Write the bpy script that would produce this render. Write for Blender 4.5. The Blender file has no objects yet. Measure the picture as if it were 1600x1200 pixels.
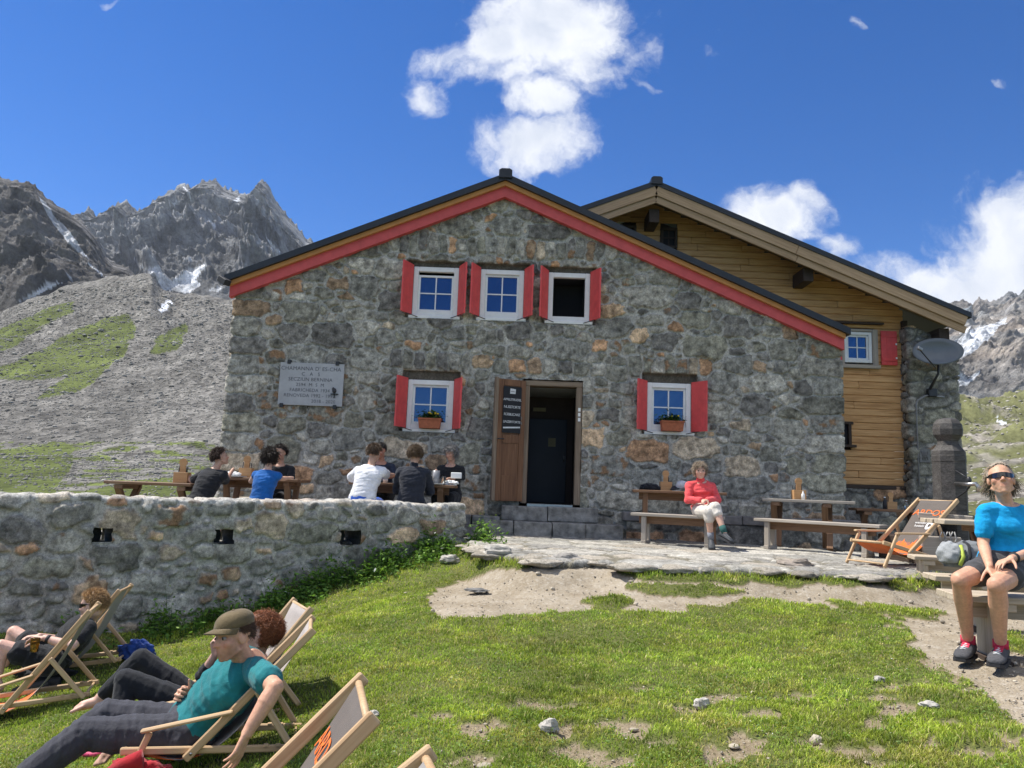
import bpy, bmesh, math, random
import numpy as np
from mathutils import Vector, Matrix

sc = bpy.context.scene
# ------------------------------------------------------------------ camera
PITCH, ROLL, FPX = math.radians(7.8), .037, 1200.
CAM = np.array([0., 0., 1.6])
_f = np.array([0, math.cos(PITCH), math.sin(PITCH)])
_r0 = np.array([1., 0, 0]); _u0 = np.array([0, -math.sin(PITCH), math.cos(PITCH)])
_r = math.cos(ROLL) * _r0 + math.sin(ROLL) * _u0
_u = -math.sin(ROLL) * _r0 + math.cos(ROLL) * _u0
cd = bpy.data.cameras.new('camera'); cam = bpy.data.objects.new('camera', cd)
sc.collection.objects.link(cam)
cd.sensor_width = 36; cd.lens = 27; cd.clip_start = .05; cd.clip_end = 20000
M = Matrix.Identity(4)
for i in range(3):
    M[i][0], M[i][1], M[i][2], M[i][3] = _r[i], _u[i], -_f[i], CAM[i]
cam.matrix_world = M
sc.camera = cam
# ------------------------------------------------------------------ light
SUN_EL, SUN_AZ = math.radians(58), math.radians(-74)      # azimuth from +Y towards +X
SUN = np.array([math.sin(SUN_AZ) * math.cos(SUN_EL), math.cos(SUN_AZ) * math.cos(SUN_EL), math.sin(SUN_EL)])
sl = bpy.data.lights.new('sun', 'SUN'); so = bpy.data.objects.new('sun', sl); sc.collection.objects.link(so)
sl.energy = 4.8; sl.angle = math.radians(.53); sl.color = (1, .955, .88)
so.rotation_euler = Vector(SUN).to_track_quat('Z', 'Y').to_euler(); so.location = (-20, 5, 40)
sc.view_settings.view_transform = 'Standard'; sc.view_settings.look = 'None'
sc.view_settings.exposure = .56; sc.view_settings.gamma = 1
sc.cycles.max_bounces = 6; sc.cycles.diffuse_bounces = 4; sc.cycles.glossy_bounces = 3
sc.cycles.transmission_bounces = 6; sc.cycles.transparent_max_bounces = 8
sc.cycles.caustics_reflective = False; sc.cycles.caustics_refractive = False
sc.cycles.use_denoising = True
rnd = random.Random(7); rng = np.random.default_rng(7)


def ray(px, py):
    return _f + _r * (px - 800) / FPX - _u * (py - 600) / FPX
def at(px, py, Y):                                         # the point seen there, Y metres ahead
    d = ray(px, py); return CAM + d * (Y / d[1])
def pr(p):                                                 # photo pixels of world points
    v = np.asarray(p) - CAM; w = v @ _f
    return 800 + FPX * (v @ _r) / w, 600 - FPX * (v @ _u) / w

# ------------------------------------------------------------------ node helper
class NT:
    def __init__(s, tree): s.t = tree; s.n = tree.nodes; s.l = tree.links
    def new(s, typ, **kw):
        n = s.n.new(typ)
        for k, v in kw.items(): setattr(n, k, v)
        return n
    def put(s, sock, v):
        if v is None: return
        if isinstance(v, bpy.types.NodeSocket): s.l.new(v, sock)
        else:
            if sock.type == 'RGBA' and len(v) == 3: v = (*v, 1)
            sock.default_value = v
    def math(s, op, a, b=None, c=None, clamp=False):
        n = s.new('ShaderNodeMath', operation=op, use_clamp=clamp)
        for i, v in enumerate((a, b, c)): s.put(n.inputs[i], v)
        return n.outputs[0]
    def vec(s, op, a, b=None):
        n = s.new('ShaderNodeVectorMath', operation=op)
        s.put(n.inputs[0], a); s.put(n.inputs[1], b)
        return n.outputs['Value'] if op in ('DOT_PRODUCT', 'LENGTH', 'DISTANCE') else n.outputs[0]
    def noise(s, scale, detail=4, rough=.55, vec=None, dist=0., out='Fac'):
        n = s.new('ShaderNodeTexNoise'); s.put(n.inputs['Scale'], scale); s.put(n.inputs['Detail'], detail)
        s.put(n.inputs['Roughness'], rough); s.put(n.inputs['Distortion'], dist); s.put(n.inputs['Vector'], vec)
        return n.outputs[out]
    def voro(s, scale, feature='F1', vec=None, out='Distance', rand=1.):
        n = s.new('ShaderNodeTexVoronoi', feature=feature); s.put(n.inputs['Scale'], scale); s.put(n.inputs['Vector'], vec)
        s.put(n.inputs['Randomness'], rand)
        return n.outputs[out]
    def ramp(s, fac, stops, interp='LINEAR'):
        n = s.new('ShaderNodeValToRGB'); s.put(n.inputs[0], fac); cr = n.color_ramp; cr.interpolation = interp
        while len(cr.elements) < len(stops): cr.elements.new(.5)
        for e, (p, c) in zip(cr.elements, stops):
            e.position = p; e.color = (*c, 1) if len(c) == 3 else c
        return n.outputs[0]
    def rng(s, v, a, b, c=0., d=1., smooth=False):
        n = s.new('ShaderNodeMapRange'); n.interpolation_type = 'SMOOTHSTEP' if smooth else 'LINEAR'
        for i, q in enumerate((v, a, b, c, d)): s.put(n.inputs[i], q)
        return n.outputs[0]
    def mix(s, fac, a, b, mode='MIX'):
        n = s.new('ShaderNodeMix', data_type='RGBA', blend_type=mode)
        s.put(n.inputs[0], fac); s.put(n.inputs[6], a); s.put(n.inputs[7], b)
        return n.outputs[2]
    def attr(s, name, out='Color'):
        n = s.new('ShaderNodeAttribute', attribute_name=name); return n.outputs[out]
    def co(s, which='Object'): return s.new('ShaderNodeTexCoord').outputs[which]
    def mapv(s, vec, scale, loc=(0, 0, 0)):
        n = s.new('ShaderNodeMapping'); s.put(n.inputs[0], vec); n.inputs['Scale'].default_value = scale
        n.inputs['Location'].default_value = loc
        return n.outputs[0]
    def bump(s, h, strength=.5, dist=.01, normal=None):
        n = s.new('ShaderNodeBump'); s.put(n.inputs['Height'], h); n.inputs['Strength'].default_value = strength
        n.inputs['Distance'].default_value = dist; s.put(n.inputs['Normal'], normal)
        return n.outputs[0]

def newmat(name):
    m = bpy.data.materials.new(name); m.use_nodes = True
    nt = NT(m.node_tree); b = m.node_tree.nodes['Principled BSDF']
    return m, nt, b
def finish(nt, b, col=None, rough=.8, normal=None, spec=.3, **kw):
    nt.put(b.inputs['Base Color'], col); nt.put(b.inputs['Roughness'], rough); nt.put(b.inputs['Normal'], normal)
    nt.put(b.inputs['Specular IOR Level'], spec)
    for k, v in kw.items(): nt.put(b.inputs[k.replace('_', ' ')], v)

# ------------------------------------------------------------------ sky
W = bpy.data.worlds.new('World'); sc.world = W; W.use_nodes = True
wt = NT(W.node_tree); bg = W.node_tree.nodes['Background']
sky = wt.new('ShaderNodeTexSky', sky_type='NISHITA', sun_disc=False)
sky.sun_elevation = SUN_EL; sky.sun_rotation = SUN_AZ % (2 * math.pi)
sky.altitude = 2600; sky.air_density = 1.; sky.dust_density = .25; sky.ozone_density = 3.0
D = wt.co('Generated')
sep = wt.new('ShaderNodeSeparateXYZ'); wt.put(sep.inputs[0], D)
yy = wt.math('MAXIMUM', sep.outputs[1], .02)
cu, cv = wt.math('DIVIDE', sep.outputs[0], yy), wt.math('DIVIDE', sep.outputs[2], yy)
cb = wt.new('ShaderNodeCombineXYZ'); wt.put(cb.inputs[0], cu); wt.put(cb.inputs[1], cv)
uv = cb.outputs[0]
warp = wt.vec('SUBTRACT', wt.noise(7, 5, .6, uv, out='Color'), (.5, .5, .5))
wn = wt.new('ShaderNodeVectorMath', operation='SCALE'); wt.put(wn.inputs[0], warp); wn.inputs['Scale'].default_value = .10
uvw = wt.vec('ADD', uv, wn.outputs[0])
# cumulus: (photo x, photo y, half width, half height, weight)
CL = [(870, 45, 140, 98, 1.35), (785, 80, 80, 58, 1.1), (905, 110, 100, 48, 1.0), (800, 120, 60, 34, .85), (945, 55, 58, 70, 1.0), (690, 92, 58, 34, .85), (665, 140, 40, 38, .85), (735, 112, 50, 28, .75),
      (842, 160, 60, 45, 1.1), (828, 220, 92, 50, 1.2), (850, 250, 50, 26, .8), (768, 205, 44, 24, .7), (1012, 128, 30, 14, .55), (965, 140, 40, 18, .6),
      (1215, 345, 78, 52, 1.2), (1250, 308, 46, 34, 1.0), (1180, 335, 34, 18, .55), (1240, 378, 60, 22, .8),
      (1620, 385, 125, 105, 1.4), (1550, 425, 115, 80, 1.35), (1470, 450, 100, 50, 1.1), (1390, 425, 70, 34, .85), (1320, 400, 56, 26, .75), (1340, 440, 90, 30, .8),
      (1353, 42, 22, 13, .50), (1120, 85, 42, 13, .34), (1130, 45, 16, 8, .30), (1565, 132, 26, 13, .42), (1525, 170, 26, 10, .3), (180, 90, 24, 10, .28), (175, 4, 20, 8, .36)]
dens = None; body = None
for px, py, hw, hh, w in CL:
    d = ray(px, py); u0, v0 = d[0] / d[1], d[2] / d[1]
    dv = wt.vec('SUBTRACT', uvw, (u0, v0, 0))
    dv = wt.vec('MULTIPLY', dv, (FPX / hw, FPX / hh, 0))
    q = wt.math('MULTIPLY', wt.math('EXPONENT', wt.math('MULTIPLY', wt.vec('DOT_PRODUCT', dv, dv), -.9)), w)
    dens = q if dens is None else wt.math('SMOOTH_MAX', dens, q, .12)
fb = wt.noise(11, 9, .62, uvw)
fine = wt.noise(30, 6, .65, uvw)
dn = wt.math('ADD', dens, wt.math('MULTIPLY', wt.math('SUBTRACT', fb, .5), 1.7))
dn = wt.math('ADD', dn, wt.math('MULTIPLY', wt.math('SUBTRACT', fine, .5), .6))
dn = wt.math('MULTIPLY', dn, wt.rng(dens, .05, .3))
alpha = wt.rng(dn, .27, 1.08, smooth=True)
up = wt.math('SUBTRACT', wt.noise(9, 5, .5, wt.vec('ADD', uvw, (-.03, .04, 0))), wt.noise(9, 5, .5, uvw))
shade = wt.math('ADD', wt.rng(dn, .6, 1.5, 0, .6), wt.math('MULTIPLY', up, 2.2), clamp=True)
ccol = wt.mix(shade, (4.9, 5.0, 5.2), (3.3, 3.6, 4.2))
hs = wt.new('ShaderNodeHueSaturation'); wt.put(hs.inputs['Color'], sky.outputs[0]); hs.inputs['Saturation'].default_value = 1.38; hs.inputs['Hue'].default_value = .510; hs.inputs['Value'].default_value = .78
skyc = wt.mix(wt.math('MULTIPLY', alpha, .97), hs.outputs[0], ccol)
# bright unseen cumulus added behind the photographer to fill the shaded facade
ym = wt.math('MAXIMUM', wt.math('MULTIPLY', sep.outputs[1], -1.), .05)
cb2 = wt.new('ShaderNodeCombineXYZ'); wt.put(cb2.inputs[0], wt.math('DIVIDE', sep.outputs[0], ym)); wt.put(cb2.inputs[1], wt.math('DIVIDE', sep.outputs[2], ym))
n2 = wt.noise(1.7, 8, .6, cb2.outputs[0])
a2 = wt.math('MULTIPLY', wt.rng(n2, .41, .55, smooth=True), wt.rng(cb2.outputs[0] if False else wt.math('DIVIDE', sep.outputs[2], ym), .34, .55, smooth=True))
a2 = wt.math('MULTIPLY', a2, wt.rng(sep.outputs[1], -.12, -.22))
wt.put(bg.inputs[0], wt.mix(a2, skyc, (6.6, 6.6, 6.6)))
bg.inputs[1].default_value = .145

# ------------------------------------------------------------------ object helpers
COL = sc.collection
def tag(o, label=None, cat=None, group=None, kind=None):
    if label: o['label'] = label
    if cat: o['category'] = cat
    if group: o['group'] = group
    if kind: o['kind'] = kind
    return o
def thing(name, label, cat, loc=(0, 0, 0), group=None):
    o = bpy.data.objects.new(name, None); COL.objects.link(o); o.location = Vector([float(v) for v in loc])
    o.empty_display_size = .1
    return tag(o, label, cat, group)
def attach(o, parent):
    if parent is not None:
        o.parent = parent
        if parent.type == 'EMPTY' and not parent.get('_local'):
            o.matrix_parent_inverse = Matrix.Translation(-parent.location)
    return o
def mesh_obj(name, V, F, mat, parent=None, smooth=False, attrs=None, label=None):
    me = bpy.data.meshes.new(name)
    V = np.asarray(V, dtype=np.float32)
    if isinstance(F, np.ndarray):
        k = F.shape[1]; me.vertices.add(len(V)); me.vertices.foreach_set('co', V.ravel())
        me.loops.add(F.size); me.loops.foreach_set('vertex_index', F.ravel().astype(np.int32))
        me.polygons.add(len(F)); me.polygons.foreach_set('loop_start', np.arange(0, F.size, k, dtype=np.int32))
        me.polygons.foreach_set('loop_total', np.full(len(F), k, dtype=np.int32))
        me.update(calc_edges=True)
    else:
        me.from_pydata([tuple(map(float, v)) for v in V], [], F)
    if attrs:
        for nm, arr in attrs.items():
            arr = np.asarray(arr, dtype=np.float32)
            if arr.ndim == 1:
                a = me.attributes.new(nm, 'FLOAT', 'POINT'); a.data.foreach_set('value', arr)
            elif arr.shape[1] == 4:
                a = me.attributes.new(nm, 'FLOAT_COLOR', 'POINT'); a.data.foreach_set('color', arr.ravel())
            else:
                a = me.attributes.new(nm, 'FLOAT_VECTOR', 'POINT'); a.data.foreach_set('vector', arr.ravel())
    for m in (mat if isinstance(mat, (list, tuple)) else [mat]): me.materials.append(m)
    if smooth: me.polygons.foreach_set('use_smooth', np.ones(len(me.polygons), dtype=bool))
    o = bpy.data.objects.new(name, me); COL.objects.link(o)
    if label: o['label'] = label
    return attach(o, parent)

class MB:
    """collects bars, boxes, tubes, lathes into one mesh"""
    def __init__(s): s.V = []; s.F = []; s.L = []; s.sm = []
    def add(s, V, F, L=None, smooth=False):
        b = len(s.V); s.V += [tuple(map(float, v)) for v in V]
        s.F += [tuple(i + b for i in f) for f in F]
        s.L += list(L) if L is not None else [tuple(map(float, v)) for v in V]
        s.sm += [smooth] * len(F); return s
    def bar(s, p0, p1, w, h, up=(0, 0, 1), c=None):
        p0, p1, up = (np.array(v, float) for v in (p0, p1, up))
        ax = p1 - p0; ln = np.linalg.norm(ax); ax = ax / ln
        sd = np.cross(ax, up); sd /= np.linalg.norm(sd); uu = np.cross(sd, ax)
        a, b = w / 2, h / 2
        c = min(a, b) * .18 if c is None else c
        c = min(c, .012)
        pr8 = [(a - c, -b), (a, -b + c), (a, b - c), (a - c, b), (-a + c, b), (-a, b - c), (-a, -b + c), (-a + c, -b)]
        V, L = [], []
        o = rnd.uniform(0, 50), rnd.uniform(0, 9), rnd.uniform(0, 9)
        for t, k in ((0, .6), (c, 1), (ln - c, 1), (ln, .6)):
            for (x, y) in pr8:
                xx = x - math.copysign(c * (1 - k) * 1.5, x); y2 = y - math.copysign(c * (1 - k) * 1.5, y)
                V.append(p0 + ax * t + sd * xx + uu * y2); L.append((t + o[0], x + o[1], y + o[2]))
        F = [tuple(range(7, -1, -1)), tuple(range(24, 32))]
        for r in range(3):
            for i in range(8):
                j = (i + 1) % 8; F.append((r * 8 + i, r * 8 + j, r * 8 + 8 + j, r * 8 + 8 + i))
        return s.add(V, [f[::-1] if False else f for f in F], L)
    def box(s, lo, hi):
        lo, hi = np.array(lo, float), np.array(hi, float); d = hi - lo; k = int(np.argmax(d)); m = (lo + hi) / 2
        p0, p1 = m.copy(), m.copy(); p0[k], p1[k] = lo[k], hi[k]
        if k == 2: return s.bar(p0, p1, d[0], d[1], up=(0, 1, 0))
        return s.bar(p0, p1, d[1] if k == 0 else d[0], d[2])
    def tube(s, pts, r, n=8, cap=True):
        pts = [np.array(p, float) for p in pts]; m = len(pts)
        rs = [r] * m if np.isscalar(r) else list(r)
        V, F = [], []; prev = None
        for i, p in enumerate(pts):
            t = pts[min(i + 1, m - 1)] - pts[max(i - 1, 0)]; t = t / (np.linalg.norm(t) + 1e-9)
            if prev is None:
                a = np.array([0, 0, 1.]) if abs(t[2]) < .9 else np.array([1., 0, 0])
                x = np.cross(t, a)
            else: x = prev - t * (prev @ t)
            x /= np.linalg.norm(x) + 1e-9; prev = x; y = np.cross(t, x)
            for k in range(n):
                a = 2 * math.pi * k / n; V.append(p + rs[i] * (x * math.cos(a) + y * math.sin(a)))
        for i in range(m - 1):
            for k in range(n):
                k2 = (k + 1) % n; F.append((i * n + k, i * n + k2, i * n + n + k2, i * n + n + k))
        if cap: F += [tuple(range(n - 1, -1, -1)), tuple(range((m - 1) * n, m * n))]
        return s.add(V, F, None, True)
    def lathe(s, prof, c, n=24, smooth=True, rot=0., ax=None):
        V, F = [], []; m = len(prof); c = np.array(c, float)
        X, Y, Z = (np.eye(3) if ax is None else [np.array(a, float) for a in ax])
        for r, z in prof:
            for k in range(n):
                a = 2 * math.pi * k / n + rot; V.append(c + X * r * math.cos(a) + Y * r * math.sin(a) + Z * z)
        for i in range(m - 1):
            for k in range(n):
                k2 = (k + 1) % n; F.append((i * n + k, i * n + k2, i * n + n + k2, i * n + n + k))
        F += [tuple(range(n - 1, -1, -1)), tuple(range((m - 1) * n, m * n))]
        return s.add(V, F, None, smooth)
    def ell(s, c, r, fr=None, nu=16, nv=10):
        fr = np.eye(3) if fr is None else np.asarray(fr, float); c = np.array(c, float)
        V, F = [], []
        for i in range(nv + 1):
            th = math.pi * i / nv
            for k in range(nu):
                a = 2 * math.pi * k / nu
                V.append(c + fr[0] * r[0] * math.sin(th) * math.cos(a) + fr[1] * r[1] * math.sin(th) * math.sin(a) + fr[2] * r[2] * math.cos(th))
        for i in range(nv):
            for k in range(nu):
                k2 = (k + 1) % nu; F.append((i * nu + k, i * nu + nu + k, i * nu + nu + k2, i * nu + k2))
        return s.add(V, F, None, True)
    def prism(s, poly, off):                                # polygon (3-D points) pushed along a vector
        n = len(poly); P = [np.array(p, float) for p in poly]; off = np.array(off, float)
        V = P + [p + off for p in P]
        F = [tuple(range(n)), tuple(range(2 * n - 1, n - 1, -1))] + [(i, n + i, n + (i + 1) % n, (i + 1) % n) for i in range(n)]
        return s.add(V, F)
    def build(s, name, mat, parent=None, label=None):
        o = mesh_obj(name, s.V, s.F, mat, parent, attrs={'lp': np.array(s.L)}, label=label)
        o.data.polygons.foreach_set('use_smooth', np.array(s.sm, dtype=bool))
        bm = bmesh.new(); bm.from_mesh(o.data); bmesh.ops.recalc_face_normals(bm, faces=bm.faces); bm.to_mesh(o.data); bm.free()
        return o
def copy_tree(o, parent=None):
    c = o.copy(); COL.objects.link(c)
    if parent is not None: c.parent = parent
    for ch in list(o.children): copy_tree(ch, c)
    return c

# ------------------------------------------------------------------ noise in numpy
_pm = np.random.default_rng(3).permutation(256); _pm = np.concatenate([_pm, _pm, _pm])
_gr = np.array([(1, 1, 0), (-1, 1, 0), (1, -1, 0), (-1, -1, 0), (1, 0, 1), (-1, 0, 1), (1, 0, -1), (-1, 0, -1), (0, 1, 1), (0, -1, 1), (0, 1, -1), (0, -1, -1)], float)
def pn(x, y, z=0.):
    x, y, z = np.broadcast_arrays(np.asarray(x, float), np.asarray(y, float), np.asarray(z, float))
    xi, yi, zi = np.floor(x).astype(int), np.floor(y).astype(int), np.floor(z).astype(int)
    xf, yf, zf = x - xi, y - yi, z - zi; xi &= 255; yi &= 255; zi &= 255
    fu = lambda t: t * t * t * (t * (t * 6 - 15) + 10)
    u, v, w = fu(xf), fu(yf), fu(zf); out = 0
    for i in (0, 1):
        for j in (0, 1):
            for k in (0, 1):
                g = _gr[_pm[_pm[_pm[xi + i] + yi + j] + zi + k] % 12]
                d = g[..., 0] * (xf - i) + g[..., 1] * (yf - j) + g[..., 2] * (zf - k)
                out = out + d * (u if i else 1 - u) * (v if j else 1 - v) * (w if k else 1 - w)
    return out
def fbm(x, y, z=0., o=5, g=.5):
    s = 0; a = 1.
    for i in range(o):
        f = 2. ** i; s = s + a * pn(x * f + 13 * i, y * f + 7 * i, np.asarray(z) * f + 3 * i); a *= g
    return s
def ridged(x, y, z=0., o=6, g=.55):
    s = 0; a = 1.; w = 1.
    for i in range(o):
        f = 2. ** i; n = (1 - 2.0 * np.abs(pn(x * f + 5 * i, y * f + 11 * i, np.asarray(z) * f + 2 * i))); n = n * np.abs(n) * w
        s = s + a * n; w = np.clip(n * 1.6, .15, 1); a *= g
    return s
def sstep(a, b, x): t = np.clip((x - a) / (b - a), 0, 1); return t * t * (3 - 2 * t)
def inpoly(px, py, poly):
    r = np.zeros(np.shape(px), bool); n = len(poly)
    for i in range(n):
        x0, y0 = poly[i]; x1, y1 = poly[(i + 1) % n]
        if y0 == y1: continue
        c = ((y0 > py) != (y1 > py)) & (px < (x1 - x0) * (py - y0) / (y1 - y0) + x0); r ^= c
    return r
def grid_faces(nu, nv, keep=None):                          # nu columns (fast), nv rows
    i = np.arange(nv - 1)[:, None] * nu + np.arange(nu - 1)[None, :]
    F = np.stack([i, i + 1, i + 1 + nu, i + nu], -1)
    return F.reshape(-1, 4) if keep is None else F[keep]

# ------------------------------------------------------------------ materials
def wood(name, c0, c1, c2, rough=.62, grain=1., grey=0.):
    m, n, b = newmat(name); lp = n.attr('lp', 'Vector')
    g = n.noise(1, 6, .6, n.mapv(lp, (2.2, 60 * grain, 60 * grain)), dist=.5)
    k = n.noise(1, 3, .5, n.mapv(lp, (.9, 9, 9)))
    col = n.ramp(n.math('ADD', n.math('MULTIPLY', g, .7), n.math('MULTIPLY', k, .35)), [(.3, c0), (.5, c1), (.72, c2)])
    if grey: col = n.mix(n.rng(n.noise(5, 4, .6, n.co()), .4, .65, 0, grey), col, (.33, .31, .28))
    finish(n, b, col, rough, n.bump(g, .35, .004)); return m
def plain(name, col, rough=.6, var=.15, scale=30, bump=.1, spec=.3, bd=.004, **kw):
    m, n, b = newmat(name); f = n.noise(scale, 5, .6, n.co())
    lo = tuple(c * (1 - var) for c in col); hi = tuple(min(1, c * (1 + var)) for c in col)
    finish(n, b, n.ramp(f, [(.3, lo), (.7, hi)]), rough, n.bump(f, bump, bd) if bump else None, spec, **kw); return m
def cloth(name, col, var=.18, weave=420, rough=.85, sheen=.15):
    m, n, b = newmat(name); co = n.co()
    f = n.noise(14, 4, .6, co); w = n.noise(weave, 2, .5, co)
    lo = tuple(c * (1 - var) for c in col); hi = tuple(min(1, c * (1 + var)) for c in col)
    nb = n.bump(n.math('ADD', n.math('MULTIPLY', n.noise(26, 3, .5, co, 1.2), 2.5), w), .35, .006)
    finish(n, b, n.ramp(f, [(.3, lo), (.7, hi)]), rough, nb, .2, Sheen_Weight=sheen); return m
MAT = dict(
    chair_wood=wood('pale beech wood', (.36, .22, .11), (.50, .34, .19), (.62, .45, .27), .5),
    table_wood=wood('brown outdoor wood', (.10, .05, .028), (.19, .105, .055), (.28, .17, .10), .6),
    grey_wood=wood('weathered grey wood', (.20, .17, .14), (.34, .30, .25), (.46, .41, .34), .75),
    bench_wood=wood('sun bleached bench wood', (.28, .22, .15), (.45, .37, .27), (.60, .51, .39), .7),
    dark_wood=wood('dark aged wood', (.022, .015, .011), (.045, .03, .022), (.075, .052, .038), .7),
    post_wood=wood('dark grey carved wood', (.022, .019, .017), (.06, .055, .05), (.13, .12, .11), .65),
    board=wood('larch cladding', (.26, .12, .045), (.54, .295, .12), (.72, .45, .22), .7, .7),
    fascia=wood('weathered fascia board', (.25, .155, .085), (.38, .255, .15), (.50, .35, .22), .7, .8),
    soffit=wood('soffit board', (.10, .065, .04), (.17, .115, .072), (.24, .17, .11), .7),
    door=wood('old larch door', (.07, .03, .013), (.15, .068, .03), (.25, .125, .06), .5),
    frame_wood=wood('worn brown frame wood', (.12, .08, .05), (.20, .145, .10), (.30, .235, .17), .7),
    caddy=wood('light cutlery box wood', (.36, .19, .08), (.48, .27, .12), (.58, .35, .17), .55),
    red=plain('red shutter paint', (.66, .082, .08), .5, .12, 9, .05),
    redtrim=plain('red fascia paint', (.54, .088, .088), .55, .12, 6, .05),
    orange=plain('ochre fascia paint', (.50, .23, .075), .6, .12, 6, .05),
    white=plain('white window paint', (.74, .75, .74), .4, .05, 12, .03),
    black=plain('black sheet metal', (.016, .018, .021), .42, .25, 5, .04, .45),
    iron=plain('black iron', (.02, .02, .022), .45, .2, 40, .1, .5),
    steel=plain('dull steel', (.42, .42, .41), .32, .15, 30, .03, .5, Metallic=1.),
    terracotta=plain('terracotta', (.36, .115, .055), .75, .2, 25, .1),
    leaf=plain('plant leaf', (.045, .105, .02), .5, .5, 40, .05),
    petal=plain('yellow petal', (.75, .52, .03), .5, .2, 40, .05),
    dark=plain('unlit interior', (.012, .012, .015), .8, .2, 5, 0),
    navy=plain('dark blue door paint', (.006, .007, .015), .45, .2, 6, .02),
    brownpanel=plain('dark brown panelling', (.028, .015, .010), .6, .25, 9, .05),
    chalk=plain('blackboard', (.012, .013, .016), .6, .3, 30, .02),
    chalkwhite=plain('chalk lettering', (.62, .63, .64), .8, .2, 60, 0),
    slate=plain('engraved lettering', (.105, .11, .125), .8, .15, 60, 0),
    dish=plain('grey dish paint', (.13, .145, .16), .38, .06, 7, .02, .45),
    glassgrey=plain('pewter', (.25, .25, .26), .3, .1, 20, 0, .5),
    paper=plain('white paper', (.78, .78, .76), .7, .06, 30, .1),
    printorange=plain('orange print', (.78, .17, .03), .75, .1, 60, 0),
    printwhite=plain('white print', (.68, .67, .65), .75, .1, 60, 0),
    rubber=plain('dark rubber', (.03, .03, .033), .7, .2, 60, .2),
    note=plain('yellowed notice', (.20, .18, .10), .8, .15, 30, 0),
)
def glassmat(name, tint=(.95, .97, .97), rough=.03):
    m, n, b = newmat(name); finish(n, b, tint, rough, None, .5, Transmission_Weight=.95, IOR=1.3); return m
MAT['glass'] = glassmat('clear drinking glass')
MAT['beer'] = glassmat('beer', (.85, .50, .10), .05)
m, n, b = newmat('window pane'); finish(n, b, (.075, .12, .20), .04, n.bump(n.noise(1.4, 2, .5, n.co()), .03, .02), .8, Metallic=.72); MAT['pane'] = m
# ================================================================== near ground as a height field
W0 = at(0, 768, 7.4)[:2]; W1 = at(728, 783, 10.8)[:2]          # the terrace wall, front face in plan
WD = (W1 - W0) / np.linalg.norm(W1 - W0); WN = np.array([WD[1], -WD[0]])   # along, outwards (towards the lawn)
WL = np.linalg.norm(W1 - W0)
def gp(px, py, Y): return at(px, py, Y)
CP = [gp(728, 850, 10.75), gp(600, 882, 10.1), gp(500, 915, 9.6), gp(330, 972, 8.85), gp(160, 985, 8.1), gp(0, 990, 7.35),
      (-6, 6.0, -.1), (-1.5, 4.26, .115), (-2.0, 4.4, .03), (-3.45, 5.7, -.16), (-3.9, 6.8, -.16), (-1.65, 4.75, .09), (-.95, 2.75, .1),
      (-2.6, 3.4, -.12), (-5, 4, -.35), (-3, 2, -.25), (0, 0, .1), (0, -4, 0), (4, -4, .3), (-5, -4, -.4), (4.5, 1.5, .5), (9, 3, .7), (10, 8, .75),
      gp(1530, 1040, 4.85), gp(1590, 1000, 5.6), gp(1440, 935, 8.4), gp(1600, 935, 8.2), gp(1500, 960, 7.0), gp(1100, 906, 8.45), gp(1300, 910, 8.5), gp(900, 930, 7.5),
      gp(700, 960, 6.8), gp(800, 1000, 6.0), gp(400, 1050, 5.3), gp(560, 960, 7.3), gp(620, 1180, 3.7), gp(1000, 1190, 3.6), gp(1300, 1190, 3.5), gp(1590, 1190, 3.4),
      gp(1100, 1000, 6.1), gp(1300, 1000, 6.0), gp(950, 1090, 4.6), gp(1250, 1090, 4.6), gp(760, 905, 9.0), gp(860, 893, 9.1), (6.6, 9.5, .66), (9, 12, .8), (-.55, 10.6, .8), (0, 12, .83), (5, 12, .83)]
CP = np.array(CP)
def _tps(r2): return np.where(r2 > 1e-12, .5 * r2 * np.log(np.maximum(r2, 1e-12)), 0)
NCP = len(CP); _A = np.zeros((NCP + 3, NCP + 3))
_A[:NCP, :NCP] = _tps(((CP[:, None, :2] - CP[None, :, :2]) ** 2).sum(-1)) + np.eye(NCP) * .25
_A[:NCP, NCP:] = np.c_[np.ones(NCP), CP[:, :2]]; _A[NCP:, :NCP] = _A[:NCP, NCP:].T
_w = np.linalg.solve(_A, np.r_[CP[:, 2], 0, 0, 0])
TZ = .87                                                       # terrace level
EDGE = [at(px, py, .73 * FPX / (py - 764 - .037 * (px - 800)))[:2] for px, py in
        ((733, 846), (770, 861), (850, 872), (930, 873), (1000, 880), (1100, 884), (1200, 887), (1290, 891), (1360, 895), (1432, 893))]
TERR = [tuple(e) for e in EDGE] + [(5.6, 9.6), (6.3, 10.6), (9.5, 11.6), (9.5, 18), (-6., 18), (-6., W0[1] - .3), tuple(W0 - WN * .2), tuple(W1 - WN * .2)]
def polydist(x, y, poly):
    d = np.full(np.shape(x), 1e9)
    for i in range(len(poly)):
        a, b = np.array(poly[i]), np.array(poly[(i + 1) % len(poly)]); e = b - a
        t = np.clip(((x - a[0]) * e[0] + (y - a[1]) * e[1]) / (e @ e + 1e-12), 0, 1)
        d = np.minimum(d, np.hypot(x - a[0] - t * e[0], y - a[1] - t * e[1]))
    return np.where(inpoly(x, y, poly), d, -d)
TERRG = TERR[:14] + [(-14, 18), (-14, W0[1] - 4.2), (-7.5, W0[1] - 2.6)] + TERR[-2:]
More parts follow.
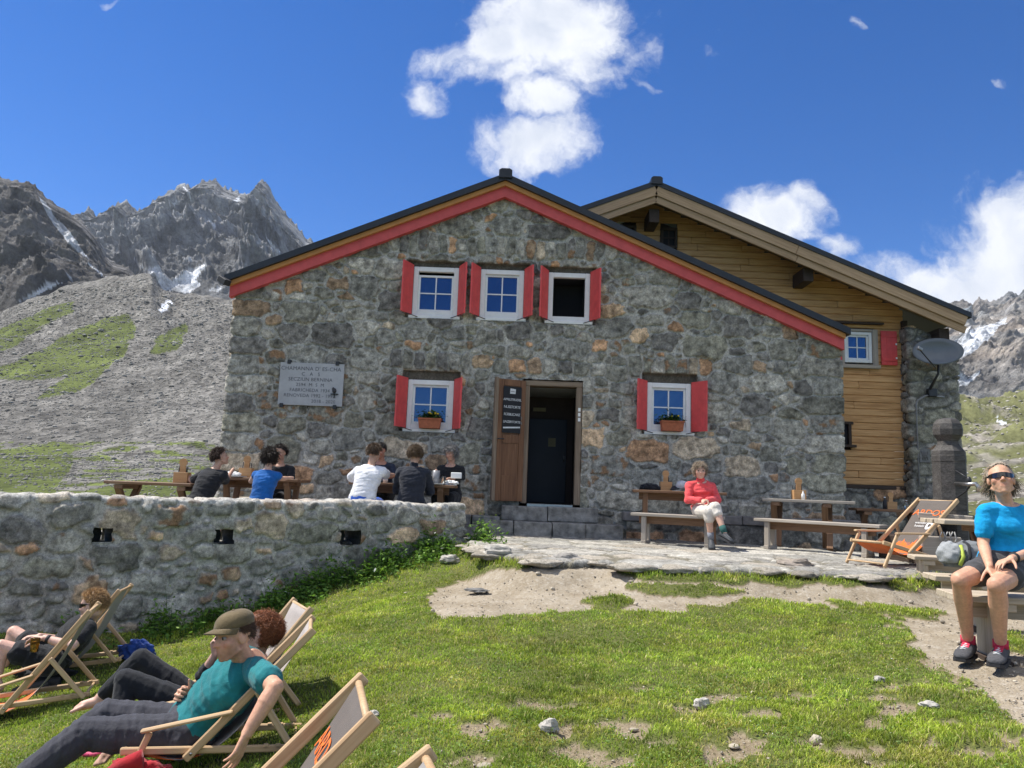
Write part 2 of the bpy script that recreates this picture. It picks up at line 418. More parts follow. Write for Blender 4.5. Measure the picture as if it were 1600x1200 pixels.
def gz(x, y):
    x, y = np.asarray(x, float), np.asarray(y, float)
    sh = x.shape; x, y = x.ravel(), y.ravel(); z = np.zeros(x.size)
    for i in range(0, x.size, 20000):
        X, Y = x[i:i + 20000], y[i:i + 20000]
        r2 = (X[:, None] - CP[None, :, 0]) ** 2 + (Y[:, None] - CP[None, :, 1]) ** 2
        z[i:i + 20000] = _tps(r2) @ _w[:NCP] + _w[NCP] + _w[NCP + 1] * X + _w[NCP + 2] * Y
    fl = np.clip(z, -.7, 1.3)
    ww = .06 + .49 * sstep(-.75, -.15, x); t = sstep(0, 1, (polydist(x, y, TERRG) + ww) / (ww + .05))
    z = fl * (1 - t) + (TZ - .05) * t
    z = z + .018 * fbm(x * 1.3, y * 1.3, 0, 3) + .008 * fbm(x * 6, y * 6, 5, 2)
    return z.reshape(sh)
def hit(px, py, lift=0.):                                      # where a view ray of the photo meets the ground
    d = ray(px, py); ts = np.linspace(2.2, 14, 500); P = CAM[None] + d[None] * (ts / d[1])[:, None]
    g = gz(P[:, 0], P[:, 1]); k = np.argmax(P[:, 2] < g)
    p = P[k].copy(); p[2] = g[k] + lift; return p

SAND = [[(662, 936), (690, 914), (760, 893), (830, 882), (935, 880), (985, 900), (1100, 908), (1250, 911), (1330, 913), (1372, 906), (1440, 915), (1600, 925), (1900, 940), (1900, 1190), (1640, 1180), (1580, 1120),
         (1530, 1075), (1470, 1040), (1425, 1010), (1410, 968), (1300, 950), (1230, 939), (1160, 936), (1112, 946), (1050, 956), (960, 949), (860, 956), (760, 963), (682, 963)]]
ISLE = [[(985, 906), (1100, 911), (1165, 921), (1120, 931), (1060, 930), (1000, 925), (978, 914)], [(912, 936), (950, 932), (985, 940), (965, 950), (925, 951)], [(1290, 938), (1440, 950), (1490, 957), (1440, 966), (1350, 958)],
        [(1378, 905), (1446, 910), (1450, 922), (1390, 918)], [(1555, 985), (1640, 1000), (1640, 1030), (1575, 1012)]]
BARE = [(790, 1135, 90, 26), (880, 1165, 130, 22), (1010, 1150, 60, 22), (1130, 1165, 60, 30), (1260, 1172, 90, 28), (1180, 1120, 60, 14), (870, 1100, 70, 12), (1400, 1100, 50, 18), (1460, 1140, 60, 20), (1340, 1060, 40, 10), (700, 1120, 60, 10), (1050, 1060, 60, 9), (1540, 1190, 120, 25), (960, 1195, 90, 16)]
def grassiness(P):
    P = np.asarray(P); px, py = pr(P); x, y = P[:, 0], P[:, 1]
    w = 14 * fbm(x * 3.1, y * 3.1, 1, 4); w2 = 9 * fbm(x * 3.1, y * 3.1, 9, 4)
    qx, qy = px + w * 1.5, py + w2 * .8
    s = np.zeros(len(P), bool)
    for p in SAND: s |= inpoly(qx, qy, p)
    for p in ISLE: s &= ~inpoly(qx, qy, p)
    g = np.where(s, 0., 1.)
    b = np.zeros(len(P))
    for cx, cy, a, h in BARE: b = np.maximum(b, 1 - ((px - cx) / a) ** 2 - ((py - cy) / h) ** 2)
    nn = fbm(x * 4, y * 4, 3, 5)
    bare = sstep(.12, .36, nn + np.clip(b, -1, 1) * .42 - .05)
    far = ~((px > -300) & (px < 1900) & (py > 780) & (py < 1300))
    bare = np.where(((py < 1070) & (px < 1380)) | (px < 640), 0, bare); bare = np.where(far, 0, bare)
    g = g * (1 - .9 * bare)
    behind = polydist(x, y, TERRG) > -.02
    return np.where(behind, sstep(-.15, .1, fbm(x * .8, y * .8, 2, 4)) * .8 * (x < -5.), g)

def axis(lo, hi, flo, fhi, fine, coarse):
    a = np.arange(lo, flo, coarse); b = np.arange(flo, fhi, fine); c = np.arange(fhi, hi + coarse, coarse); return np.r_[a, b, c]
gx = axis(-16, 16, -4.8, 5.4, .035, .35); gy = axis(-7, 19, 2.6, 9.6, .035, .3)
GX, GY = np.meshgrid(gx, gy); GZ = gz(GX, GY)
GP = np.stack([GX.ravel(), GY.ravel(), GZ.ravel()], 1); GG = grassiness(GP)
sandn = sstep(.5, .1, GG)
GP[:, 2] += sandn * (-.022 + .012 * fbm(GP[:, 0] * 5, GP[:, 1] * 5, 0, 4) + .006 * fbm(GP[:, 0] * 22, GP[:, 1] * 22, 0, 2))
m, n, b = newmat('alpine ground'); co = n.co()
g = n.attr('grass', 'Fac')
f1, f2 = n.noise(2.2, 6, .6, co), n.noise(55, 4, .7, co)
sand = n.ramp(n.math('ADD', n.math('MULTIPLY', f1, .6), n.math('MULTIPLY', f2, .4)), [(.32, (.22, .18, .125)), (.5, (.32, .27, .20)), (.68, (.41, .36, .285))])
grit = n.rng(n.voro(70, vec=co), .0, .45); sand = n.mix(n.math('MULTIPLY', n.rng(n.voro(45, vec=co, out='Color'), .62, .9), .4), sand, (.50, .46, .39))
soil = n.ramp(f2, [(.3, (.075, .09, .025)), (.6, (.13, .14, .045)), (.8, (.19, .165, .08))])
mud = n.ramp(f2, [(.3, (.13, .095, .055)), (.55, (.23, .18, .11)), (.75, (.36, .31, .22))])
mx = n.mix(n.rng(n.noise(9, 5, .65, co), .48, .6), sand, mud)
finish(n, b, n.mix(n.rng(g, .14, .6, smooth=True), n.mix(n.rng(g, .02, .09), n.mix(.25, sand, mx), n.mix(.75, sand, mud)), soil), .95, n.bump(n.math('ADD', n.math('MULTIPLY', f2, .6), n.math('MULTIPLY', grit, .5)), .6, .02), .15)
MAT['ground'] = m
tag(mesh_obj('ground', GP, grid_faces(len(gx), len(gy)), m, smooth=True, attrs={'grass': GG}), kind='structure')

# ================================================================== rubble masonry
def stone_field(U, V, seed, sizes, manual=(), warp=.035, rot=.12, over=.9, p=3.8):
    r = np.random.default_rng(seed); u0, u1, v0, v1 = U[0], U[-1], V[0], V[-1]
    C = np.array([(c[0], c[1], c[2], c[3], 0) for c in manual], float).reshape(-1, 5)
    for (a0, a1, b0, b1, tries) in sizes:
        for _ in range(tries):
            a, b = r.uniform(a0, a1), r.uniform(b0, b1); cx, cy = r.uniform(u0, u1), r.uniform(v0, v1)
            if len(C):
                q = (np.abs((C[:, 0] - cx) / (C[:, 2] + a)) ** p + np.abs((C[:, 1] - cy) / (C[:, 3] + b)) ** p)
                if q.min() < over ** p: continue
            C = np.vstack([C, (cx, cy, a, b, r.normal(0, rot))])
    UU, VV = np.meshgrid(U, V)
    wu = UU + warp * fbm(UU * 3.3, VV * 3.3, seed, 4); wv = VV + warp * fbm(UU * 3.3, VV * 3.3, seed + 40, 4); wu = wu + .012 * fbm(UU * 14, VV * 14, seed + 1, 3); wv = wv + .012 * fbm(UU * 14, VV * 14, seed + 2, 3)
    F1 = np.full(UU.shape, 9.); F2 = F1.copy(); ID = np.zeros(UU.shape, int)
    du, dv = U[1] - U[0], V[1] - V[0]
    for k, (cx, cy, a, b, t) in enumerate(C):
        R_ = 2.2 * max(a, b) + .16
        i0, i1 = max(0, int((cx - R_ - u0) / du)), min(len(U), int((cx + R_ - u0) / du) + 2)
        j0, j1 = max(0, int((cy - R_ - v0) / dv)), min(len(V), int((cy + R_ - v0) / dv) + 2)
        if i0 >= i1 or j0 >= j1: continue
        s = np.s_[j0:j1, i0:i1]; dx, dy = wu[s] - cx, wv[s] - cy
        x, y = dx * math.cos(t) + dy * math.sin(t), -dx * math.sin(t) + dy * math.cos(t)
        d = ((np.abs(x / a) ** p + np.abs(y / b) ** p) ** (1 / p) - 1) * min(a, b) * 1.1
        f1, f2, idd = F1[s], F2[s], ID[s]
        new = d < f1
        F2[s] = np.where(new, f1, np.minimum(f2, d)); F1[s] = np.where(new, d, f1); ID[s] = np.where(new, k, idd)
    return UU, VV, F1, (F2 - F1) * .5, ID, len(C)
PAL = np.array((1.03, 1.0, .955)) * 1.85 * np.array([(.105, .104, .090), (.125, .125, .115), (.092, .090, .085), (.150, .147, .130), (.175, .170, .152), (.13, .128, .105), (.215, .207, .185), (.225, .140, .085), (.265, .195, .13), (.165, .12, .082), (.225, .19, .145)])
def stone_look(F1, E, ID, nc, seed, mort=.015, pw=(18, 16, 13, 14, 10, 12, 4, 5, 2.5, 3.5, 3), relief=.04, mcol=(.27, .25, .205), UU=None, VV=None, gap=.05):
    r = np.random.default_rng(seed + 5); pw = np.array(pw, float)
    col = PAL[r.choice(len(PAL), nc, p=pw / pw.sum())] * r.uniform(.82, 1.2, (nc, 1)); off = r.uniform(-.012, .012, nc)
    tilt = r.normal(0, .05, (nc, 2))
    mt = mort * (1 + .9 * fbm(UU * 5, VV * 5, seed, 3))
    s = sstep(.72, 1.12, E / np.maximum(mt, .003)) * sstep(gap, gap * .5, F1)
    c = col[ID]
    n1 = fbm(UU * 9, VV * 9, seed + ID * 1.7, 5)[..., None]
    rust = sstep(.15, .45, fbm(UU * 6, VV * 6, seed + 77 + ID * .9, 3))[..., None] * (r.uniform(0, 1, nc)[ID] < .16)[..., None]
    c = c * (1 + .75 * n1); c = c * (1 - rust) + np.array((.25, .155, .09)) * rust
    mo = np.array(mcol) * (1 + .28 * fbm(UU * 7, VV * 7, seed + 3, 4))[..., None]
    c = mo * (1 - s[..., None]) + c * s[..., None]
    h = s * (relief * .55 + off[ID] + tilt[ID, 0] * np.sin(UU * 9) * .3) * sstep(0, .028, E) + .011 * fbm(UU * 11, VV * 11, seed, 4) * (.4 + s) + .010 * fbm(UU * 2.5, VV * 2.5, 8, 3)
    h = h + relief * .45 * s - .016 * np.exp(-((E / np.maximum(mt, .003) - .80) / .26) ** 2) * (.5 + .9 * np.clip(fbm(UU * 4, VV * 4, seed + 60, 3) + .3, 0, 1))
    return np.clip(c, .01, .9), s, h
m, n, b = newmat('rubble masonry'); co = n.co()
f1, f2 = n.noise(30, 7, .72, co), n.noise(105, 4, .65, co)
st = n.attr('stone', 'Fac')
k = n.rng(f1, .28, .72, .42, 1.62); k2 = n.rng(f2, .28, .72, .66, 1.36)
base = n.mix(1., n.attr('Col'), n.math('MULTIPLY', k, k2), 'MULTIPLY')
lich = n.math('MULTIPLY', n.rng(n.noise(17, 5, .7, co), .62, .72), .35)
finish(n, b, n.mix(lich, base, (.30, .30, .25)), .9, n.bump(n.math('ADD', f1, n.math('MULTIPLY', f2, .5)), .7, .012), .2)
MAT['masonry'] = m
def rgba(c): c = c.reshape(-1, 3); return np.c_[c, np.ones(len(c))]

# ------------------------------------------------------------------ the free-standing terrace wall, wrapped over its top
WT = thing('terrace_wall', 'low rubble stone wall with three drain holes along the terrace, deck chairs in front of it', 'wall', (*((W0 + W1) / 2), .4))
ZB, ZT, TH = -.45, 1.365, .40
U = np.arange(-2.6, WL + .0001, .0175); step = .0175
prof = []                                                    # (out, z, nx, nz)
for z in np.arange(ZB, ZT - .05, step): prof.append((0, z, 1, 0))
for a in np.linspace(0, math.pi / 2, 5): prof.append((-.05 + .05 * math.cos(a), ZT - .05 + .05 * math.sin(a), math.cos(a), math.sin(a)))
for t in np.arange(.05 + step, TH - .05, step): prof.append((-t, ZT, 0, 1))
for a in np.linspace(math.pi / 2, math.pi, 5): prof.append((-TH + .05 + .05 * math.cos(a), ZT - .05 + .05 * math.sin(a), math.cos(a), math.sin(a)))
for z in np.arange(ZT - .05 - .05, .6, -.05): prof.append((-TH, z, -1, 0))
prof = np.array(prof); sl_ = np.r_[0, np.cumsum(np.hypot(np.diff(prof[:, 0]), np.diff(prof[:, 1])))] + ZB
Vreg = np.arange(sl_[0], sl_[-1] + step, step)
UU, VV, F1, E_, ID, nc = stone_field(U, Vreg, 21, [(.17, .28, .10, .16, 420), (.10, .17, .07, .11, 1600), (.05, .09, .04, .065, 5000)], over=.88)
c, s, h = stone_look(F1, E_, ID, nc, 21, mort=.022, pw=(8, 10, 6, 16, 16, 10, 9, 4, 5, 4, 9), relief=.05, mcol=(.42, .40, .35), UU=UU, VV=VV)
ri = np.clip(np.round((sl_ - sl_[0]) / step).astype(int), 0, len(Vreg) - 1)
c, s, h = c[ri], s[ri], h[ri]
h = h * (1 - .65 * sstep(ZT - .12, ZT - .02, prof[:, 1]))[:, None]
topm = (prof[:, 3] > .5)[:, None]
c = np.where(topm[..., None] & True, c * .35 + .65 * np.array((.42, .41, .38)) * (1 + .3 * fbm(UU[ri] * 8, VV[ri] * 8, 4, 4))[..., None], c)
base_p = W0[None, None, :] + WD[None, None, :] * U[None, :, None]
wav = .035 * fbm(U * .9, 0 * U, 1, 3) + .03 * fbm(U * 4, 0 * U, 3, 3)
zz = prof[:, 1][:, None] + wav[None] * sstep(.9, ZT, prof[:, 1])[:, None]
out = prof[:, 0][:, None] + h * prof[:, 2][:, None]; zz = zz + h * prof[:, 3][:, None]
PX = base_p[..., 0] + WN[0] * out; PY = base_p[..., 1] + WN[1] * out
V_ = np.stack([PX, PY, zz + 0 * PX], -1).reshape(-1, 3)
HOLES = []
for (x0, y0, x1, y1) in ((147, 824, 174, 847), (335, 827, 364, 850), (531, 828, 560, 850)):
    us, zs = [], []
    for px, py in ((x0, y0), (x1, y1)):
        d = ray(px, py); t = ((W0 - CAM[:2]) @ WN) / (d[:2] @ WN); p = CAM + d * t; us.append((p[:2] - W0) @ WD); zs.append(p[2])
    HOLES.append((us[0], us[1], min(zs), max(zs)))
uf = (U[:-1] + U[1:]) / 2; zf = (prof[:-1, 1] + prof[1:, 1]) / 2
keep = np.ones((len(prof) - 1, len(U) - 1), bool)
for a, b2, z0, z1 in HOLES:
    keep &= ~(((uf > a) & (uf < b2))[None] & ((zf > z0) & (zf < z1))[:, None])
F_ = [tuple(f) for f in grid_faces(len(U), len(prof), keep)]
F_.append(tuple(np.arange(len(prof)) * len(U) + len(U) - 1))
V_ = list(map(tuple, V_)); nb = len(V_)
for a, b2, z0, z1 in HOLES:                                    # sides of the drains
    r0 = [(a - .01, z0 - .01), (b2 + .01, z0 - .01), (b2 + .01, z1 + .01), (a - .01, z1 + .01)]; k = len(V_)
    for o in (.01, -TH - .01):
        for uu_, z in r0: q = W0 + WD * uu_ + WN * o; V_.append((q[0], q[1], z))
    F_ += [(k + i, k + (i + 1) % 4, k + 4 + (i + 1) % 4, k + 4 + i) for i in range(4)]
    k2 = len(V_); wv_ = b2 - a                                  # slab added inside the drain to block the bright view behind
    for uu_, z in ((a - .01, z0 - .01), (a + wv_ * .62, z0 - .01), (a + wv_ * .70, z0 + (z1 - z0) * .5), (a + wv_ * .58, z1 + .01), (a - .01, z1 + .01)): q = W0 + WD * uu_ - WN * (TH * .55); V_.append((q[0], q[1], z))
    F_.append(tuple(range(k2, k2 + 5)))
cc = np.vstack([rgba(c), np.tile((.05, .05, .045, 1), (len(V_) - nb, 1))])  # drain insides near black, their shade put into the colour
mesh_obj('masonry', V_, F_, MAT['masonry'], WT, smooth=True, attrs={'Col': cc, 'stone': np.r_[s.ravel(), np.ones(len(V_) - nb)]})

# ------------------------------------------------------------------ flagstone terrace
ux = np.arange(-5.4, 6.6, .024); vy = np.arange(8.0, 13.02, .024)
UU, VV, F1, E_, ID, nc = stone_field(ux, vy, 5, [(.28, .5, .2, .34, 500), (.16, .28, .12, .2, 1200), (.07, .14, .06, .1, 3000)], warp=.07, rot=.5, over=.84, p=3)
r5 = np.random.default_rng(9)
pal = np.array([(.33, .315, .275), (.28, .27, .24), (.375, .355, .31), (.25, .24, .215), (.34, .305, .25)])
ccol_ = pal[r5.choice(5, nc)] * r5.uniform(.85, 1.15, (nc, 1))
s = sstep(.004, .018, E_) * sstep(.06, .02, F1)
c = ccol_[ID] * (1 + .4 * fbm(UU * 6, VV * 6, ID * .7, 5))[..., None]
c = c * s[..., None] + np.array((.17, .155, .115)) * (1 - s[..., None])
z = TZ + .016 * s + r5.uniform(-.008, .008, nc)[ID] * s + .006 * fbm(UU * 7, VV * 7, 0, 4) + .012 * fbm(UU * 1.2, VV * 1.2, 4, 2)
pd = polydist(UU + .07 * fbm(UU * 2, VV * 2, 7, 3), VV + .10 * fbm(UU * 2.2, VV * 2.2, 2, 4), TERR[:12] + [(-5.3, 18), (-5.3, 9)] + TERR[-2:])
z = z - .03 * sstep(.1, .0, pd)
ok = pd > 0
kf = ok[:-1, :-1] & ok[1:, 1:] & ok[:-1, 1:] & ok[1:, :-1]
o = mesh_obj('terrace', np.stack([UU, VV, z], -1).reshape(-1, 3), grid_faces(len(ux), len(vy), kf), MAT['masonry'], smooth=True, attrs={'Col': rgba(c), 'stone': s.ravel()})
bm = bmesh.new(); bm.from_mesh(o.data)
ed = [e for e in bm.edges if e.is_boundary]
ex = bmesh.ops.extrude_edge_only(bm, edges=ed)
cl_ = bm.verts.layers.float_color['Col']
for v in ex['geom']:
    if isinstance(v, bmesh.types.BMVert): v.co.z -= .07; v[cl_] = (.10, .09, .065, 1)
bmesh.ops.delete(bm, geom=[v for v in bm.verts if not v.link_faces], context='VERTS'); bm.to_mesh(o.data); bm.free()
# irregular edge stones, part of the paving
re_ = np.random.default_rng(15); EP = []
for i in range(len(EDGE) - 1):
    for t in np.arange(0, 1, .32 / np.linalg.norm(EDGE[i + 1] - EDGE[i])):
        if re_.random() < .72: q = EDGE[i] * (1 - t) + EDGE[i + 1] * t + re_.normal(0, .05, 2); EP.append((q[0], q[1] + .06, re_.uniform(.09, .22)))
me_ = o.data; V0 = np.empty(len(me_.vertices) * 3, np.float32); me_.vertices.foreach_get('co', V0)
bm = bmesh.new(); bm.from_mesh(me_); cl_ = bm.verts.layers.float_color['Col']; sl2 = bm.verts.layers.float['stone']
for x, y, rr in EP:
    res_ = bmesh.ops.create_icosphere(bm, subdivisions=3, radius=1.); sh_ = re_.uniform(.7, 1.3); k_ = np.array((.31, .28, .23)) * re_.uniform(.6, 1.15); off = re_.uniform(0, 50)
    vs = np.array([v.co for v in res_['verts']]); f_ = 1 + .42 * fbm(vs[:, 0] * 1.3 + off, vs[:, 1] * 1.3, vs[:, 2] * 1.3, 4)
    for v, c3, ff in zip(res_['verts'], vs, f_):
        p = c3 * ff; v.co = (x + p[0] * rr * sh_ * 1.2, y + p[1] * rr * .9, TZ - .03 + p[2] * rr * .22); v[cl_] = (*(k_ * (.8 + .3 * ff)), 1); v[sl2] = 1
bm.to_mesh(me_); bm.free(); me_.polygons.foreach_set('use_smooth', np.ones(len(me_.polygons), bool))
tag(o, kind='structure')

# ================================================================== mountains and slopes
def interp_curve(pts, xs): pts = sorted(pts); return np.interp(xs, [p[0] for p in pts], [p[1] for p in pts])
def loft(curves, xs, rows, crest=0):
    """curves: (polyline of photo px -> py, distance); returns grid of world points, near to far"""
    K = []
    for pts, Y in curves:
        py = interp_curve(pts, xs); Yv = np.full(len(xs), Y, float) if np.isscalar(Y) else interp_curve(Y, xs)
        K.append(np.stack([at(x, y, Q) for x, y, Q in zip(xs, py, Yv)]))
    out = []; 
    for i in range(len(K) - 1):
        k = rows[i]
        for t in np.arange(k) / k: out.append(K[i] * (1 - t) + K[i + 1] * t)
    out.append(K[-1]); return np.array(out)
def smooth_rows(G, it):
    for _ in range(it): G[1:-1] = (G[:-2] + 2 * G[1:-1] + G[2:]) / 4
    return G
m, n, b = newmat('mountain rock and scree'); co = n.co()
gr_ = n.attr('grain', 'Fac'); co = n.mapv(co, (1, .34, .5))
fa = n.noise(.35, 8, .7, co); fbn = n.noise(3.2, 6, .7, co)
v1 = n.voro(2.4, vec=co, out='Color'); sp = n.new('ShaderNodeSeparateColor'); n.put(sp.inputs[0], v1)
kk = n.math('ADD', n.math('MULTIPLY', n.rng(fa, .3, .7, .72, 1.3), n.rng(fbn, .3, .7, .7, 1.32)), n.math('MULTIPLY', n.math('MULTIPLY', n.math('SUBTRACT', sp.outputs[0], .5), .9), gr_))
finish(n, b, n.mix(1., n.attr('Col'), kk, 'MULTIPLY'), .95, n.bump(n.math('ADD', fbn, n.math('MULTIPLY', n.voro(2.4, vec=co), gr_)), .8, .14), .1)
MAT['mountain'] = m
m, n, b = newmat('far rock'); co = n.co()
fa = n.noise(.05, 10, .72, n.mapv(co, (1, 1, .55))); fbn = n.noise(.25, 8, .7, co)
finish(n, b, n.mix(1., n.attr('Col'), n.math('MULTIPLY', n.rng(fa, .32, .68, .35, 1.65), n.rng(fbn, .3, .7, .55, 1.45)), 'MULTIPLY'), .95, n.bump(n.math('ADD', fa, n.math('MULTIPLY', fbn, .4)), 1., 11.), .1)
MAT['farrock'] = m

def paint(px, py, c, poly, col, edge=4., var=.1, X=None):
    """a patch (snow field, meadow) with a ragged edge"""
    j = edge * 2.2 * fbm(X[..., 0] * .25 / edge, X[..., 1] * .12 / edge, X[..., 2] * .25 / edge, 4)
    q = inpoly(px + j, py + .7 * j, poly)[..., None]
    cc_ = np.array(col) * (1 + var * fbm(X[..., 0] * .2, X[..., 1] * .1, X[..., 2] * .2, 4))[..., None]
    return np.where(q, cc_, c), q[..., 0]

# --- scree slope at the left
xs = np.arange(-420, 680, 2.2)
top = [(-420, 520), (0, 487), (60, 463), (100, 446), (180, 433), (236, 428), (250, 446), (275, 458), (300, 461), (370, 470), (480, 480), (680, 470)]
G = loft([([(-420, 812), (680, 828)], 16), ([(-420, 752), (0, 752), (300, 758), (680, 780)], 24), ([(-420, 700), (0, 712), (300, 715), (680, 740)], 45),
          ([(-420, 620), (0, 610), (200, 612), (680, 630)], 90), ([(-420, 555), (0, 528), (200, 520), (680, 545)], 150), (top, 225), ([(x, y + 34) for x, y in top], 330)], xs, (26, 60, 80, 80, 90, 14))
G[:-16] = smooth_rows(G[:-16], 30)
dist = G[..., 1]; amp = np.clip(dist * .012, .05, 2.2)
hgt = fbm(G[..., 0] * .06, G[..., 1] * .06, 0, 6, .6)
rid = fbm(G[..., 0] * .25 + G[..., 1] * .05, G[..., 1] * .05, 3, 4)
G[..., 2] += amp * hgt * .6 + amp * .22 * rid
px, py = pr(G.reshape(-1, 3)); px, py = px.reshape(G.shape[:2]), py.reshape(G.shape[:2])
c = np.array((.150, .143, .128)) * (1 + .22 * hgt + .45 * rid * .6)[..., None] * np.ones(3)
az_ = G[..., 0] / G[..., 1]; c = c * (1 + .22 * fbm(az_ * 26 + .6 * hgt, np.log(G[..., 1]) * 1.3, 9, 4) + .15 * fbm(az_ * 90, np.log(G[..., 1]) * 5, 9, 4))[..., None]
gcol = (.095, .115, .034)
grain = np.ones(px.shape)
for poly in ([(190, 484), (207, 506), (210, 528), (194, 555), (155, 590), (119, 614), (57, 625), (75, 604), (106, 588), (40, 592), (-60, 590), (26, 566), (88, 533), (155, 497)],
             [(-300, 620), (0, 552), (35, 533), (115, 486), (119, 471), (66, 484), (0, 519), (-300, 560)], [(234, 555), (261, 515), (287, 502), (296, 524), (283, 550), (247, 557)],
             [(-300, 690), (0, 712), (60, 700), (124, 702), (105, 735), (60, 775), (-300, 800)], [(130, 762), (230, 745), (300, 742), (330, 770), (120, 790)]):
    c, q = paint(px, py, c, poly, gcol, 4.5, .5, G); grain = np.where(q, .25, grain)
patchy = (fbm(G[..., 0] * .5, G[..., 1] * .5, 0, 5) > .12) & (py > 690) & (px < 420)
c = np.where(patchy[..., None], np.array(gcol) * 1.1, c)
c, q = paint(px, py, c, [(248, 484), (255, 468), (267, 469), (262, 482), (252, 489)], (.82, .84, .87), 3, .05, G)
tag(mesh_obj('scree_slope', G.reshape(-1, 3), grid_faces(len(xs), len(G)), MAT['mountain'], smooth=True, attrs={'Col': rgba(c), 'grain': grain.ravel()}), kind='structure')
SCREE = G

# --- dark cliff left, then the jagged main ridge
def rocky(name, curves, xs, rows, amp, sc1, col, snow, seed, edge_keep=6, warm=0.):
    G = loft(curves, xs, rows); nr = rows[0]; R0 = G.copy()
    x, y, z = G[..., 0], G[..., 1], G[..., 2]
    rd = ridged(x * sc1, y * sc1, z * sc1 * .8 + seed, 8, .6) - .3; lo = fbm(x * sc1 * .4, y * sc1 * .4, z * sc1 * .3 + seed, 3)
    ii = np.arange(len(G))[:, None]; w = np.where(ii <= nr, sstep(0, .22, (nr - ii) / nr) * .97 + .03, .03) * sstep(0, .12, ii / nr)
    dsp = amp * (rd * .5 + lo * .8) * w
    G[..., 1] -= dsp * .75; G[..., 2] += dsp * .55
    hf = amp * (.12 * fbm(x * sc1 * 7, y * sc1 * 7, z * sc1 * 7, 4, .65) + .10 * (ridged(x * sc1 * 4, y * sc1 * 4, z * sc1 * 4, 4, .6) - .3)) * sstep(0, .05, (nr - ii) / nr + .0) * sstep(0, .1, ii / nr)
    G[..., 1] -= hf * .7; G[..., 2] += hf * .7
    tel = (G[..., 2] - 1.6) / G[..., 1]; tcr = ((R0[nr, :, 2] - 1.6) / R0[nr, :, 1])[None]; lim = tcr * (1 - .004 * np.clip((nr - ii) / nr * 20, 0, 6)); k_ = (tel > lim) & (ii != nr)
    G[..., 2] = np.where(k_, 1.6 + lim * G[..., 1], G[..., 2])
    spike = np.clip(ridged(xs * .085, 0 * xs, seed + 3., 5, .65), -.2, 1.3); G[nr - 2:nr + 2, :, 2] += (spike * amp * .11)[None]
    px, py = pr(G.reshape(-1, 3)); px, py = px.reshape(x.shape), py.reshape(x.shape)
    t = (.5 + .5 * np.clip(rd, -1, 1))
    c = np.array(col)[None, None] * (.55 + .7 * t + .6 * fbm(x * sc1 * 2, y * sc1 * 2, z * sc1 * 2, 5))[..., None]
    if warm: c = c * (1 + warm * fbm(x * .01, z * .02, seed, 3)[..., None] * np.array((1., .3, -.4)))
    for poly in snow: c, q = paint(px, py, c, poly, (.80, .83, .87), 2.2, .05, G * .4)
    return tag(mesh_obj(name, G.reshape(-1, 3), grid_faces(len(xs), len(G)), MAT['farrock'], smooth=False, attrs={'Col': rgba(np.clip(c, .01, .9))}), kind='structure')
rocky('rock_cliff', [([(-500, 640), (-200, 540), (0, 520), (30, 492), (60, 480), (120, 462), (180, 452), (245, 458)], 250),
                     ([(-500, 150), (-200, 215), (-60, 255), (0, 278), (20, 284), (45, 287), (55, 291), (62, 300), (75, 312), (100, 330), (115, 340), (132, 351), (150, 372), (165, 400), (178, 412), (200, 419), (215, 434), (245, 452)], 430),
                     ([(-500, 300), (245, 480)], 640)], np.arange(-500, 246, 1.5), (230, 12), 10, .035, (.175, .168, .16),
      [[(61, 308), (72, 317), (84, 338), (103, 354), (112, 369), (128, 388), (135, 402), (122, 393), (104, 378), (92, 362), (78, 341), (66, 322)], [(136, 409), (168, 434), (150, 424)],
       [(95, 419), (118, 439), (103, 431)], [(28, 472), (53, 457), (75, 440), (97, 441), (72, 453), (44, 469)]], 2.3)
rocky('mountain_ridge', [([(60, 520), (240, 470), (480, 500), (720, 520)], 480),
                         ([(60, 372), (100, 350), (130, 336), (137, 327), (150, 341), (165, 334), (185, 320), (198, 314), (215, 332), (235, 320), (250, 308), (270, 302), (284, 290), (300, 297), (315, 285), (340, 285), (350, 296), (365, 301), (385, 309), (395, 305), (400, 293), (407, 282), (418, 292), (430, 314), (445, 335), (460, 352), (480, 376), (500, 385), (560, 425), (720, 470)], 1000),
                         ([(60, 480), (720, 560)], 1350)], np.arange(60, 720, 1.1), (300, 12), 40, .011, (.24, .245, .25),
      [[(226, 422), (247, 413), (252, 426), (269, 440), (291, 422), (329, 413), (303, 435), (313, 444), (297, 459), (254, 453), (242, 432)], [(206, 399), (217, 412), (232, 424), (219, 418)], [(180, 426), (207, 431), (200, 437)],
       [(364, 312), (376, 306), (373, 319)], [(260, 320), (282, 312), (272, 320)], [(413, 366), (438, 394), (431, 398), (421, 382)], [(326, 455), (349, 448), (344, 459)], [(287, 292), (291, 292), (299, 310), (296, 311)], [(322, 338), (338, 352), (336, 358), (324, 345)], [(290, 405), (303, 403), (300, 411)]], 7.7)
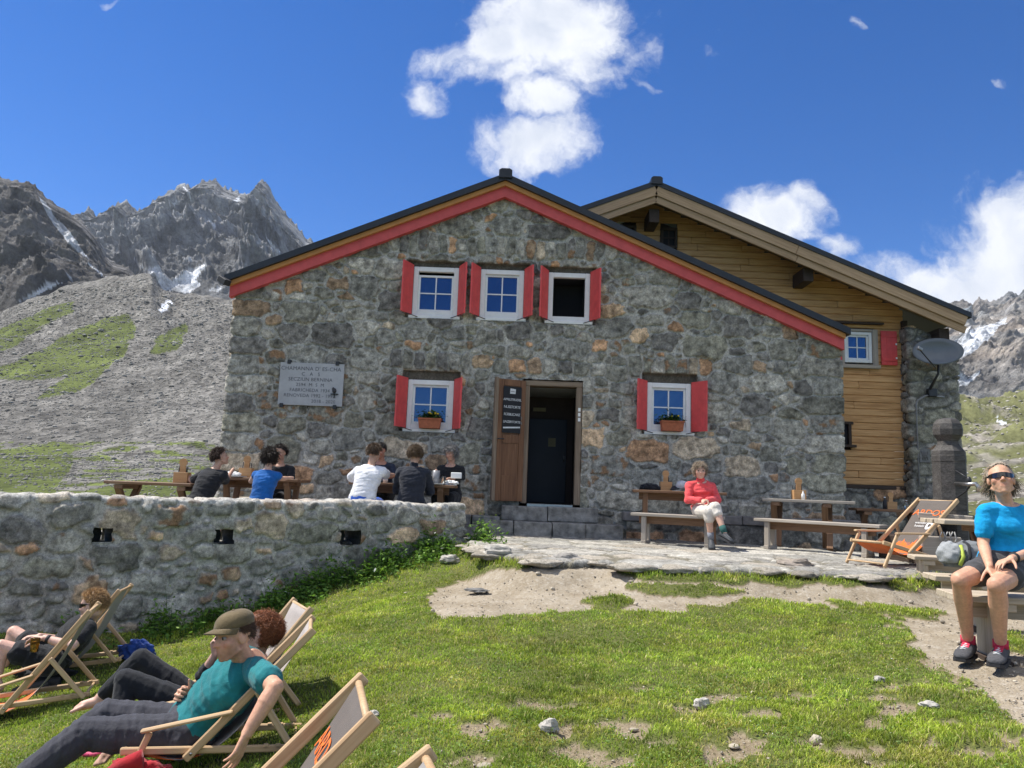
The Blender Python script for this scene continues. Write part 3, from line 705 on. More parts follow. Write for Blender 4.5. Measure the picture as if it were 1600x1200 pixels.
# --- right: far ridge, mid slope, near hillside
rocky('far_ridge', [([(1330, 640), (1480, 640), (1600, 640), (2100, 650)], 520),
                    ([(1330, 515), (1440, 496), (1480, 478), (1495, 472), (1510, 470), (1520, 479), (1530, 466), (1545, 472), (1562, 470), (1572, 459), (1580, 458), (1590, 463), (1600, 455), (1660, 468), (1720, 440), (2100, 420)], 1000),
                    ([(1330, 620), (2100, 600)], 1300)], np.arange(1330, 2100, 1.5), (220, 12), 24, .012, (.27, .255, .235),
      [[(1492, 534), (1520, 517), (1574, 497), (1568, 507), (1548, 526), (1516, 550), (1490, 570), (1470, 583)], [(1478, 560), (1510, 590), (1532, 579), (1525, 590), (1500, 604)], [(1500, 524), (1520, 512), (1516, 520)], [(1440, 600), (1500, 560), (1480, 590)]], 4.1, warm=.25)
xs = np.arange(1180, 2200, 2.2)
top = [(1180, 700), (1400, 640), (1485, 622), (1540, 626), (1600, 622), (1800, 600), (2200, 590)]
G = loft([([(1180, 826), (2200, 850)], 16), ([(1180, 800), (1480, 786), (1600, 772), (2200, 770)], 24), ([(1180, 775), (1480, 742), (1600, 725), (2200, 720)], 48), ([(1180, 745), (1480, 690), (1600, 672), (2200, 660)], 100), (top, 190), ([(x, y + 20) for x, y in top], 320)], xs, (26, 60, 80, 90, 14))
G[:-16] = smooth_rows(G[:-16], 25)
amp = np.clip(G[..., 1] * .016, .06, 2.4); hgt = fbm(G[..., 0] * .07, G[..., 1] * .07, 4, 6, .6)
G[..., 2] += amp * hgt * 1.4
px, py = pr(G.reshape(-1, 3)); px, py = px.reshape(G.shape[:2]), py.reshape(G.shape[:2])
gg = sstep(-.28, .18, fbm(G[..., 0] * .22, G[..., 1] * .10, 8, 5) + .30 * np.exp(-((py - 650) / 26) ** 2) + .12 - .3 * np.exp(-((py - 690) / 22) ** 2))[..., None]
c = np.array((.215, .197, .168)) * (1 + .5 * hgt)[..., None] * (1 - gg) + np.array((.112, .114, .052)) * (1 + .4 * hgt)[..., None] * gg
c, q = paint(px, py, c, [(1549, 653), (1573, 661), (1568, 665)], (.8, .83, .87), 1.5, .05, G)
tag(mesh_obj('hillside', G.reshape(-1, 3), grid_faces(len(xs), len(G)), MAT['mountain'], smooth=True, attrs={'Col': rgba(np.clip(c, .01, .9)), 'grain': (.8 - .5 * gg[..., 0]).ravel()}), kind='structure')
HILL = G
# far ground sheet to the horizon, well below everything modelled nearer
mb = MB(); mb.add([(-9000, -9000, -6), (9000, -9000, -6), (9000, 9000, -6), (-9000, 9000, -6)], [(0, 1, 2, 3)])
o = mb.build('valley_floor', plain('valley meadow', (.13, .15, .06), .95, .3, .02, 0)); tag(o, kind='structure')

# ------------------------------------------------------------------ loose stones
_t = (1 + 5 ** .5) / 2
IV = np.array([(-1, _t, 0), (1, _t, 0), (-1, -_t, 0), (1, -_t, 0), (0, -1, _t), (0, 1, _t), (0, -1, -_t), (0, 1, -_t), (_t, 0, -1), (_t, 0, 1), (-_t, 0, -1), (-_t, 0, 1)]); IV /= np.linalg.norm(IV[0])
IF = np.array([(0, 11, 5), (0, 5, 1), (0, 1, 7), (0, 7, 10), (0, 10, 11), (1, 5, 9), (5, 11, 4), (11, 10, 2), (10, 7, 6), (7, 1, 8), (3, 9, 4), (3, 4, 2), (3, 2, 6), (3, 6, 8), (3, 8, 9), (4, 9, 5), (2, 4, 11), (6, 2, 10), (8, 6, 7), (9, 8, 1)])
def rocks(name, P, S, cols, mat, flat=.62):
    N = len(P); r = np.random.default_rng(N)
    sc_ = S[:, None, None] * r.uniform(.65, 1.35, (N, 1, 3)) * np.array((1, 1, flat)); V = IV[None] * r.uniform(.72, 1.25, (N, 12, 1)) * sc_
    a = r.uniform(0, 6.28, N); ca, sa = np.cos(a)[:, None], np.sin(a)[:, None]
    X = V[..., 0] * ca - V[..., 1] * sa; Y = V[..., 0] * sa + V[..., 1] * ca
    V = np.stack([X, Y, V[..., 2]], -1) + P[:, None]
    F = (IF[None] + (np.arange(N) * 12)[:, None, None]).reshape(-1, 3)
    return tag(mesh_obj(name, V.reshape(-1, 3), F, mat, attrs={'Col': rgba(np.repeat(cols, 12, 0)), 'grain': np.zeros(N * 12)}), kind='stuff')
def on_grid(G, xs0, N, lo, hi, seed, bias=1.):
    r = np.random.default_rng(seed); t = lo + (hi - lo) * r.random(N) ** bias; u = r.random(N)
    i = (t * (len(G) - 2)).astype(int); j = (u * (G.shape[1] - 2)).astype(int)
    return G[i, j] + (G[i, j + 1] - G[i, j]) * r.random((N, 1)), r
P, r = on_grid(SCREE, 0, 42000, .03, .93, 4, .8); S = P[:, 1] * r.uniform(.0005, .0013, len(P)) * (1 + 1.8 * (r.random(len(P)) < .04)) + .015
pxr, pyr = pr(P)
rocks('scree_stones', P + np.c_[0 * S, 0 * S, S * .15], S, np.array((.23, .22, .195)) * r.uniform(.6, 1.6, (len(P), 1)), MAT['mountain'])
P, r = on_grid(HILL, 0, 6000, .03, .9, 6, .8); S = P[:, 1] * r.uniform(.0008, .0025, len(P)) + .02
rocks('hillside_stones', P + np.c_[0 * S, 0 * S, S * .15], S, np.array((.36, .335, .29)) * r.uniform(.5, 1.4, (len(P), 1)), MAT['mountain'])
# ================================================================== the stone hut
FY = 13.0; XL, XR = -4.81, 5.60; RX = -.245; SL = .425
hut = thing('stone_hut', 'grey rubble stone mountain hut with red shutters and red gable trim', 'hut', (.4, FY, TZ))
def rz(x, z0=6.93): return z0 - SL * abs(x - RX)             # underside of the black roof sheet at the gable
WIN = [(-1.783, -.994, 4.52, 5.395), (-.612, .146, 4.525, 5.39), (.572, 1.298, 4.515, 5.38), (-1.774, -.989, 2.56, 3.40), (2.318, 3.067, 2.665, 3.50)]
DOOR = (.30, 1.135, 1.375, 3.455)
st_ = .015
U = np.arange(-.7 + XL, XR + .7, st_); V = np.arange(.55, 6.98, st_)
man = [(x + rng.normal(0, .012), 5.80 + rng.normal(0, .02), .072, .14) for x in np.arange(-2.15, 1.75, .172)]
man += [(x, 3.74, .085, .16) for x in np.arange(-2.0, -.7, .2)] + [(x, 3.78, .085, .15) for x in np.arange(2.1, 3.4, .2)] + [(x, 3.70, .13, .11) for x in np.arange(.1, 1.5, .27)]
for k in range(14): man += [(XL + .17 + .09 * (k % 2), .9 + .33 * k, .26 + .09 * (k % 2), .15), (XR - .2 - .1 * (k % 2), .9 + .33 * k, .28 + .1 * (k % 2), .15)]
big = [(.24, .38, .13, .19, 260)]
UU, VV, F1, E_, ID, nc = stone_field(U, V, 11, [(.26, .42, .15, .22, 70), (.20, .32, .13, .19, 330), (.13, .22, .09, .145, 1100), (.075, .13, .055, .09, 3500), (.04, .07, .035, .055, 4000)], man, warp=.04, over=.93)
c, s, h = stone_look(F1, E_, ID, nc, 11, mort=.017, relief=.04, UU=UU, VV=VV, mcol=(.43, .41, .365))
# wet-dark render smear under the windows and lintel shading stones are left plain; mortar laid wide up in the gable
px_ = np.clip(UU, XL, XR); ex = UU - px_
ang = np.clip(np.abs(ex) / .06, 0, 1) * math.pi / 2 * np.sign(ex)
side = np.maximum(np.abs(ex) - .06, 0)
nx, ny = np.sin(ang), -np.cos(ang)
PX = px_ + .04 * np.sin(ang) + h * nx + .018 * fbm(VV * 3, VV * 0, 3, 3) * (np.abs(ex) > 0)
PY = FY + .04 * (1 - np.cos(ang)) + side + h * ny
ok = VV < rz(UU) - .14
OPEN = [(a - .0, b, z0 - .0, z1) for a, b, z0, z1 in WIN] + [(DOOR[0] - .1, DOOR[1] + .06, DOOR[2] - .03, DOOR[3] + .02)]
REC = .0
for a, b, z0, z1 in OPEN: ok &= ~((UU > a) & (UU < b) & (VV > z0) & (VV < z1))
kf = ok[:-1, :-1] & ok[1:, 1:] & ok[:-1, 1:] & ok[1:, :-1]
# recessed soffit above the lower windows and beside the frames: the masonry steps back a little
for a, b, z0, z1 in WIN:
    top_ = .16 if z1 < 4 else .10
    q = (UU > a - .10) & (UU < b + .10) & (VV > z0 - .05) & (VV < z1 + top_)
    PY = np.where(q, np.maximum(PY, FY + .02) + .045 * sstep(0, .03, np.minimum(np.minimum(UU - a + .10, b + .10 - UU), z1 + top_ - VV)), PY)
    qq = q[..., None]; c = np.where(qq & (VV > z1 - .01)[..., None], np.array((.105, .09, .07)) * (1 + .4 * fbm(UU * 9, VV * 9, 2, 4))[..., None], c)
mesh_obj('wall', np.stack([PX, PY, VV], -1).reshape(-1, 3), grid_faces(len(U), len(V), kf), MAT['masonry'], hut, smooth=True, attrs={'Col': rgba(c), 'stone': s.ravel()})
# the rest of the shell behind the front (side and back walls)
mb = MB()
mb.add([(XL + .02, FY + .5, .3), (XL + .02, 20, .3), (XL + .02, 20, rz(XL) - .1), (XL + .02, FY + .5, rz(XL) - .1)], [(0, 1, 2, 3)])
mb.add([(XR - .02, FY + .5, .3), (XR - .02, 20, .3), (XR - .02, 20, rz(XR) - .1), (XR - .02, FY + .5, rz(XR) - .1)], [(0, 1, 2, 3)])
mb.add([(XL, 20, .3), (XR, 20, .3), (XR, 20, rz(XR) - .1), (RX, 20, rz(RX) - .1), (XL, 20, rz(XL) - .1)], [(0, 1, 2, 3, 4)])
mb.build('rear_wall', plain('rubble render', (.17, .17, .16), .9, .3, 7, .4, bd=.03), hut)
# roof: two black slabs, ridge cap
mb = MB()
for sg, xe in ((-1, -4.97), (1, 5.705)):
    xa = RX
    mb.prism([(xa, 12.74, rz(xa)), (xe, 12.74, rz(xe)), (xe, 12.74, rz(xe) + .115), (xa, 12.74, rz(xa) + .115)], (0, 7.5, 0))
roof = mb.build('roof', MAT['black'], hut)
MB().prism([(RX - .115, 12.70, rz(RX) + .02), (RX + .115, 12.70, rz(RX) + .02), (RX + .115, 12.70, rz(RX) + .155), (RX + .07, 12.70, rz(RX) + .185), (RX - .07, 12.70, rz(RX) + .185), (RX - .115, 12.70, rz(RX) + .155)], (0, 7.5, 0)).build('ridge_cap', MAT['black'], roof)
for nm, d0, d1, yf, mm in (('ochre_board', .0, .082, 12.80, MAT['orange']), ('red_board', .082, .268, 12.86, MAT['redtrim'])):
    mb = MB()
    for xe in (-4.90, 5.64):
        mb.prism([(RX, yf, rz(RX) - d0 - .002), (xe, yf, rz(xe) - d0 - .002), (xe, yf, rz(xe) - d1), (RX, yf, rz(RX) - d1)], (0, .22 if d0 == 0 else .12, 0))
    mb.build(nm, mm, roof)
# ------------------------------------------------------------------ windows
def window(par, x0, x1, z0, z1, y, kind='shut', sh=(1, 1), ang=66, frame=MAT['white'], sill=True, shw=.325, hooks=True, fw=.085):
    mb = MB(); d = .09
    mb.box((x0, y, z0), (x0 + fw, y + d, z1)); mb.box((x1 - fw, y, z0), (x1, y + d, z1))
    mb.box((x0 + fw, y + .001, z1 - fw), (x1 - fw, y + d, z1)); mb.box((x0 + fw, y + .001, z0), (x1 - fw, y + d, z0 + fw))
    w = mb.build('window', frame, par)
    a0, a1, b0, b1 = x0 + fw, x1 - fw, z0 + fw, z1 - fw
    if kind != 'open':
        top = b1
        if kind == 'tilt': top = b1 - .055
        mb = MB(); f2 = .038; yy_ = y + .035
        mb.box((a0, yy_, b0), (a0 + f2, yy_ + .04, top)); mb.box((a1 - f2, yy_, b0), (a1, yy_ + .04, top))
        mb.box((a0 + f2, yy_ + .001, top - f2), (a1 - f2, yy_ + .04, top)); mb.box((a0 + f2, yy_ + .001, b0), (a1 - f2, yy_ + .04, b0 + f2))
        xm, zm = (a0 + a1) / 2, (b0 + top) / 2
        mb.box((xm - .011, yy_ + .008, b0 + f2), (xm + .011, yy_ + .036, top - f2)); mb.box((a0 + f2, yy_ + .01, zm - .011), (xm - .012, yy_ + .034, zm + .011)); mb.box((xm + .012, yy_ + .01, zm - .011), (a1 - f2, yy_ + .034, zm + .011))
        mb.build('sash', frame, w)
        dx = .006
        mb = MB()
        for (p, q, r_, t_) in ((a0 + f2 - .004, xm - .008, b0 + f2 - .004, zm - .008), (xm + .008, a1 - f2 + .004, b0 + f2 - .004, zm - .008), (a0 + f2 - .004, xm - .008, zm + .008, top - f2 + .004), (xm + .008, a1 - f2 + .004, zm + .008, top - f2 + .004)):
            j = rnd.uniform(-.004, .004); mb.add([(p, yy_ + .022 + j, r_), (q, yy_ + .022 - j, r_), (q, yy_ + .022 - j * .5, t_), (p, yy_ + .022 + j * .6, t_)], [(0, 1, 2, 3)])
        mb.build('pane', MAT['pane'], w)
    MB().box((a0 - .02, y + .085, b0 - .02), (a1 + .02, y + .75, b1 + .02)).build('dark_room', MAT['dark'], w) if kind == 'none' else None
    mb = MB(); R_ = .5                                        # dark room behind
    P8 = [(a0 - .01, y + .086, b0 - .01), (a1 + .01, y + .086, b0 - .01), (a1 + .01, y + .086, b1 + .01), (a0 - .01, y + .086, b1 + .01)]
    mb.add(P8 + [(p[0], p[1] + R_, p[2]) for p in P8], [(4, 5, 6, 7), (0, 1, 5, 4), (1, 2, 6, 5), (2, 3, 7, 6), (3, 0, 4, 7)]); mb.build('room_lining', MAT['dark'], w)
    if sill: MB().box((x0 - .05, y - .055, z0 - .055), (x1 + .05, y + .05, z0 - .002)).build('sill', frame, w)
    for sg, on in ((-1, sh[0]), (1, sh[1])):
        if not on: continue
        A = math.radians(ang if on is True or on == 1 else on)
        hx = x0 - .012 if sg < 0 else x1 + .012; hy = y - .012
        dx, dy = sg * math.cos(A), -math.sin(A)
        tx, ty = -dy * sg * .014, dx * sg * .014
        mb = MB(); nb_ = 3
        for i in range(nb_):
            u0, u1 = shw * i / nb_ + .001, shw * (i + 1) / nb_ - .001
            mb.prism([(hx + dx * u0 + tx, hy + dy * u0 + ty, z0 + .01), (hx + dx * u1 + tx, hy + dy * u1 + ty, z0 + .01), (hx + dx * u1 - tx, hy + dy * u1 - ty, z0 + .01), (hx + dx * u0 - tx, hy + dy * u0 - ty, z0 + .01)], (0, 0, z1 - z0 + .015))
        for zc in (z0 + .14, z1 - .14):                        # ledges across the boards
            mb.bar((hx + dx * .02 + tx * 1.6, hy + dy * .02 + ty * 1.6, zc), (hx + dx * (shw - .02) + tx * 1.6, hy + dy * (shw - .02) + ty * 1.6, zc), .02, .05)
        sh_ = mb.build('shutter', MAT['red'], w)
        if hooks:
            MB().tube([(hx + dx * .17, hy + dy * .17, z0 + .01), (hx - sg * .17, y - .02, z0 - .045), (hx - sg * .2, y - .03, z0 - .045)], .007, 6).build('stay_hook', MAT['iron'], w)
            MB().ell((hx + dx * .17 + tx * 3, hy + dy * .17 + ty * 3, (z0 + z1) / 2), (.012, .012, .02)).build('latch', MAT['steel'], sh_)
    return w
wy = FY + .03
window(hut, *WIN[0], wy, 'tilt'); window(hut, *WIN[1], wy); window(hut, *WIN[2], wy, 'open'); window(hut, *WIN[3], wy, shw=.33, ang=66); window(hut, *WIN[4], wy, shw=.33, ang=54)
# ------------------------------------------------------------------ door
x0, x1, z0, z1 = DOOR
mb = MB(); y = FY - .015
mb.box((x1 - .03, y, z0), (x1 + .075, y + .16, z1 - .09)); mb.box((x0 - .09, y, z0), (x0 + .01, y + .16, z1 - .09)); mb.box((x0 - .09, y - .004, z1 - .09), (x1 + .075, y + .16, z1))
df = mb.build('door_frame', MAT['frame_wood'], hut)
MB().box((x0 + .02, y - .02, z0 - .05), (x1 - .05, y + .3, z0)).build('threshold', MAT['steel'], df)
mb = MB(); [mb.box((x1 + .005, y - .012, 2.78 + k * .085), (x1 + .045, y - .001, 2.84 + k * .085)) for k in range(3)]; mb.build('room_tally', MAT['paper'], df)
# vestibule
vy0, vy1 = FY + .14, FY + 1.5; a0, a1, zt = x0 - .05, x1 + .05, z1 - .10
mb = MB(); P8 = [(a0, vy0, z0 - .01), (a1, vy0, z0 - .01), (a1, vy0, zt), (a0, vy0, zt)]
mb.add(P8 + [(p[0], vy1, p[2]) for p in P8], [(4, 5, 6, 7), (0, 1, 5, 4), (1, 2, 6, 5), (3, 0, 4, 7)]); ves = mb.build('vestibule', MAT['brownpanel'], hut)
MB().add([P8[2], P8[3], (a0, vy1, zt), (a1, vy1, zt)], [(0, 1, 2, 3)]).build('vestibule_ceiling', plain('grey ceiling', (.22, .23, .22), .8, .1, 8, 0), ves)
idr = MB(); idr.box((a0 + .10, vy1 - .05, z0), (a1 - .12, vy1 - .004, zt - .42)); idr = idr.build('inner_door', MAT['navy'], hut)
MB().box((.72, vy1 - .058, 2.42), (.86, vy1 - .051, 2.58)).build('notice', MAT['note'], idr)
MB().tube([(1.02, vy1 - .07, 2.28), (1.02, vy1 - .10, 2.28), (1.02, vy1 - .10, 2.16)], .012, 6).build('handle', MAT['steel'], idr)
MB().box((.42, vy1 - .022, 3.08), (.66, vy1 - .006, 3.15)).build('sign_plate', MAT['note'], ves)
# door leaf, swung out to the left
hp = np.array((x0 - .07, FY - .035)); A = math.radians(24); dd = np.array((-math.cos(A), -math.sin(A))); nn_ = np.array((dd[1], -dd[0])); 
if nn_[1] > 0: nn_ = -nn_
LW, lz0, lz1 = .50, z0 + .03, z1 - .02
def lp_(u, z, o=0.): q = hp + dd * u + nn_ * o; return (q[0], q[1], z)
mb = MB(); t = .05
for (ua, ub, za, zb) in ((0, .10, lz0, lz1), (LW - .10, LW, lz0, lz1), (.1, LW - .1, lz0, lz0 + .42), (.1, LW - .1, lz1 - .11, lz1), (.1, LW - .1, 2.36, 2.50)):
    mb.bar(lp_((ua + ub) / 2, za), lp_((ua + ub) / 2, zb), abs(ub - ua) - .002, t, up=(*nn_, 0))
for k in range(3): u = .1 + .12 * k + .06; mb.bar(lp_(u, lz0 + .40), lp_(u, 2.38), .12, .024, up=(*nn_, 0))
mb.bar(lp_(LW / 2, 2.48), lp_(LW / 2, lz1 - .1), LW - .19, .02, up=(*nn_, 0))
leaf = mb.build('door_leaf', MAT['door'], hut)
MB().bar(lp_(LW + .03, lz0), lp_(LW + .03, lz1 + .02), .06, .07, up=(*nn_, 0)).build('leaf_stile', MAT['frame_wood'], leaf)
MB().tube([lp_(LW + .0, 2.42, .05), lp_(LW + .0, 2.42, .10), lp_(LW - .1, 2.42, .10)], .011, 6).build('handle', MAT['iron'], leaf)
# ------------------------------------------------------------------ lettering
def text(txt, size, origin, xdir, updir, mat, parent, name='lettering', ext=.002, align='CENTER', space=1.):
    cu_ = bpy.data.curves.new(name, 'FONT'); cu_.body = txt; cu_.size = size; cu_.extrude = ext; cu_.align_x = align; cu_.align_y = 'CENTER'; cu_.space_character = space; cu_.resolution_u = 3
    ob = bpy.data.objects.new(name, cu_); COL.objects.link(ob)
    x, u = Vector(xdir).normalized(), Vector(updir).normalized(); z = x.cross(u)
    mw = Matrix.Translation(Vector([float(v) for v in origin])) @ Matrix(((x.x, u.x, z.x, 0), (x.y, u.y, z.y, 0), (x.z, u.z, z.z, 0), (0, 0, 0, 1)))
    dg = bpy.context.evaluated_depsgraph_get(); me = bpy.data.meshes.new_from_object(ob.evaluated_get(dg)); bpy.data.objects.remove(ob)
    me.name = name; me.transform(mw); me.materials.clear(); me.materials.append(mat)
    o = bpy.data.objects.new(name, me); COL.objects.link(o); return attach(o, parent)
# menu board hanging on the leaf
c0 = lp_(LW / 2 + .0, 2.93, .035)
bd = thing('menu_board', 'black chalkboard with a cake menu hung on the open door leaf', 'board', c0)
xd, nv = (-dd[0], -dd[1], 0), (*nn_, 0)
mb = MB(); mb.bar(lp_(LW / 2, 2.53, .035), lp_(LW / 2, 3.31, .035), .335, .012, up=(*nn_, 0)); mb.build('panel', MAT['chalk'], bd)
def onb(u, z): return lp_(LW / 2 - u, z, .043)
for i, (tx, sz) in enumerate((('APFELSTRUDEL', .056), ('NUSSTORTE', .062), ('RÜEBLICAKE', .060), ('LINZERTORTE', .056))):
    text(tx, sz * 1.0, onb(0, 3.09 - i * .125), xd, (.03, 0, 1), MAT['chalkwhite'], bd, ext=.001, space=.86)
MB().prism([onb(-.05, 3.19), onb(.05, 3.19), onb(.055, 3.27), onb(-.045, 3.28)], [v * .002 for v in nv]).build('badge', MAT['chalkwhite'], bd)
text('menu', .035, lp_(LW / 2, 3.23, .048), xd, (0, 0, 1), MAT['chalk'], bd, ext=.0005)
MB().prism([onb(-.155, 2.60), onb(.155, 2.62), onb(.155, 2.645), onb(-.155, 2.625)], [v * .002 for v in nv]).build('chalk_rail', MAT['chalkwhite'], bd)
# stone plaque
pq = thing('memorial_plaque', 'pale grey stone plaque engraved with the hut name and dates, on the hut wall', 'plaque', (-3.4, FY - .06, 2.87))
MB().box((-3.945, FY - .085, 2.875), (-2.86, FY - .05, 3.60)).build('slab', plain('pale grey slate slab', (.36, .37, .385), .7, .12, 5, .06), pq)
for i, (tx, sz) in enumerate((("CHAMANNA D' ES-CHA", .092), ('C   A   S', .085), ('SECZIUN BERNINA', .085), ('2594  M  S  M', .08), ('FABRICHEDA 1934', .08), ('RENOVEDA 1992 - 1997', .08), ('                    2018 - 2020', .08))):
    text(tx, sz, (-3.42, FY - .0865, 3.50 - i * .092), (1, 0, 0), (0, 0, 1), MAT['slate'], pq, ext=.001, space=1.05)
mb = MB()
for x, z in ((-3.8, 3.61), (-2.98, 3.61), (-3.88, 2.865), (-2.98, 2.865)): mb.box((x - .03, FY - .10, z - .035), (x + .03, FY - .02, z + .035))
mb.build('clamp', MAT['iron'], pq)
mb = MB(); mb.ell((-3.0, FY - .10, 3.14), (.035, .02, .045)); mb.ell((-3.02, FY - .10, 3.17), (.02, .015, .03)); mb.box((-3.06, FY - .11, 3.075), (-2.93, FY - .09, 3.09)); mb.box((-3.0, FY - .11, 3.02), (-2.985, FY - .09, 3.09)); mb.build('flower_emblem', MAT['iron'], pq)
# floodlight under the left eave
fl = thing('floodlight', 'small black floodlight under the left eave of the stone hut', 'lamp', (-4.95, FY - .2, 4.86))
MB().bar((-5.02, 12.74, 4.97), (-4.86, 12.64, 4.87), .13, .10).build('housing', MAT['rubber'], fl)
MB().tube([(-4.93, 12.72, 4.92), (-4.85, 12.95, 4.93)], .018, 8).build('bracket', MAT['iron'], fl)
# steps and ledge
mb = MB(); rs = random.Random(4)
def ashlar(xa, xb, ya, yb, za, zb, n):
    cs = np.linspace(xa, xb, n + 1); cs[1:-1] += [rs.uniform(-.07, .07) for _ in cs[1:-1]]
    for i in range(n): mb.bar((cs[i] + .006, (ya + yb) / 2 + rs.uniform(-.012, .012), (za + zb) / 2 + rs.uniform(-.006, .006)), (cs[i + 1] - .006, (ya + yb) / 2 + rs.uniform(-.012, .012), (za + zb) / 2 + rs.uniform(-.006, .006)), yb - ya, zb - za, c=.02)
ashlar(-.10, 1.48, 12.62, 12.99, 1.10, 1.335, 2); ashlar(-.42, 1.84, 12.26, 12.64, .86, 1.10, 4)
stp = thing('stone_steps', 'two worn grey stone steps below the hut door', 'steps', (.6, 12.6, TZ))
stepm = plain('worn step stone', (.215, .208, .19), .85, .6, 7, .9, bd=.03)
mb.build('treads', stepm, stp)
mb = MB(); ashlar(1.9, 5.75, 12.62, 12.99, 1.16, 1.30, 6)
lg = thing('stone_ledge', 'low stone ledge running along the hut foot right of the steps', 'ledge', (3.8, 12.8, TZ))
mb.build('coping', plain('reddish grey coping', (.205, .19, .18), .85, .35, 8, .4, bd=.02), lg)
UL = np.arange(1.95, 5.75, .022); VLg = np.arange(.82, 1.17, .022)
UU, VV, F1, E_, ID, nc = stone_field(UL, VLg, 31, [(.2, .34, .12, .17, 200), (.08, .15, .06, .1, 700)])
c, s, h = stone_look(F1, E_, ID, nc, 31, UU=UU, VV=VV)
mesh_obj('footing', np.stack([UU, 12.70 - h, VV], -1).reshape(-1, 3), grid_faces(len(UL), len(VLg)), MAT['masonry'], lg, True, {'Col': rgba(c), 'stone': s.ravel()})
mb = MB(); ashlar(-.95, -.12, 12.55, 12.99, .86, 1.16, 2); ashlar(-1.0, -.45, 12.2, 12.55, .84, 1.02, 1)
lg2 = thing('side_stones', 'rough stone blocks beside the steps behind the terrace wall end', 'stones', (-.6, 12.6, TZ)); mb.build('blocks', stepm, lg2)

# ================================================================== the timber house behind
BY = 15.0; th = thing('timber_house', 'larch clad timber house with a wide overhanging roof behind the stone hut', 'house', (6, BY, TZ))
TX, TZ0, TS = 2.66, 7.535, .40                                # ridge x, underside of black sheet at the front edge, slope
def tz(x, z0=TZ0): return z0 - TS * abs(x - TX)
mb = MB(); bh = .135; ks = 0
z = 1.93
while z < 7.5:
    off = [(.030, 0), (.042, .03), (.0, bh - .004)]
    def xr(zz): return min(7.755, TX + (TZ0 - .0 - zz) / TS)
    def xl(zz): return max(-1.5, TX - (TZ0 - .0 - zz) / TS)
    zt = z + bh * .6; a, b = xl(zt), xr(zt)
    if b - a > .3:
        cuts = [a] + sorted(rs.uniform(a, b) for _ in range(2)) + [b]
        for i in range(3):
            if cuts[i + 1] - cuts[i] < .1: continue
            w_ = .045 + rs.uniform(0, .008)
            # keep the window openings free
            segs = [(cuts[i] + .0015, cuts[i + 1] - .0015)]
            for (wx0, wx1, wz0, wz1) in ((6.47, 7.17, 4.29, 5.0), (2.89, 3.23, 6.54, 6.96), (2.02, 2.4, 6.62, 6.98), (6.2, 6.66, 2.68, 3.1)):
                if z + bh > wz0 and z < wz1:
                    ns = []
                    for (p, q) in segs:
                        if q < wx0 or p > wx1: ns.append((p, q)); continue
                        if p < wx0 - .05: ns.append((p, wx0))
                        if q > wx1 + .05: ns.append((wx1, q))
                    segs = ns
            for p, q in segs: mb.bar((p, BY + .03 - w_ / 2, z + bh / 2), (q, BY + .03 - w_ / 2, z + bh / 2), w_, bh - .004, c=.012)
    z += bh
wl = mb.build('cladding', MAT['board'], th)
MB().add([(-2, BY + .6, .8), (7.8, BY + .6, .8), (7.8, BY + .6, tz(7.8) - .1), (TX, BY + .6, TZ0 - .1), (-2, BY + .6, tz(-2) - .1)], [(0, 1, 2, 3, 4)]).build('backing', MAT['dark_wood'], th)
# stone base and corner pier
for nm, xa, xb, za, zb, yf, sd in (('stone_base', 5.4, 7.76, .6, 1.93, BY - .03, 41), ('corner_pier', 7.76, 8.62, .5, 5.4, BY - .28, 42)):
    U = np.arange(xa - (.3 if sd == 42 else 0), xb + (.6 if sd == 42 else 0), .022); V = np.arange(za, zb, .022)
    UU, VV, F1, E_, ID, nc = stone_field(U, V, sd, [(.18, .34, .10, .17, 300), (.09, .16, .06, .1, 900), (.05, .08, .04, .06, 1500)])
    c, s, h = stone_look(F1, E_, ID, nc, sd, pw=(20, 14, 18, 12, 8, 16, 2, .6, 1, 3, 2), UU=UU, VV=VV, relief=.04, mcol=(.19, .185, .165))
    pxx = np.clip(UU, xa, xb); exx = UU - pxx; an = np.clip(np.abs(exx) / .06, 0, 1) * math.pi / 2 * np.sign(exx); sdx = np.maximum(np.abs(exx) - .06, 0)
    kk_ = (VV < tz(np.clip(UU, xa, xb)) - .42); kf = kk_[:-1, :-1] & kk_[1:, 1:]
    mesh_obj(nm, np.stack([pxx + .04 * np.sin(an) + h * np.sin(an), yf + .04 * (1 - np.cos(an)) + sdx - h * np.cos(an), VV], -1).reshape(-1, 3), grid_faces(len(U), len(V), kf), MAT['masonry'], th, True, {'Col': rgba(c), 'stone': s.ravel()})
MB().box((7.70, BY - .12, 1.9), (7.79, BY + .02, 5.2)).build('corner_post', MAT['dark_wood'], th)
MB().box((5.6, BY - .09, 1.86), (7.76, BY + .0, 1.935)).build('sill_beam', MAT['dark_wood'], th)
MB().box((7.86, BY - .34, .8), (8.6, 20, 5.2)).build('side_wall', MAT['dark_wood'], th) if False else None
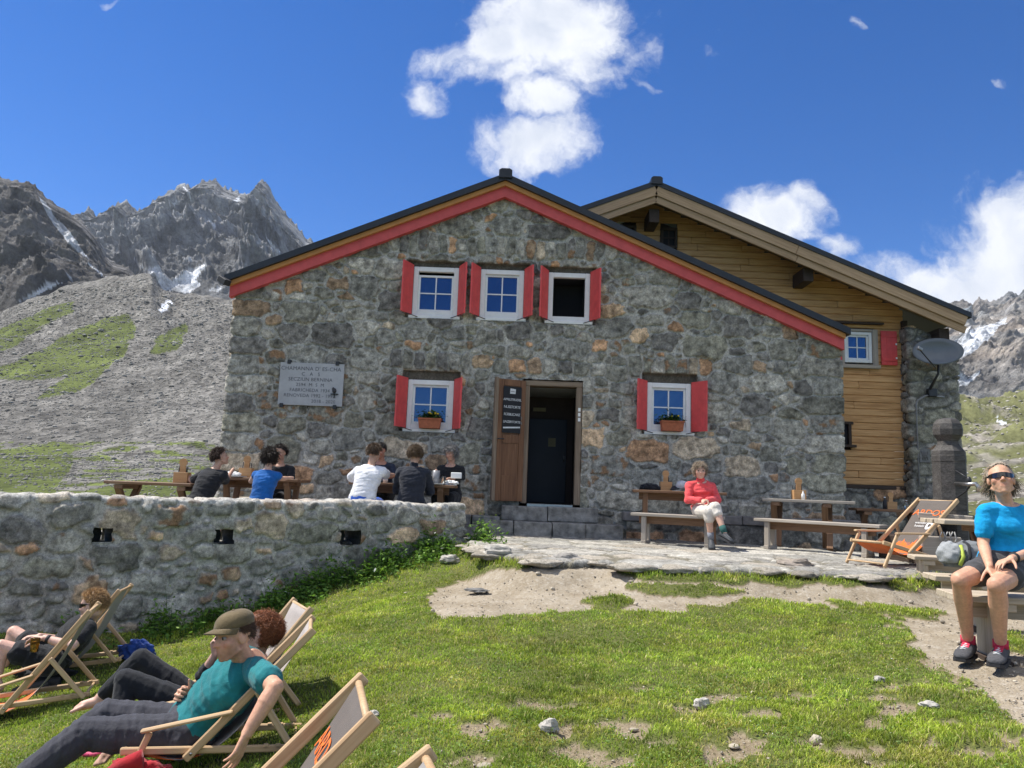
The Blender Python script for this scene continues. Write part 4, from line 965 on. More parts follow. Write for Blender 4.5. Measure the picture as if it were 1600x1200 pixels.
# roof
yf = 14.2
mb = MB()
for xe in (-3.2, 8.66): mb.prism([(TX, yf, tz(TX)), (xe, yf, tz(xe)), (xe, yf, tz(xe) + .10), (TX, yf, tz(TX) + .10)], (0, 8, 0))
rf = mb.build('roof', MAT['black'], th)
MB().prism([(TX - .11, yf - .03, tz(TX) + .02), (TX + .11, yf - .03, tz(TX) + .02), (TX + .11, yf - .03, tz(TX) + .14), (TX + .07, yf - .03, tz(TX) + .17), (TX - .07, yf - .03, tz(TX) + .17), (TX - .11, yf - .03, tz(TX) + .14)], (0, 8, 0)).build('ridge_cap', MAT['black'], rf)
mb = MB(); cosr = 1 / math.hypot(1, TS)
for xe in (-3.1, 8.57):
    sg = 1 if xe > TX else -1
    for d, hh_, yo in ((.095, .185, .02), (.262, .135, .055)):
        a, b = np.array((TX, yf + yo + .02, tz(TX) - d)), np.array((xe, yf + yo + .02, tz(xe) - d))
        e1 = a + (b - a) * .46; mb.bar(a, e1 - (b - a) * .0006, .04, hh_, c=.006); mb.bar(e1 + (b - a) * .0006, b, .04, hh_, c=.006)
mb.build('barge_board', MAT['fascia'], rf)
mb = MB()                                                     # soffit boards
for xe in (-3.1, 8.5):
    k = 9; wv_ = (BY + .0 - yf - .1) / k
    for i in range(k):
        yc = yf + .1 + wv_ * (i + .5); mb.bar((TX, yc, tz(TX) - .03), (xe, yc, tz(xe) - .03), wv_ - .006, .03, c=.004)
mb.build('soffit', MAT['soffit'], rf)
for x, z in ((2.66, 7.0), (5.66, 5.93), (8.25, 4.83), (-.5, 5.9)):
    MB().bar((x, yf + .22, z), (x, BY + .3, z), .20, .27, c=.01).build('purlin', MAT['dark_wood'], rf)
# windows of the timber house
w = window(th, 6.565, 7.115, 4.335, 4.955, BY - .03, sh=(0, 0), hooks=False, fw=.06, sill=False)
mb = MB(); mb.box((6.505, BY - .055, 4.27), (6.56, BY + .04, 5.01)); mb.box((7.12, BY - .055, 4.27), (7.23, BY + .04, 5.01)); mb.box((6.56, BY - .052, 4.96), (7.12, BY + .04, 5.01)); mb.box((6.44, BY - .10, 4.215), (7.25, BY + .04, 4.29)); mb.build('casing', MAT['grey_wood'], w)
mb = MB(); [mb.box((7.28 + i * .105, BY - .075, 4.30), (7.384 + i * .105, BY - .045, 4.985)) for i in range(3)]; [mb.box((7.29, BY - .09, z), (7.585, BY - .076, z + .05)) for z in (4.38, 4.86)]
s1 = mb.build('shutter', MAT['red'], w); mb = MB(); [mb.box((7.55, BY - .105, z), (7.58, BY - .088, z + .035)) for z in (4.42, 4.70)]; mb.build('hinge', MAT['paper'], s1)
mb = MB(); [mb.box((6.17 + i * .11, BY - .075, 4.30), (6.278 + i * .11, BY - .045, 4.985)) for i in range(3)]; mb.build('shutter', MAT['red'], w)
MB().box((6.32, BY - .14, 5.10), (7.32, BY - .02, 5.135)).build('drip_board', MAT['dark_wood'], w)
for (a, b2, z0, z1) in ((2.89, 3.23, 6.54, 6.96), (2.02, 2.4, 6.62, 6.98)):
    mb = MB(); mb.box((a, BY - .06, z0), (a + .055, BY + .04, z1)); mb.box((b2 - .055, BY - .06, z0), (b2, BY + .04, z1)); mb.box((a + .055, BY - .058, z1 - .055), (b2 - .055, BY + .04, z1)); mb.box((a + .055, BY - .058, z0), (b2 - .055, BY + .04, z0 + .05))
    w = mb.build('attic_window', MAT['dark_wood'], th); MB().add([(a + .05, BY - .01, z0 + .04), (b2 - .05, BY - .01, z0 + .04), (b2 - .05, BY - .01, z1 - .05), (a + .05, BY - .01, z1 - .05)], [(0, 1, 2, 3)]).build('pane', MAT['dark'], w)
    xm = (a + b2) / 2; mb = MB(); mb.box((xm - .012, BY - .03, z0 + .05), (xm + .012, BY - .012, z1 - .055)); mb.box((a + .055, BY - .031, (z0 + z1) / 2 - .012), (b2 - .055, BY - .013, (z0 + z1) / 2 + .012)); mb.build('glazing_bar', MAT['dark_wood'], w)
a, b2, z0, z1 = 6.3, 6.66, 2.70, 3.10
mb = MB(); mb.box((b2 - .06, BY - .06, z0), (b2, BY + .04, z1)); mb.box((a, BY - .06, z1), (b2 + .04, BY + .04, z1 + .05)); mb.box((a, BY - .09, z0 - .05), (b2 + .08, BY + .04, z0)); w = mb.build('small_window', MAT['dark_wood'], th)
MB().add([(a, BY - .01, z0), (b2 - .05, BY - .01, z0), (b2 - .05, BY - .01, z1), (a, BY - .01, z1)], [(0, 1, 2, 3)]).build('pane', MAT['dark'], w)
MB().tube([(7.80, BY - .33, 1.95), (7.795, BY - .33, 3.5), (7.81, BY - .35, 3.58), (7.98, BY - .36, 3.68), (8.32, BY - .37, 3.66)], .016, 8).build('cable_conduit', MAT['glassgrey'], th)
# satellite dish on the pier
dc = at(1464, 552, 14.35); sd = thing('satellite_dish', 'grey oval satellite dish on a bent arm fixed to the corner pier', 'dish', dc)
ez = np.array((-.30, -.92, .24)); ez /= np.linalg.norm(ez); exv = np.cross((0, 0, 1), ez); exv /= np.linalg.norm(exv); eyv = np.cross(ez, exv)
pf = [(.0, .0), (.12, .008), (.22, .028), (.32, .06), (.41, .10)]
V, F = [], []; nseg = 40
for side_, dz in ((0, 0), (1, -.012)):
    for r_, z_ in pf:
        for k in range(nseg): a = 2 * math.pi * k / nseg; V.append(dc + exv * r_ * 1.06 * math.cos(a) + eyv * r_ * .66 * math.sin(a) + ez * (z_ + dz))
n5 = len(pf)
for sdn in (0, 1):
    for i in range(n5 - 1):
        for k in range(nseg):
            q = [sdn * n5 * nseg + i * nseg + k, sdn * n5 * nseg + i * nseg + (k + 1) % nseg, sdn * n5 * nseg + (i + 1) * nseg + (k + 1) % nseg, sdn * n5 * nseg + (i + 1) * nseg + k]; F.append(tuple(q))
for k in range(nseg): F.append(((n5 - 1) * nseg + k, (n5 - 1) * nseg + (k + 1) % nseg, (2 * n5 - 1) * nseg + (k + 1) % nseg, (2 * n5 - 1) * nseg + k))
MB().add(V, F, None, True).build('reflector', MAT['dish'], sd)
lnb = at(1436, 545, 13.95)
MB().tube([at(1462, 575, 14.25), lnb], .012, 8).build('feed_arm', MAT['iron'], sd)
MB().bar(lnb + np.array((-.04, -.02, .02)), lnb + np.array((.06, .03, -.01)), .06, .05).build('receiver', MAT['glassgrey'], sd)
MB().tube([at(1466, 570, 14.42), at(1466, 584, 14.42), at(1453, 608, 14.6), at(1451, 612, 14.72)], [.022, .022, .03, .03], 10).build('mast', MAT['iron'], sd)
MB().box(at(1455, 614, 14.66) - .08, at(1455, 614, 14.66) + .08).build('wall_plate', MAT['iron'], sd)
sp_ = thing('carved_stone', 'small carved stone tablet set in the corner pier of the timber house', 'tablet', at(1445, 712, 14.6))
q = at(1445, 712, 14.66); mb = MB(); mb.box(q - np.array((.10, .01, .13)), q + np.array((.10, .04, .13)))
for k in range(5): mb.tube([q + np.array((-.05 + .025 * k, -.015, -.08 + .03 * (k % 2))), q + np.array((-.04 + .02 * k, -.015, .0)), q + np.array((-.06 + .03 * k, -.015, .08))], .009, 5)
mb.build('tablet', plain('carved grey stone', (.17, .17, .165), .8, .3, 30, .3), sp_)
# flower boxes on two sills
def flower_box(x, z, label, yellow):
    f = thing('flower_box', label, 'flower box', (x, FY - .1, z), 'flower boxes on the lower sills')
    mb = MB(); mb.prism([(x - .17, FY - .17, z + .003), (x + .17, FY - .17, z + .003), (x + .19, FY - .185, z + .165), (x - .19, FY - .185, z + .165)], (0, .16, 0)); mb.bar((x - .195, FY - .1, z + .158), (x + .195, FY - .1, z + .158), .19, .03); mb.build('box', MAT['terracotta'], f)
    r = random.Random(int(z * 100)); mb = MB()
    for k in range(420):
        a, e = r.uniform(0, 6.28), r.random(); p = np.array((x + r.gauss(0, .085), FY - .1 + r.gauss(0, .045), z + .17 + abs(r.gauss(0, .055)))); l = r.uniform(.018, .04)
        u = np.array((math.cos(a), math.sin(a), r.uniform(-.4, .8))) * l; v = np.array((-math.sin(a), math.cos(a), r.uniform(-.5, .5))) * l * .5
        mb.add([p - u, p + v, p + u, p - v], [(0, 1, 2, 3)])
    fo = mb.build('foliage', MAT['leaf'], f); mb = MB()
    for k in range(6 if yellow else 2):
        p = (x + r.uniform(-.02, .15) if yellow else x + r.uniform(-.1, .1), FY - .14, z + .24 + r.uniform(0, .05)); mb.ell(p, (.02, .02, .014), None, 8, 5)
    mb.build('blossom', MAT['petal'], f)
flower_box(-1.36, 2.56, 'terracotta flower box with yellow blossoms on the window sill left of the door', True)
flower_box(2.72, 2.665, 'terracotta flower box with plain green foliage on the window sill right of the door', False)
# ================================================================== deck chairs
CM = dict(T=(-.723, .753), S0=(.451, .263), S1x=-.461, A=(.287, .365), Fx=.505, W=.257, L=(-.359, .471), Rx=-.542)
def canvas(name, stops, print_col):
    m, n, b = newmat(name); v = n.attr('fab', 'Vector'); sp = n.new('ShaderNodeSeparateXYZ'); n.put(sp.inputs[0], v)
    t, u = sp.outputs[0], sp.outputs[1]
    w = n.math('MULTIPLY', n.math('SUBTRACT', n.noise(5, 3, .6, n.mapv(v, (1.2, 2.2, 1))), .5), .34)
    q = n.math('ADD', t, w)
    col = n.ramp(n.rng(q, 0, 1), stops, 'CONSTANT')
    wv = n.noise(700, 1, .5, n.co()); wr = n.noise(9, 3, .6, n.co())
    finish(n, b, n.mix(n.rng(wr, .35, .7, 0, .28), col, n.mix(.6, col, (.05, .05, .05))), .85, n.bump(n.math('ADD', wv, n.math('MULTIPLY', wr, 3.)), .3, .006), .15, Sheen_Weight=.1)
    return m
GREY, ORG, PALE = (.135, .115, .10), (.72, .16, .03), (.40, .36, .33)
MAT['canvas'] = canvas('printed deck chair canvas', [(0, GREY), (.35, ORG), (.55, GREY), (.60, ORG)], None)
MAT['canvas_dark'] = canvas('grey deck chair canvas', [(0, (.30, .28, .26)), (.50, ORG), (.62, GREY), (.66, ORG)], None)
MAT['canvas_pale'] = canvas('pale deck chair canvas', [(0, PALE), (.62, ORG), (.72, PALE), (.80, ORG)], None)
def deck_chair(loc, yaw, tilt, s, label, mat, sag=.05, words=True):
    c, sn, ct, st = math.cos(yaw), math.sin(yaw), math.cos(tilt), math.sin(tilt); loc = np.array(loc, float)
    def w(x, y, z):
        x, y, z = x * s, y * s, z * s; x, z = ct * x + st * z, -st * x + ct * z
        return loc + np.array((c * x - sn * y, sn * x + c * y, z))
    t = thing('deck_chair', label, 'deck chair', loc, 'folding wooden deck chairs')
    W_ = CM['W']; T, S0, A_, L_ = CM['T'], CM['S0'], CM['A'], CM['L']
    pv = (S0[0] + .42 * (CM['S1x'] - S0[0]), S0[1] + .42 * (.05 - S0[1]))
    up = w(0, 0, 1) - w(0, 0, 0)
    def bar(name, p, q, ww, hh, y0, y1=None, par=t, mt=None):
        y1 = y0 if y1 is None else y1
        return MB().bar(w(p[0], y0, p[1]), w(q[0], y1, q[1]), ww * s, hh * s, up=up, c=.006).build(name, mt or MAT['chair_wood'], par)
    kb = (A_[1] - pv[1]) / (T[1] - pv[1]); bx = pv[0] + kb * (T[0] - pv[0])
    d = np.array((T[0] - pv[0], T[1] - pv[1])); e = d / np.linalg.norm(d)
    lo = (pv[0] - e[0] * .05, pv[1] - e[1] * .05)
    for sg in (1, -1):
        y = sg * W_
        bar('back_rail', lo, (T[0] + e[0] * .03, T[1] + e[1] * .03), .028, .052, y)
        r = bar('seat_rail', (S0[0] + .02, S0[1] + .005), (CM['S1x'] - .12, .045), .028, .045, y - sg * .034)
        sx = S0[0] - CM['S1x']
        for k in range(3):
            f = .90 + .08 * k; px_ = S0[0] + f * (CM['S1x'] - S0[0]); pz_ = S0[1] + f * (.05 - S0[1]) + .032
            MB().bar(w(px_ - .014, y - sg * .034, pz_), w(px_ + .014, y - sg * .034, pz_ + .004), .028 * s, .026 * s, up=up).build('notch_block', MAT['chair_wood'], r)
        bar('front_leg', (CM['Fx'], .0), (A_[0], A_[1] - .012), .026, .04, y + sg * .003)
        bar('armrest', (A_[0] + .045, A_[1] + .008), (bx - .01, A_[1] + .008), .046, .022, y + sg * .026)
        bar('support_leg', (L_[0], L_[1]), (CM['Rx'], .04), .026, .042, y + sg * .030)
        b_ = MB().tube([w(pv[0], y - sg * .055, pv[1]), w(pv[0], y + sg * .018, pv[1])], .009 * s, 8).build('bolt', MAT['steel'], r)
    bar('top_bar', (T[0], T[1]), (T[0], T[1] + 1e-4), .03, .03, -W_ + .014, W_ - .014) if False else MB().tube([w(T[0], -W_ + .01, T[1]), w(T[0], W_ - .01, T[1])], .014 * s, 10).build('top_bar', MAT['chair_wood'], t)
    MB().tube([w(S0[0], -W_ + .03, S0[1]), w(S0[0], W_ - .03, S0[1])], .015 * s, 10).build('front_bar', MAT['chair_wood'], t)
    MB().tube([w(CM['Rx'], -W_, .05), w(CM['Rx'], W_, .05)], .012 * s, 8).build('rear_bar', MAT['chair_wood'], t)
    MB().tube([w(CM['Fx'] - .01, -W_, .035), w(CM['Fx'] - .01, W_, .035)], .011 * s, 8).build('foot_bar', MAT['chair_wood'], t)
    # sling
    P0, P3 = np.array((T[0] + .012, T[1] + .004)), np.array((S0[0], S0[1] + .012))
    P1 = np.array((T[0] + .56, T[1] - .60 - sag)); P2 = np.array((S0[0] - .42, S0[1] - .24 - sag * .6))
    nt, nw = 44, 13; V, L = [], []; Ws = W_ - .045
    for i in range(nt):
        a = i / (nt - 1); b = (1 - a) ** 3 * P0 + 3 * (1 - a) ** 2 * a * P1 + 3 * (1 - a) * a * a * P2 + a ** 3 * P3
        for k in range(nw):
            u = -1 + 2 * k / (nw - 1); yw = Ws * u * (1 - .05 * math.sin(math.pi * a)); dz = -.012 * (1 - u * u) * math.sin(math.pi * a)
            V.append(w(b[0] - dz * .6, yw, b[1] + dz)); L.append((a, u * .5, 0))
    F = [f for f in grid_faces(nw, nt)]
    fb_ = mesh_obj('sling', V, [tuple(f) for f in F], mat, t, True, {'fab': np.array(L)})
    md = fb_.modifiers.new('cloth thickness', 'SOLIDIFY'); md.thickness = .003 * s; md.offset = 0
    # print on the upper sling
    def fp(a, u):
        b = (1 - a) ** 3 * P0 + 3 * (1 - a) ** 2 * a * P1 + 3 * (1 - a) * a * a * P2 + a ** 3 * P3
        return w(b[0], Ws * u, b[1])
    if words:
        a1 = fp(.085, 0); xd = fp(.085, .2) - fp(.085, -.2); ud = fp(.07, 0) - fp(.11, 0); nrm = np.cross(xd / np.linalg.norm(xd), ud / np.linalg.norm(ud))
        text('ARDOS', .13 * s, a1 + nrm * .006 * s, xd, ud, MAT['printorange'], fb_, 'print', .0008, space=.92)
        a2 = fp(.175, -.1); ud = fp(.15, 0) - fp(.20, 0); nrm = np.cross(xd / np.linalg.norm(xd), ud / np.linalg.norm(ud))
        text('wander\nhotels', .052 * s, a2 + nrm * .009 * s, xd, ud, MAT['printwhite'], fb_, 'print', .0008)
        a3 = fp(.18, .5); X_, U_ = xd / np.linalg.norm(xd), ud / np.linalg.norm(ud); V, F = [], []
        for k in range(20):
            an = 2 * math.pi * k / 20; rr = .05 * s * (1 + .12 * math.cos(3 * an))
            for q in (1, .42): V.append(a3 + nrm * .009 * s + X_ * rr * q * math.cos(an) + U_ * rr * 1.25 * q * math.sin(an))
        for k in range(20): j = (k + 1) % 20; F.append((2 * k, 2 * j, 2 * j + 1, 2 * k + 1))
        mesh_obj('emblem', V, F, MAT['printwhite'], fb_)
    return t, w
def scaled(p, f): p = np.array(p, float); return CAM + (p - CAM) * f
CH = {}
CH['A'] = deck_chair(scaled((-1.876, 5.326, -.256), .8), 3.388, .186, .8, 'wooden deck chair in which the man in the olive cap lies', MAT['canvas_pale'], words=False)
CH['O'] = deck_chair(scaled((-4.317, 7.37, -.61), .8), 3.468, .317, .8, 'empty wooden deck chair with bright orange canvas seat at the left edge', MAT['canvas_dark'], words=False)
CH['C'] = deck_chair(scaled((-4.728, 8.856, -.626), .8), 3.349, .329, .8, 'wooden deck chair with pale grey canvas holding the blond man, nearest the wall', MAT['canvas_pale'], words=False)
CH['B'] = deck_chair(scaled((-2.059, 6.078, -.301), .8), 3.647, .262, .8, 'wooden deck chair with pale canvas under the red haired woman', MAT['canvas_pale'], words=False)
CH['E'] = deck_chair(scaled((-1.056, 2.616, .008), .93), 3.39, .149, .93, 'large empty deck chair with orange print cut off by the bottom edge', MAT['canvas'])
CH['R'] = deck_chair((4.55, 9.12, .895), 3.56, .0, 1.0, 'empty orange and grey deck chair standing alone on the paved terrace', MAT['canvas'])
tp = at(664, 1184, 2.2); q = np.array((-.723, -.257, .753)) * .93; ya = 3.42
CH['E2'] = deck_chair(tp - np.array((math.cos(ya) * q[0] - math.sin(ya) * q[1], math.sin(ya) * q[0] + math.cos(ya) * q[1], q[2])), ya, 0, .93, 'deck chair of which only one rail tip shows at the bottom edge', MAT['canvas_dark'], words=False)

# ================================================================== tables and benches
def plank_table(a, b, w, zt, zg, label, mat, cat='table', name='picnic_table', legs='x', off=0., planks=4, group=None, lf=(.14, .86)):
    """a, b: plan ends of the centre line"""
    a, b = np.array(a, float), np.array(b, float); d = b - a; ln = np.linalg.norm(d); d /= ln; n_ = np.array((-d[1], d[0]))
    t = thing(name, label, cat, (*((a + b) / 2), zg), group)
    mb = MB(); pw = w / planks
    for i in range(planks):
        o = (i - (planks - 1) / 2) * pw; j = rnd.uniform(-.015, .015)
        mb.bar((*(a + n_ * o - d * j), zt - .02), (*(b + n_ * o + d * j), zt - .02), pw - .006, .042, c=.006)
    mb.build('top' if cat == 'table' else 'seat', mat, t)
    lm = MAT['table_wood'] if cat == 'table' else mat
    for f in lf:
        p = a + d * ln * f
        if legs == 'x':
            mb = MB()
            h = w * .42
            mb.bar((*(p + n_ * h), zg), (*(p - n_ * h * .9), zt - .07), .06, .09, up=(*d, 0)); mb.build('leg', lm, t)
            q = p + d * .062
            MB().bar((*(q - n_ * h), zg), (*(q + n_ * h * .9), zt - .07), .06, .09, up=(*d, 0)).build('leg', lm, t)
            MB().bar((*(p + d * .03 - n_ * w * .47), zt - .075), (*(p + d * .03 + n_ * w * .47), zt - .075), .12, .06).build('batten', lm, t)
        elif legs == 'y':
            for sg in (1, -1): MB().bar((*(p + n_ * sg * w * .10), zg + .06), (*(p + n_ * sg * w * .36), zt - .07), .07, .08, up=(*d, 0)).build('leg', lm, t)
            MB().bar((*(p - n_ * w * .4), zg + .03), (*(p + n_ * w * .4), zg + .03), .08, .06).build('foot', lm, t)
            MB().bar((*(p - n_ * w * .45), zt - .07), (*(p + n_ * w * .45), zt - .07), .08, .06).build('batten', lm, t)
        elif legs == 'post':
            for sg in (1, -1): MB().bar((*(p + n_ * sg * w * .3), zg + .03), (*(p + n_ * sg * w * .3), zt - .045), .055, .07, up=(*d, 0)).build('leg', lm, t)
            MB().bar((*(p - n_ * w * .45), zg + .025), (*(p + n_ * w * .45), zg + .025), .07, .05).build('foot', lm, t)
        elif legs == 'panel':
            MB().bar((*p, zg + .02), (*p, zt - .05), w * .86, .05, up=(*d, 0)).build('end_panel', lm, t)
            MB().bar((*(p - n_ * w * .52), zg + .03), (*(p + n_ * w * .52), zg + .03), .10, .06).build('foot', MAT['dark_wood'], t)
            for sg in (1, -1): MB().bar((*(p + n_ * sg * w * .38 - d * .03), zt - .065), (*(p + n_ * sg * w * .38 + d * .09), zt - .065), .05, .05).build('cleat', lm, t)
    if legs in ('post', 'y') or cat == 'bench':
        MB().bar((*(a + d * .10), zt - .095), (*(b - d * .10), zt - .095), .035, .11).build('apron', MAT['table_wood'] if cat == 'bench' and legs == 'post' else lm, t)
    return t
z0 = TZ + .015
plank_table((-5.55, 10.95), (-4.35, 10.95), .62, 1.515, z0 - .03, 'dark brown plank table with crossed legs left of the seated boy', MAT['table_wood'], legs='x')
plank_table((-4.35, 11.75), (-3.08, 11.7), .66, 1.625, z0, 'brown plank table between the woman in blue and the hut corner', MAT['table_wood'], legs='y')
plank_table((-2.35, 11.7), (-.79, 11.72), .66, 1.625, z0, 'brown plank table where four people eat in front of the hut window', MAT['table_wood'], legs='y')
plank_table((-4.75, 10.72), (-3.1, 10.70), .26, 1.10, z0 - .1, 'backless bench under the boy and the woman in blue', MAT['bench_wood'], 'bench', 'bench', 'post', planks=2)
plank_table((-2.6, 10.95), (-.85, 10.92), .26, 1.20, z0 - .05, 'backless bench under the white shirt and the black jacket', MAT['bench_wood'], 'bench', 'bench', 'post', planks=2)
plank_table((-4.3, 12.45), (-3.0, 12.45), .24, 1.32, z0, 'backless wall side bench behind the far left brown table', MAT['bench_wood'], 'bench', 'bench', 'post', planks=2)
plank_table((-2.4, 12.42), (-.8, 12.42), .24, 1.32, z0, 'backless wall side bench under the man in navy and the grey haired woman', MAT['bench_wood'], 'bench', 'bench', 'post', planks=2)
plank_table(at(988, 765, 12.15)[:2], (3.35, 11.95), .60, 1.665, z0, 'brown plank table behind the bench of the woman in red', MAT['table_wood'], legs='post')
plank_table(at(989, 800, 11.55)[:2] + (0, .0), at(1131, 808, 10.95)[:2], .30, 1.325, z0, 'weathered plank bench on which the woman in red sits', MAT['grey_wood'], 'bench', 'bench', 'post', planks=2, lf=(.15, .84))
plank_table(at(1194, 779, 12.2)[:2], at(1335, 783, 11.7)[:2], .60, 1.605, z0, 'plank table with crossed legs behind the long empty bench', MAT['grey_wood'], legs='x', lf=(.12, .68))
plank_table(at(1186, 807, 11.45)[:2], at(1381, 820, 10.15)[:2], .30, 1.315, z0, 'long empty plank bench left of the orange deck chair', MAT['grey_wood'], 'bench', 'bench', 'post', planks=2, lf=(.10, .88))
plank_table(at(1332, 790, 13.2)[:2], at(1436, 794, 13.0)[:2], .62, 1.50, z0, 'small brown table at the foot of the timber house', MAT['table_wood'], legs='x')
plank_table((4.02, 7.35), (5.9, 7.0), .62, 1.47, .66, 'pale plank table with brown braces behind the backpack', MAT['bench_wood'], legs='x', lf=(.2, .85))
plank_table(at(1424, 866, 8.35)[:2] + (.02, .05), (6.1, 7.95), .34, 1.06, .60, 'pale bench with solid end panel in front of the fountain', MAT['bench_wood'], 'bench', 'bench', 'panel', planks=2, lf=(.06, .9))
plank_table(at(1454, 893, 6.2)[:2] + (0, .05), (5.2, 5.9), .30, 1.055, .61, 'pale plank bench carrying the grey backpack', MAT['bench_wood'], 'bench', 'bench', 'panel', planks=2, lf=(.2, .9))
plank_table((2.86, 5.12), (4.9, 4.78), .36, 1.045, .60, 'pale plank bench on which the woman in the blue shirt sits', MAT['bench_wood'], 'bench', 'bench', 'panel', planks=2, lf=(.13, .9))

def caddy(p, label, s=1., rotz=0.):
    p = np.array(p, float); t = thing('cutlery_caddy', label, 'cutlery box', p, 'wooden cutlery caddies on the tables')
    mb = MB(); mb.box(p + np.array((-.085, -.06, 0)) * s, p + np.array((.085, -.045, .13)) * s); mb.box(p + np.array((-.085, .045, 0)) * s, p + np.array((.085, .06, .13)) * s)
    mb.box(p + np.array((-.087, -.045, 0)) * s, p + np.array((-.072, .045, .13)) * s); mb.box(p + np.array((.072, -.045, 0)) * s, p + np.array((.087, .045, .13)) * s); mb.box(p + np.array((-.07, -.045, .003)) * s, p + np.array((.07, .045, .012)) * s)
    bx = mb.build('box', MAT['caddy'], t)
    poly = [(-.035, .0), (.035, .0), (.035, .2)] + [(.05 * math.cos(a), .25 + .05 * math.sin(a)) for a in np.linspace(-.8, math.pi + .8, 14)] + [(-.035, .2)]
    MB().prism([p + np.array((x, -.007, z)) * s for x, z in poly], np.array((0, .014, 0)) * s).build('handle_board', MAT['caddy'], t)
    mb = MB(); r = random.Random(int(abs(p[0]) * 100))
    for k in range(5): x = -.06 + .028 * k + r.uniform(-.006, .006); mb.tube([p + np.array((x, .02, .05)) * s, p + np.array((x + r.uniform(-.02, .02), .03, .19 + r.uniform(0, .04))) * s], .006 * s, 6)
    mb.build('cutlery', MAT['rubber'], t); return t
caddy(at(1040, 764, 12.1) * (1, 1, 0) + (0, 0, 1.667), 'wooden cutlery box with round handle between a dark cloth and a cap', 1.05)
caddy(at(1248, 778, 11.95) * (1, 1, 0) + (0, 0, 1.607), 'wooden cutlery box alone on the table behind the long empty bench', 1.1)
caddy(at(1392, 790, 13.05) * (1, 1, 0) + (0, 0, 1.502), 'wooden cutlery box with bottles beside it, on the table below the timber wall', .95)
caddy(at(284, 752, 10.95) * (1, 1, 0) + (0, 0, 1.517), 'wooden cutlery box on the dark table left of the boy', 1.15)
caddy(at(384, 748, 11.7) * (1, 1, 0) + (0, 0, 1.627), 'wooden cutlery box on the table between the boy and the woman in blue', 1.1)
def bottle(p, h, r, label, mat, group=None):
    t = thing('bottle', label, 'bottle', p, group); p = np.array(p)
    MB().lathe([(r, 0), (r, h * .6), (r * .45, h * .78), (r * .4, h * .92)], p, 14).build('body', mat, t); MB().lathe([(r * .46, h * .92), (r * .46, h)], p, 12).build('cap', MAT['paper'], t); return t
pc = at(1380, 790, 13.0) * (1, 1, 0) + (0, 0, 1.502)
bottle(pc + (-.02, -.1, 0), .2, .032, 'dark sauce bottle left of the cutlery box below the timber wall', MAT['rubber']); bottle(pc + (.33, -.12, 0), .16, .03, 'clear bottle right of the cutlery box below the timber wall', MAT['glass'])
bottle(at(1255, 779, 11.8) * (1, 1, 0) + (0, 0, 1.607), .13, .026, 'small white shaker beside the cutlery box behind the long bench', MAT['paper'])
def blob(name, label, cat, c, r, mat, seed=1, amp=.25, freq=9, n=(40, 26), flatb=True, part=None):
    c = np.array(c, float); mb = MB(); mb.ell((0, 0, 0), (1, 1, 1), None, *n); V = np.array(mb.V)
    k = 1 + amp * fbm(V[:, 0] * freq * r[0] * 3 + seed, V[:, 1] * freq * r[1] * 3, V[:, 2] * freq * r[2] * 3, 4)
    V = V * k[:, None] * np.array(r)
    if flatb: V[:, 2] = np.maximum(V[:, 2], -r[2] * .55)
    o = mesh_obj(name, V + c, mb.F, mat, None, True); return tag(o, label, cat)
MAT['c_black'] = cloth('black cloth', (.014, .015, .018)); MAT['c_navy'] = cloth('navy cloth', (.02, .028, .05)); MAT['c_blue'] = cloth('royal blue cloth', (.02, .06, .26)); MAT['c_redbag'] = cloth('red cloth', (.42, .018, .025))
blob('jacket', 'black jacket folded on the left end of the table behind the woman in red', 'jacket', at(1015, 762, 12.05) * (1, 1, 0) + (0, 0, 1.70), (.16, .11, .07), MAT['c_black'], 3)
cp = at(1062, 763, 12.0) * (1, 1, 0) + (0, 0, 1.72)
t = thing('cap', 'black and white cap lying on the table beside the woman in red', 'cap', cp)
o = blob('crown', None, None, cp + (.04, 0, .03), (.10, .09, .08), cloth('white cap cloth', (.55, .55, .57)), 4, .1); attach(o, t)
MB().prism([cp + (-.16, -.06, -.045), cp + (-.02, -.09, -.03), cp + (-.0, .06, .03), cp + (-.10, .05, .01)], (0, 0, .012)).build('brim', MAT['c_black'], t)
# things on the left tables
def napkins(c, label, r=(.10, .07, .045)): return blob('napkin_pile', label, 'napkins', c, r, MAT['paper'], 8, .6, 14)
napkins(at(705, 750, 11.6) * (1, 1, 0) + (0, 0, 1.65), 'crumpled white napkins at the right end of the four seater table')
napkins(at(364, 744, 11.55) * (1, 1, 0) + (0, 0, 1.66), 'crumpled white napkin beside the boy elbow')
def cup(p, r, h, label, mat, cat='glass', name='drinking_glass'):
    o = MB().lathe([(r * .85, 0), (r, h), (r * .88, h), (r * .75, .012)], p, 16).build(name, mat); return tag(o, label, cat)
cup(at(681, 752, 11.55) * (1, 1, 0) + (0, 0, 1.626), .055, .21, 'tall grey ribbed carafe in front of the grey haired woman', MAT['glassgrey'], 'carafe', 'carafe')
cup(at(692, 752, 11.55) * (1, 1, 0) + (0, 0, 1.626), .04, .13, 'clear glass between the carafe and the napkins', MAT['glass'])
o = MB().bar(at(713, 745, 11.75) + (-.08, 0, .02), at(713, 745, 11.75) + (.08, 0, .02), .09, .09).build('napkin_box', MAT['paper']); tag(o, 'white napkin box behind the crumpled napkins', 'box')
cup(at(671, 752, 11.5) * (1, 1, 0) + (0, 0, 1.626), .035, .14, 'white paper cup left of the carafe', MAT['paper'], 'cup', 'paper_cup')
cup(at(602, 752, 11.6) * (1, 1, 0) + (0, 0, 1.626), .04, .10, 'white mug between the white shirt and the navy shirt', MAT['paper'], 'mug', 'mug')
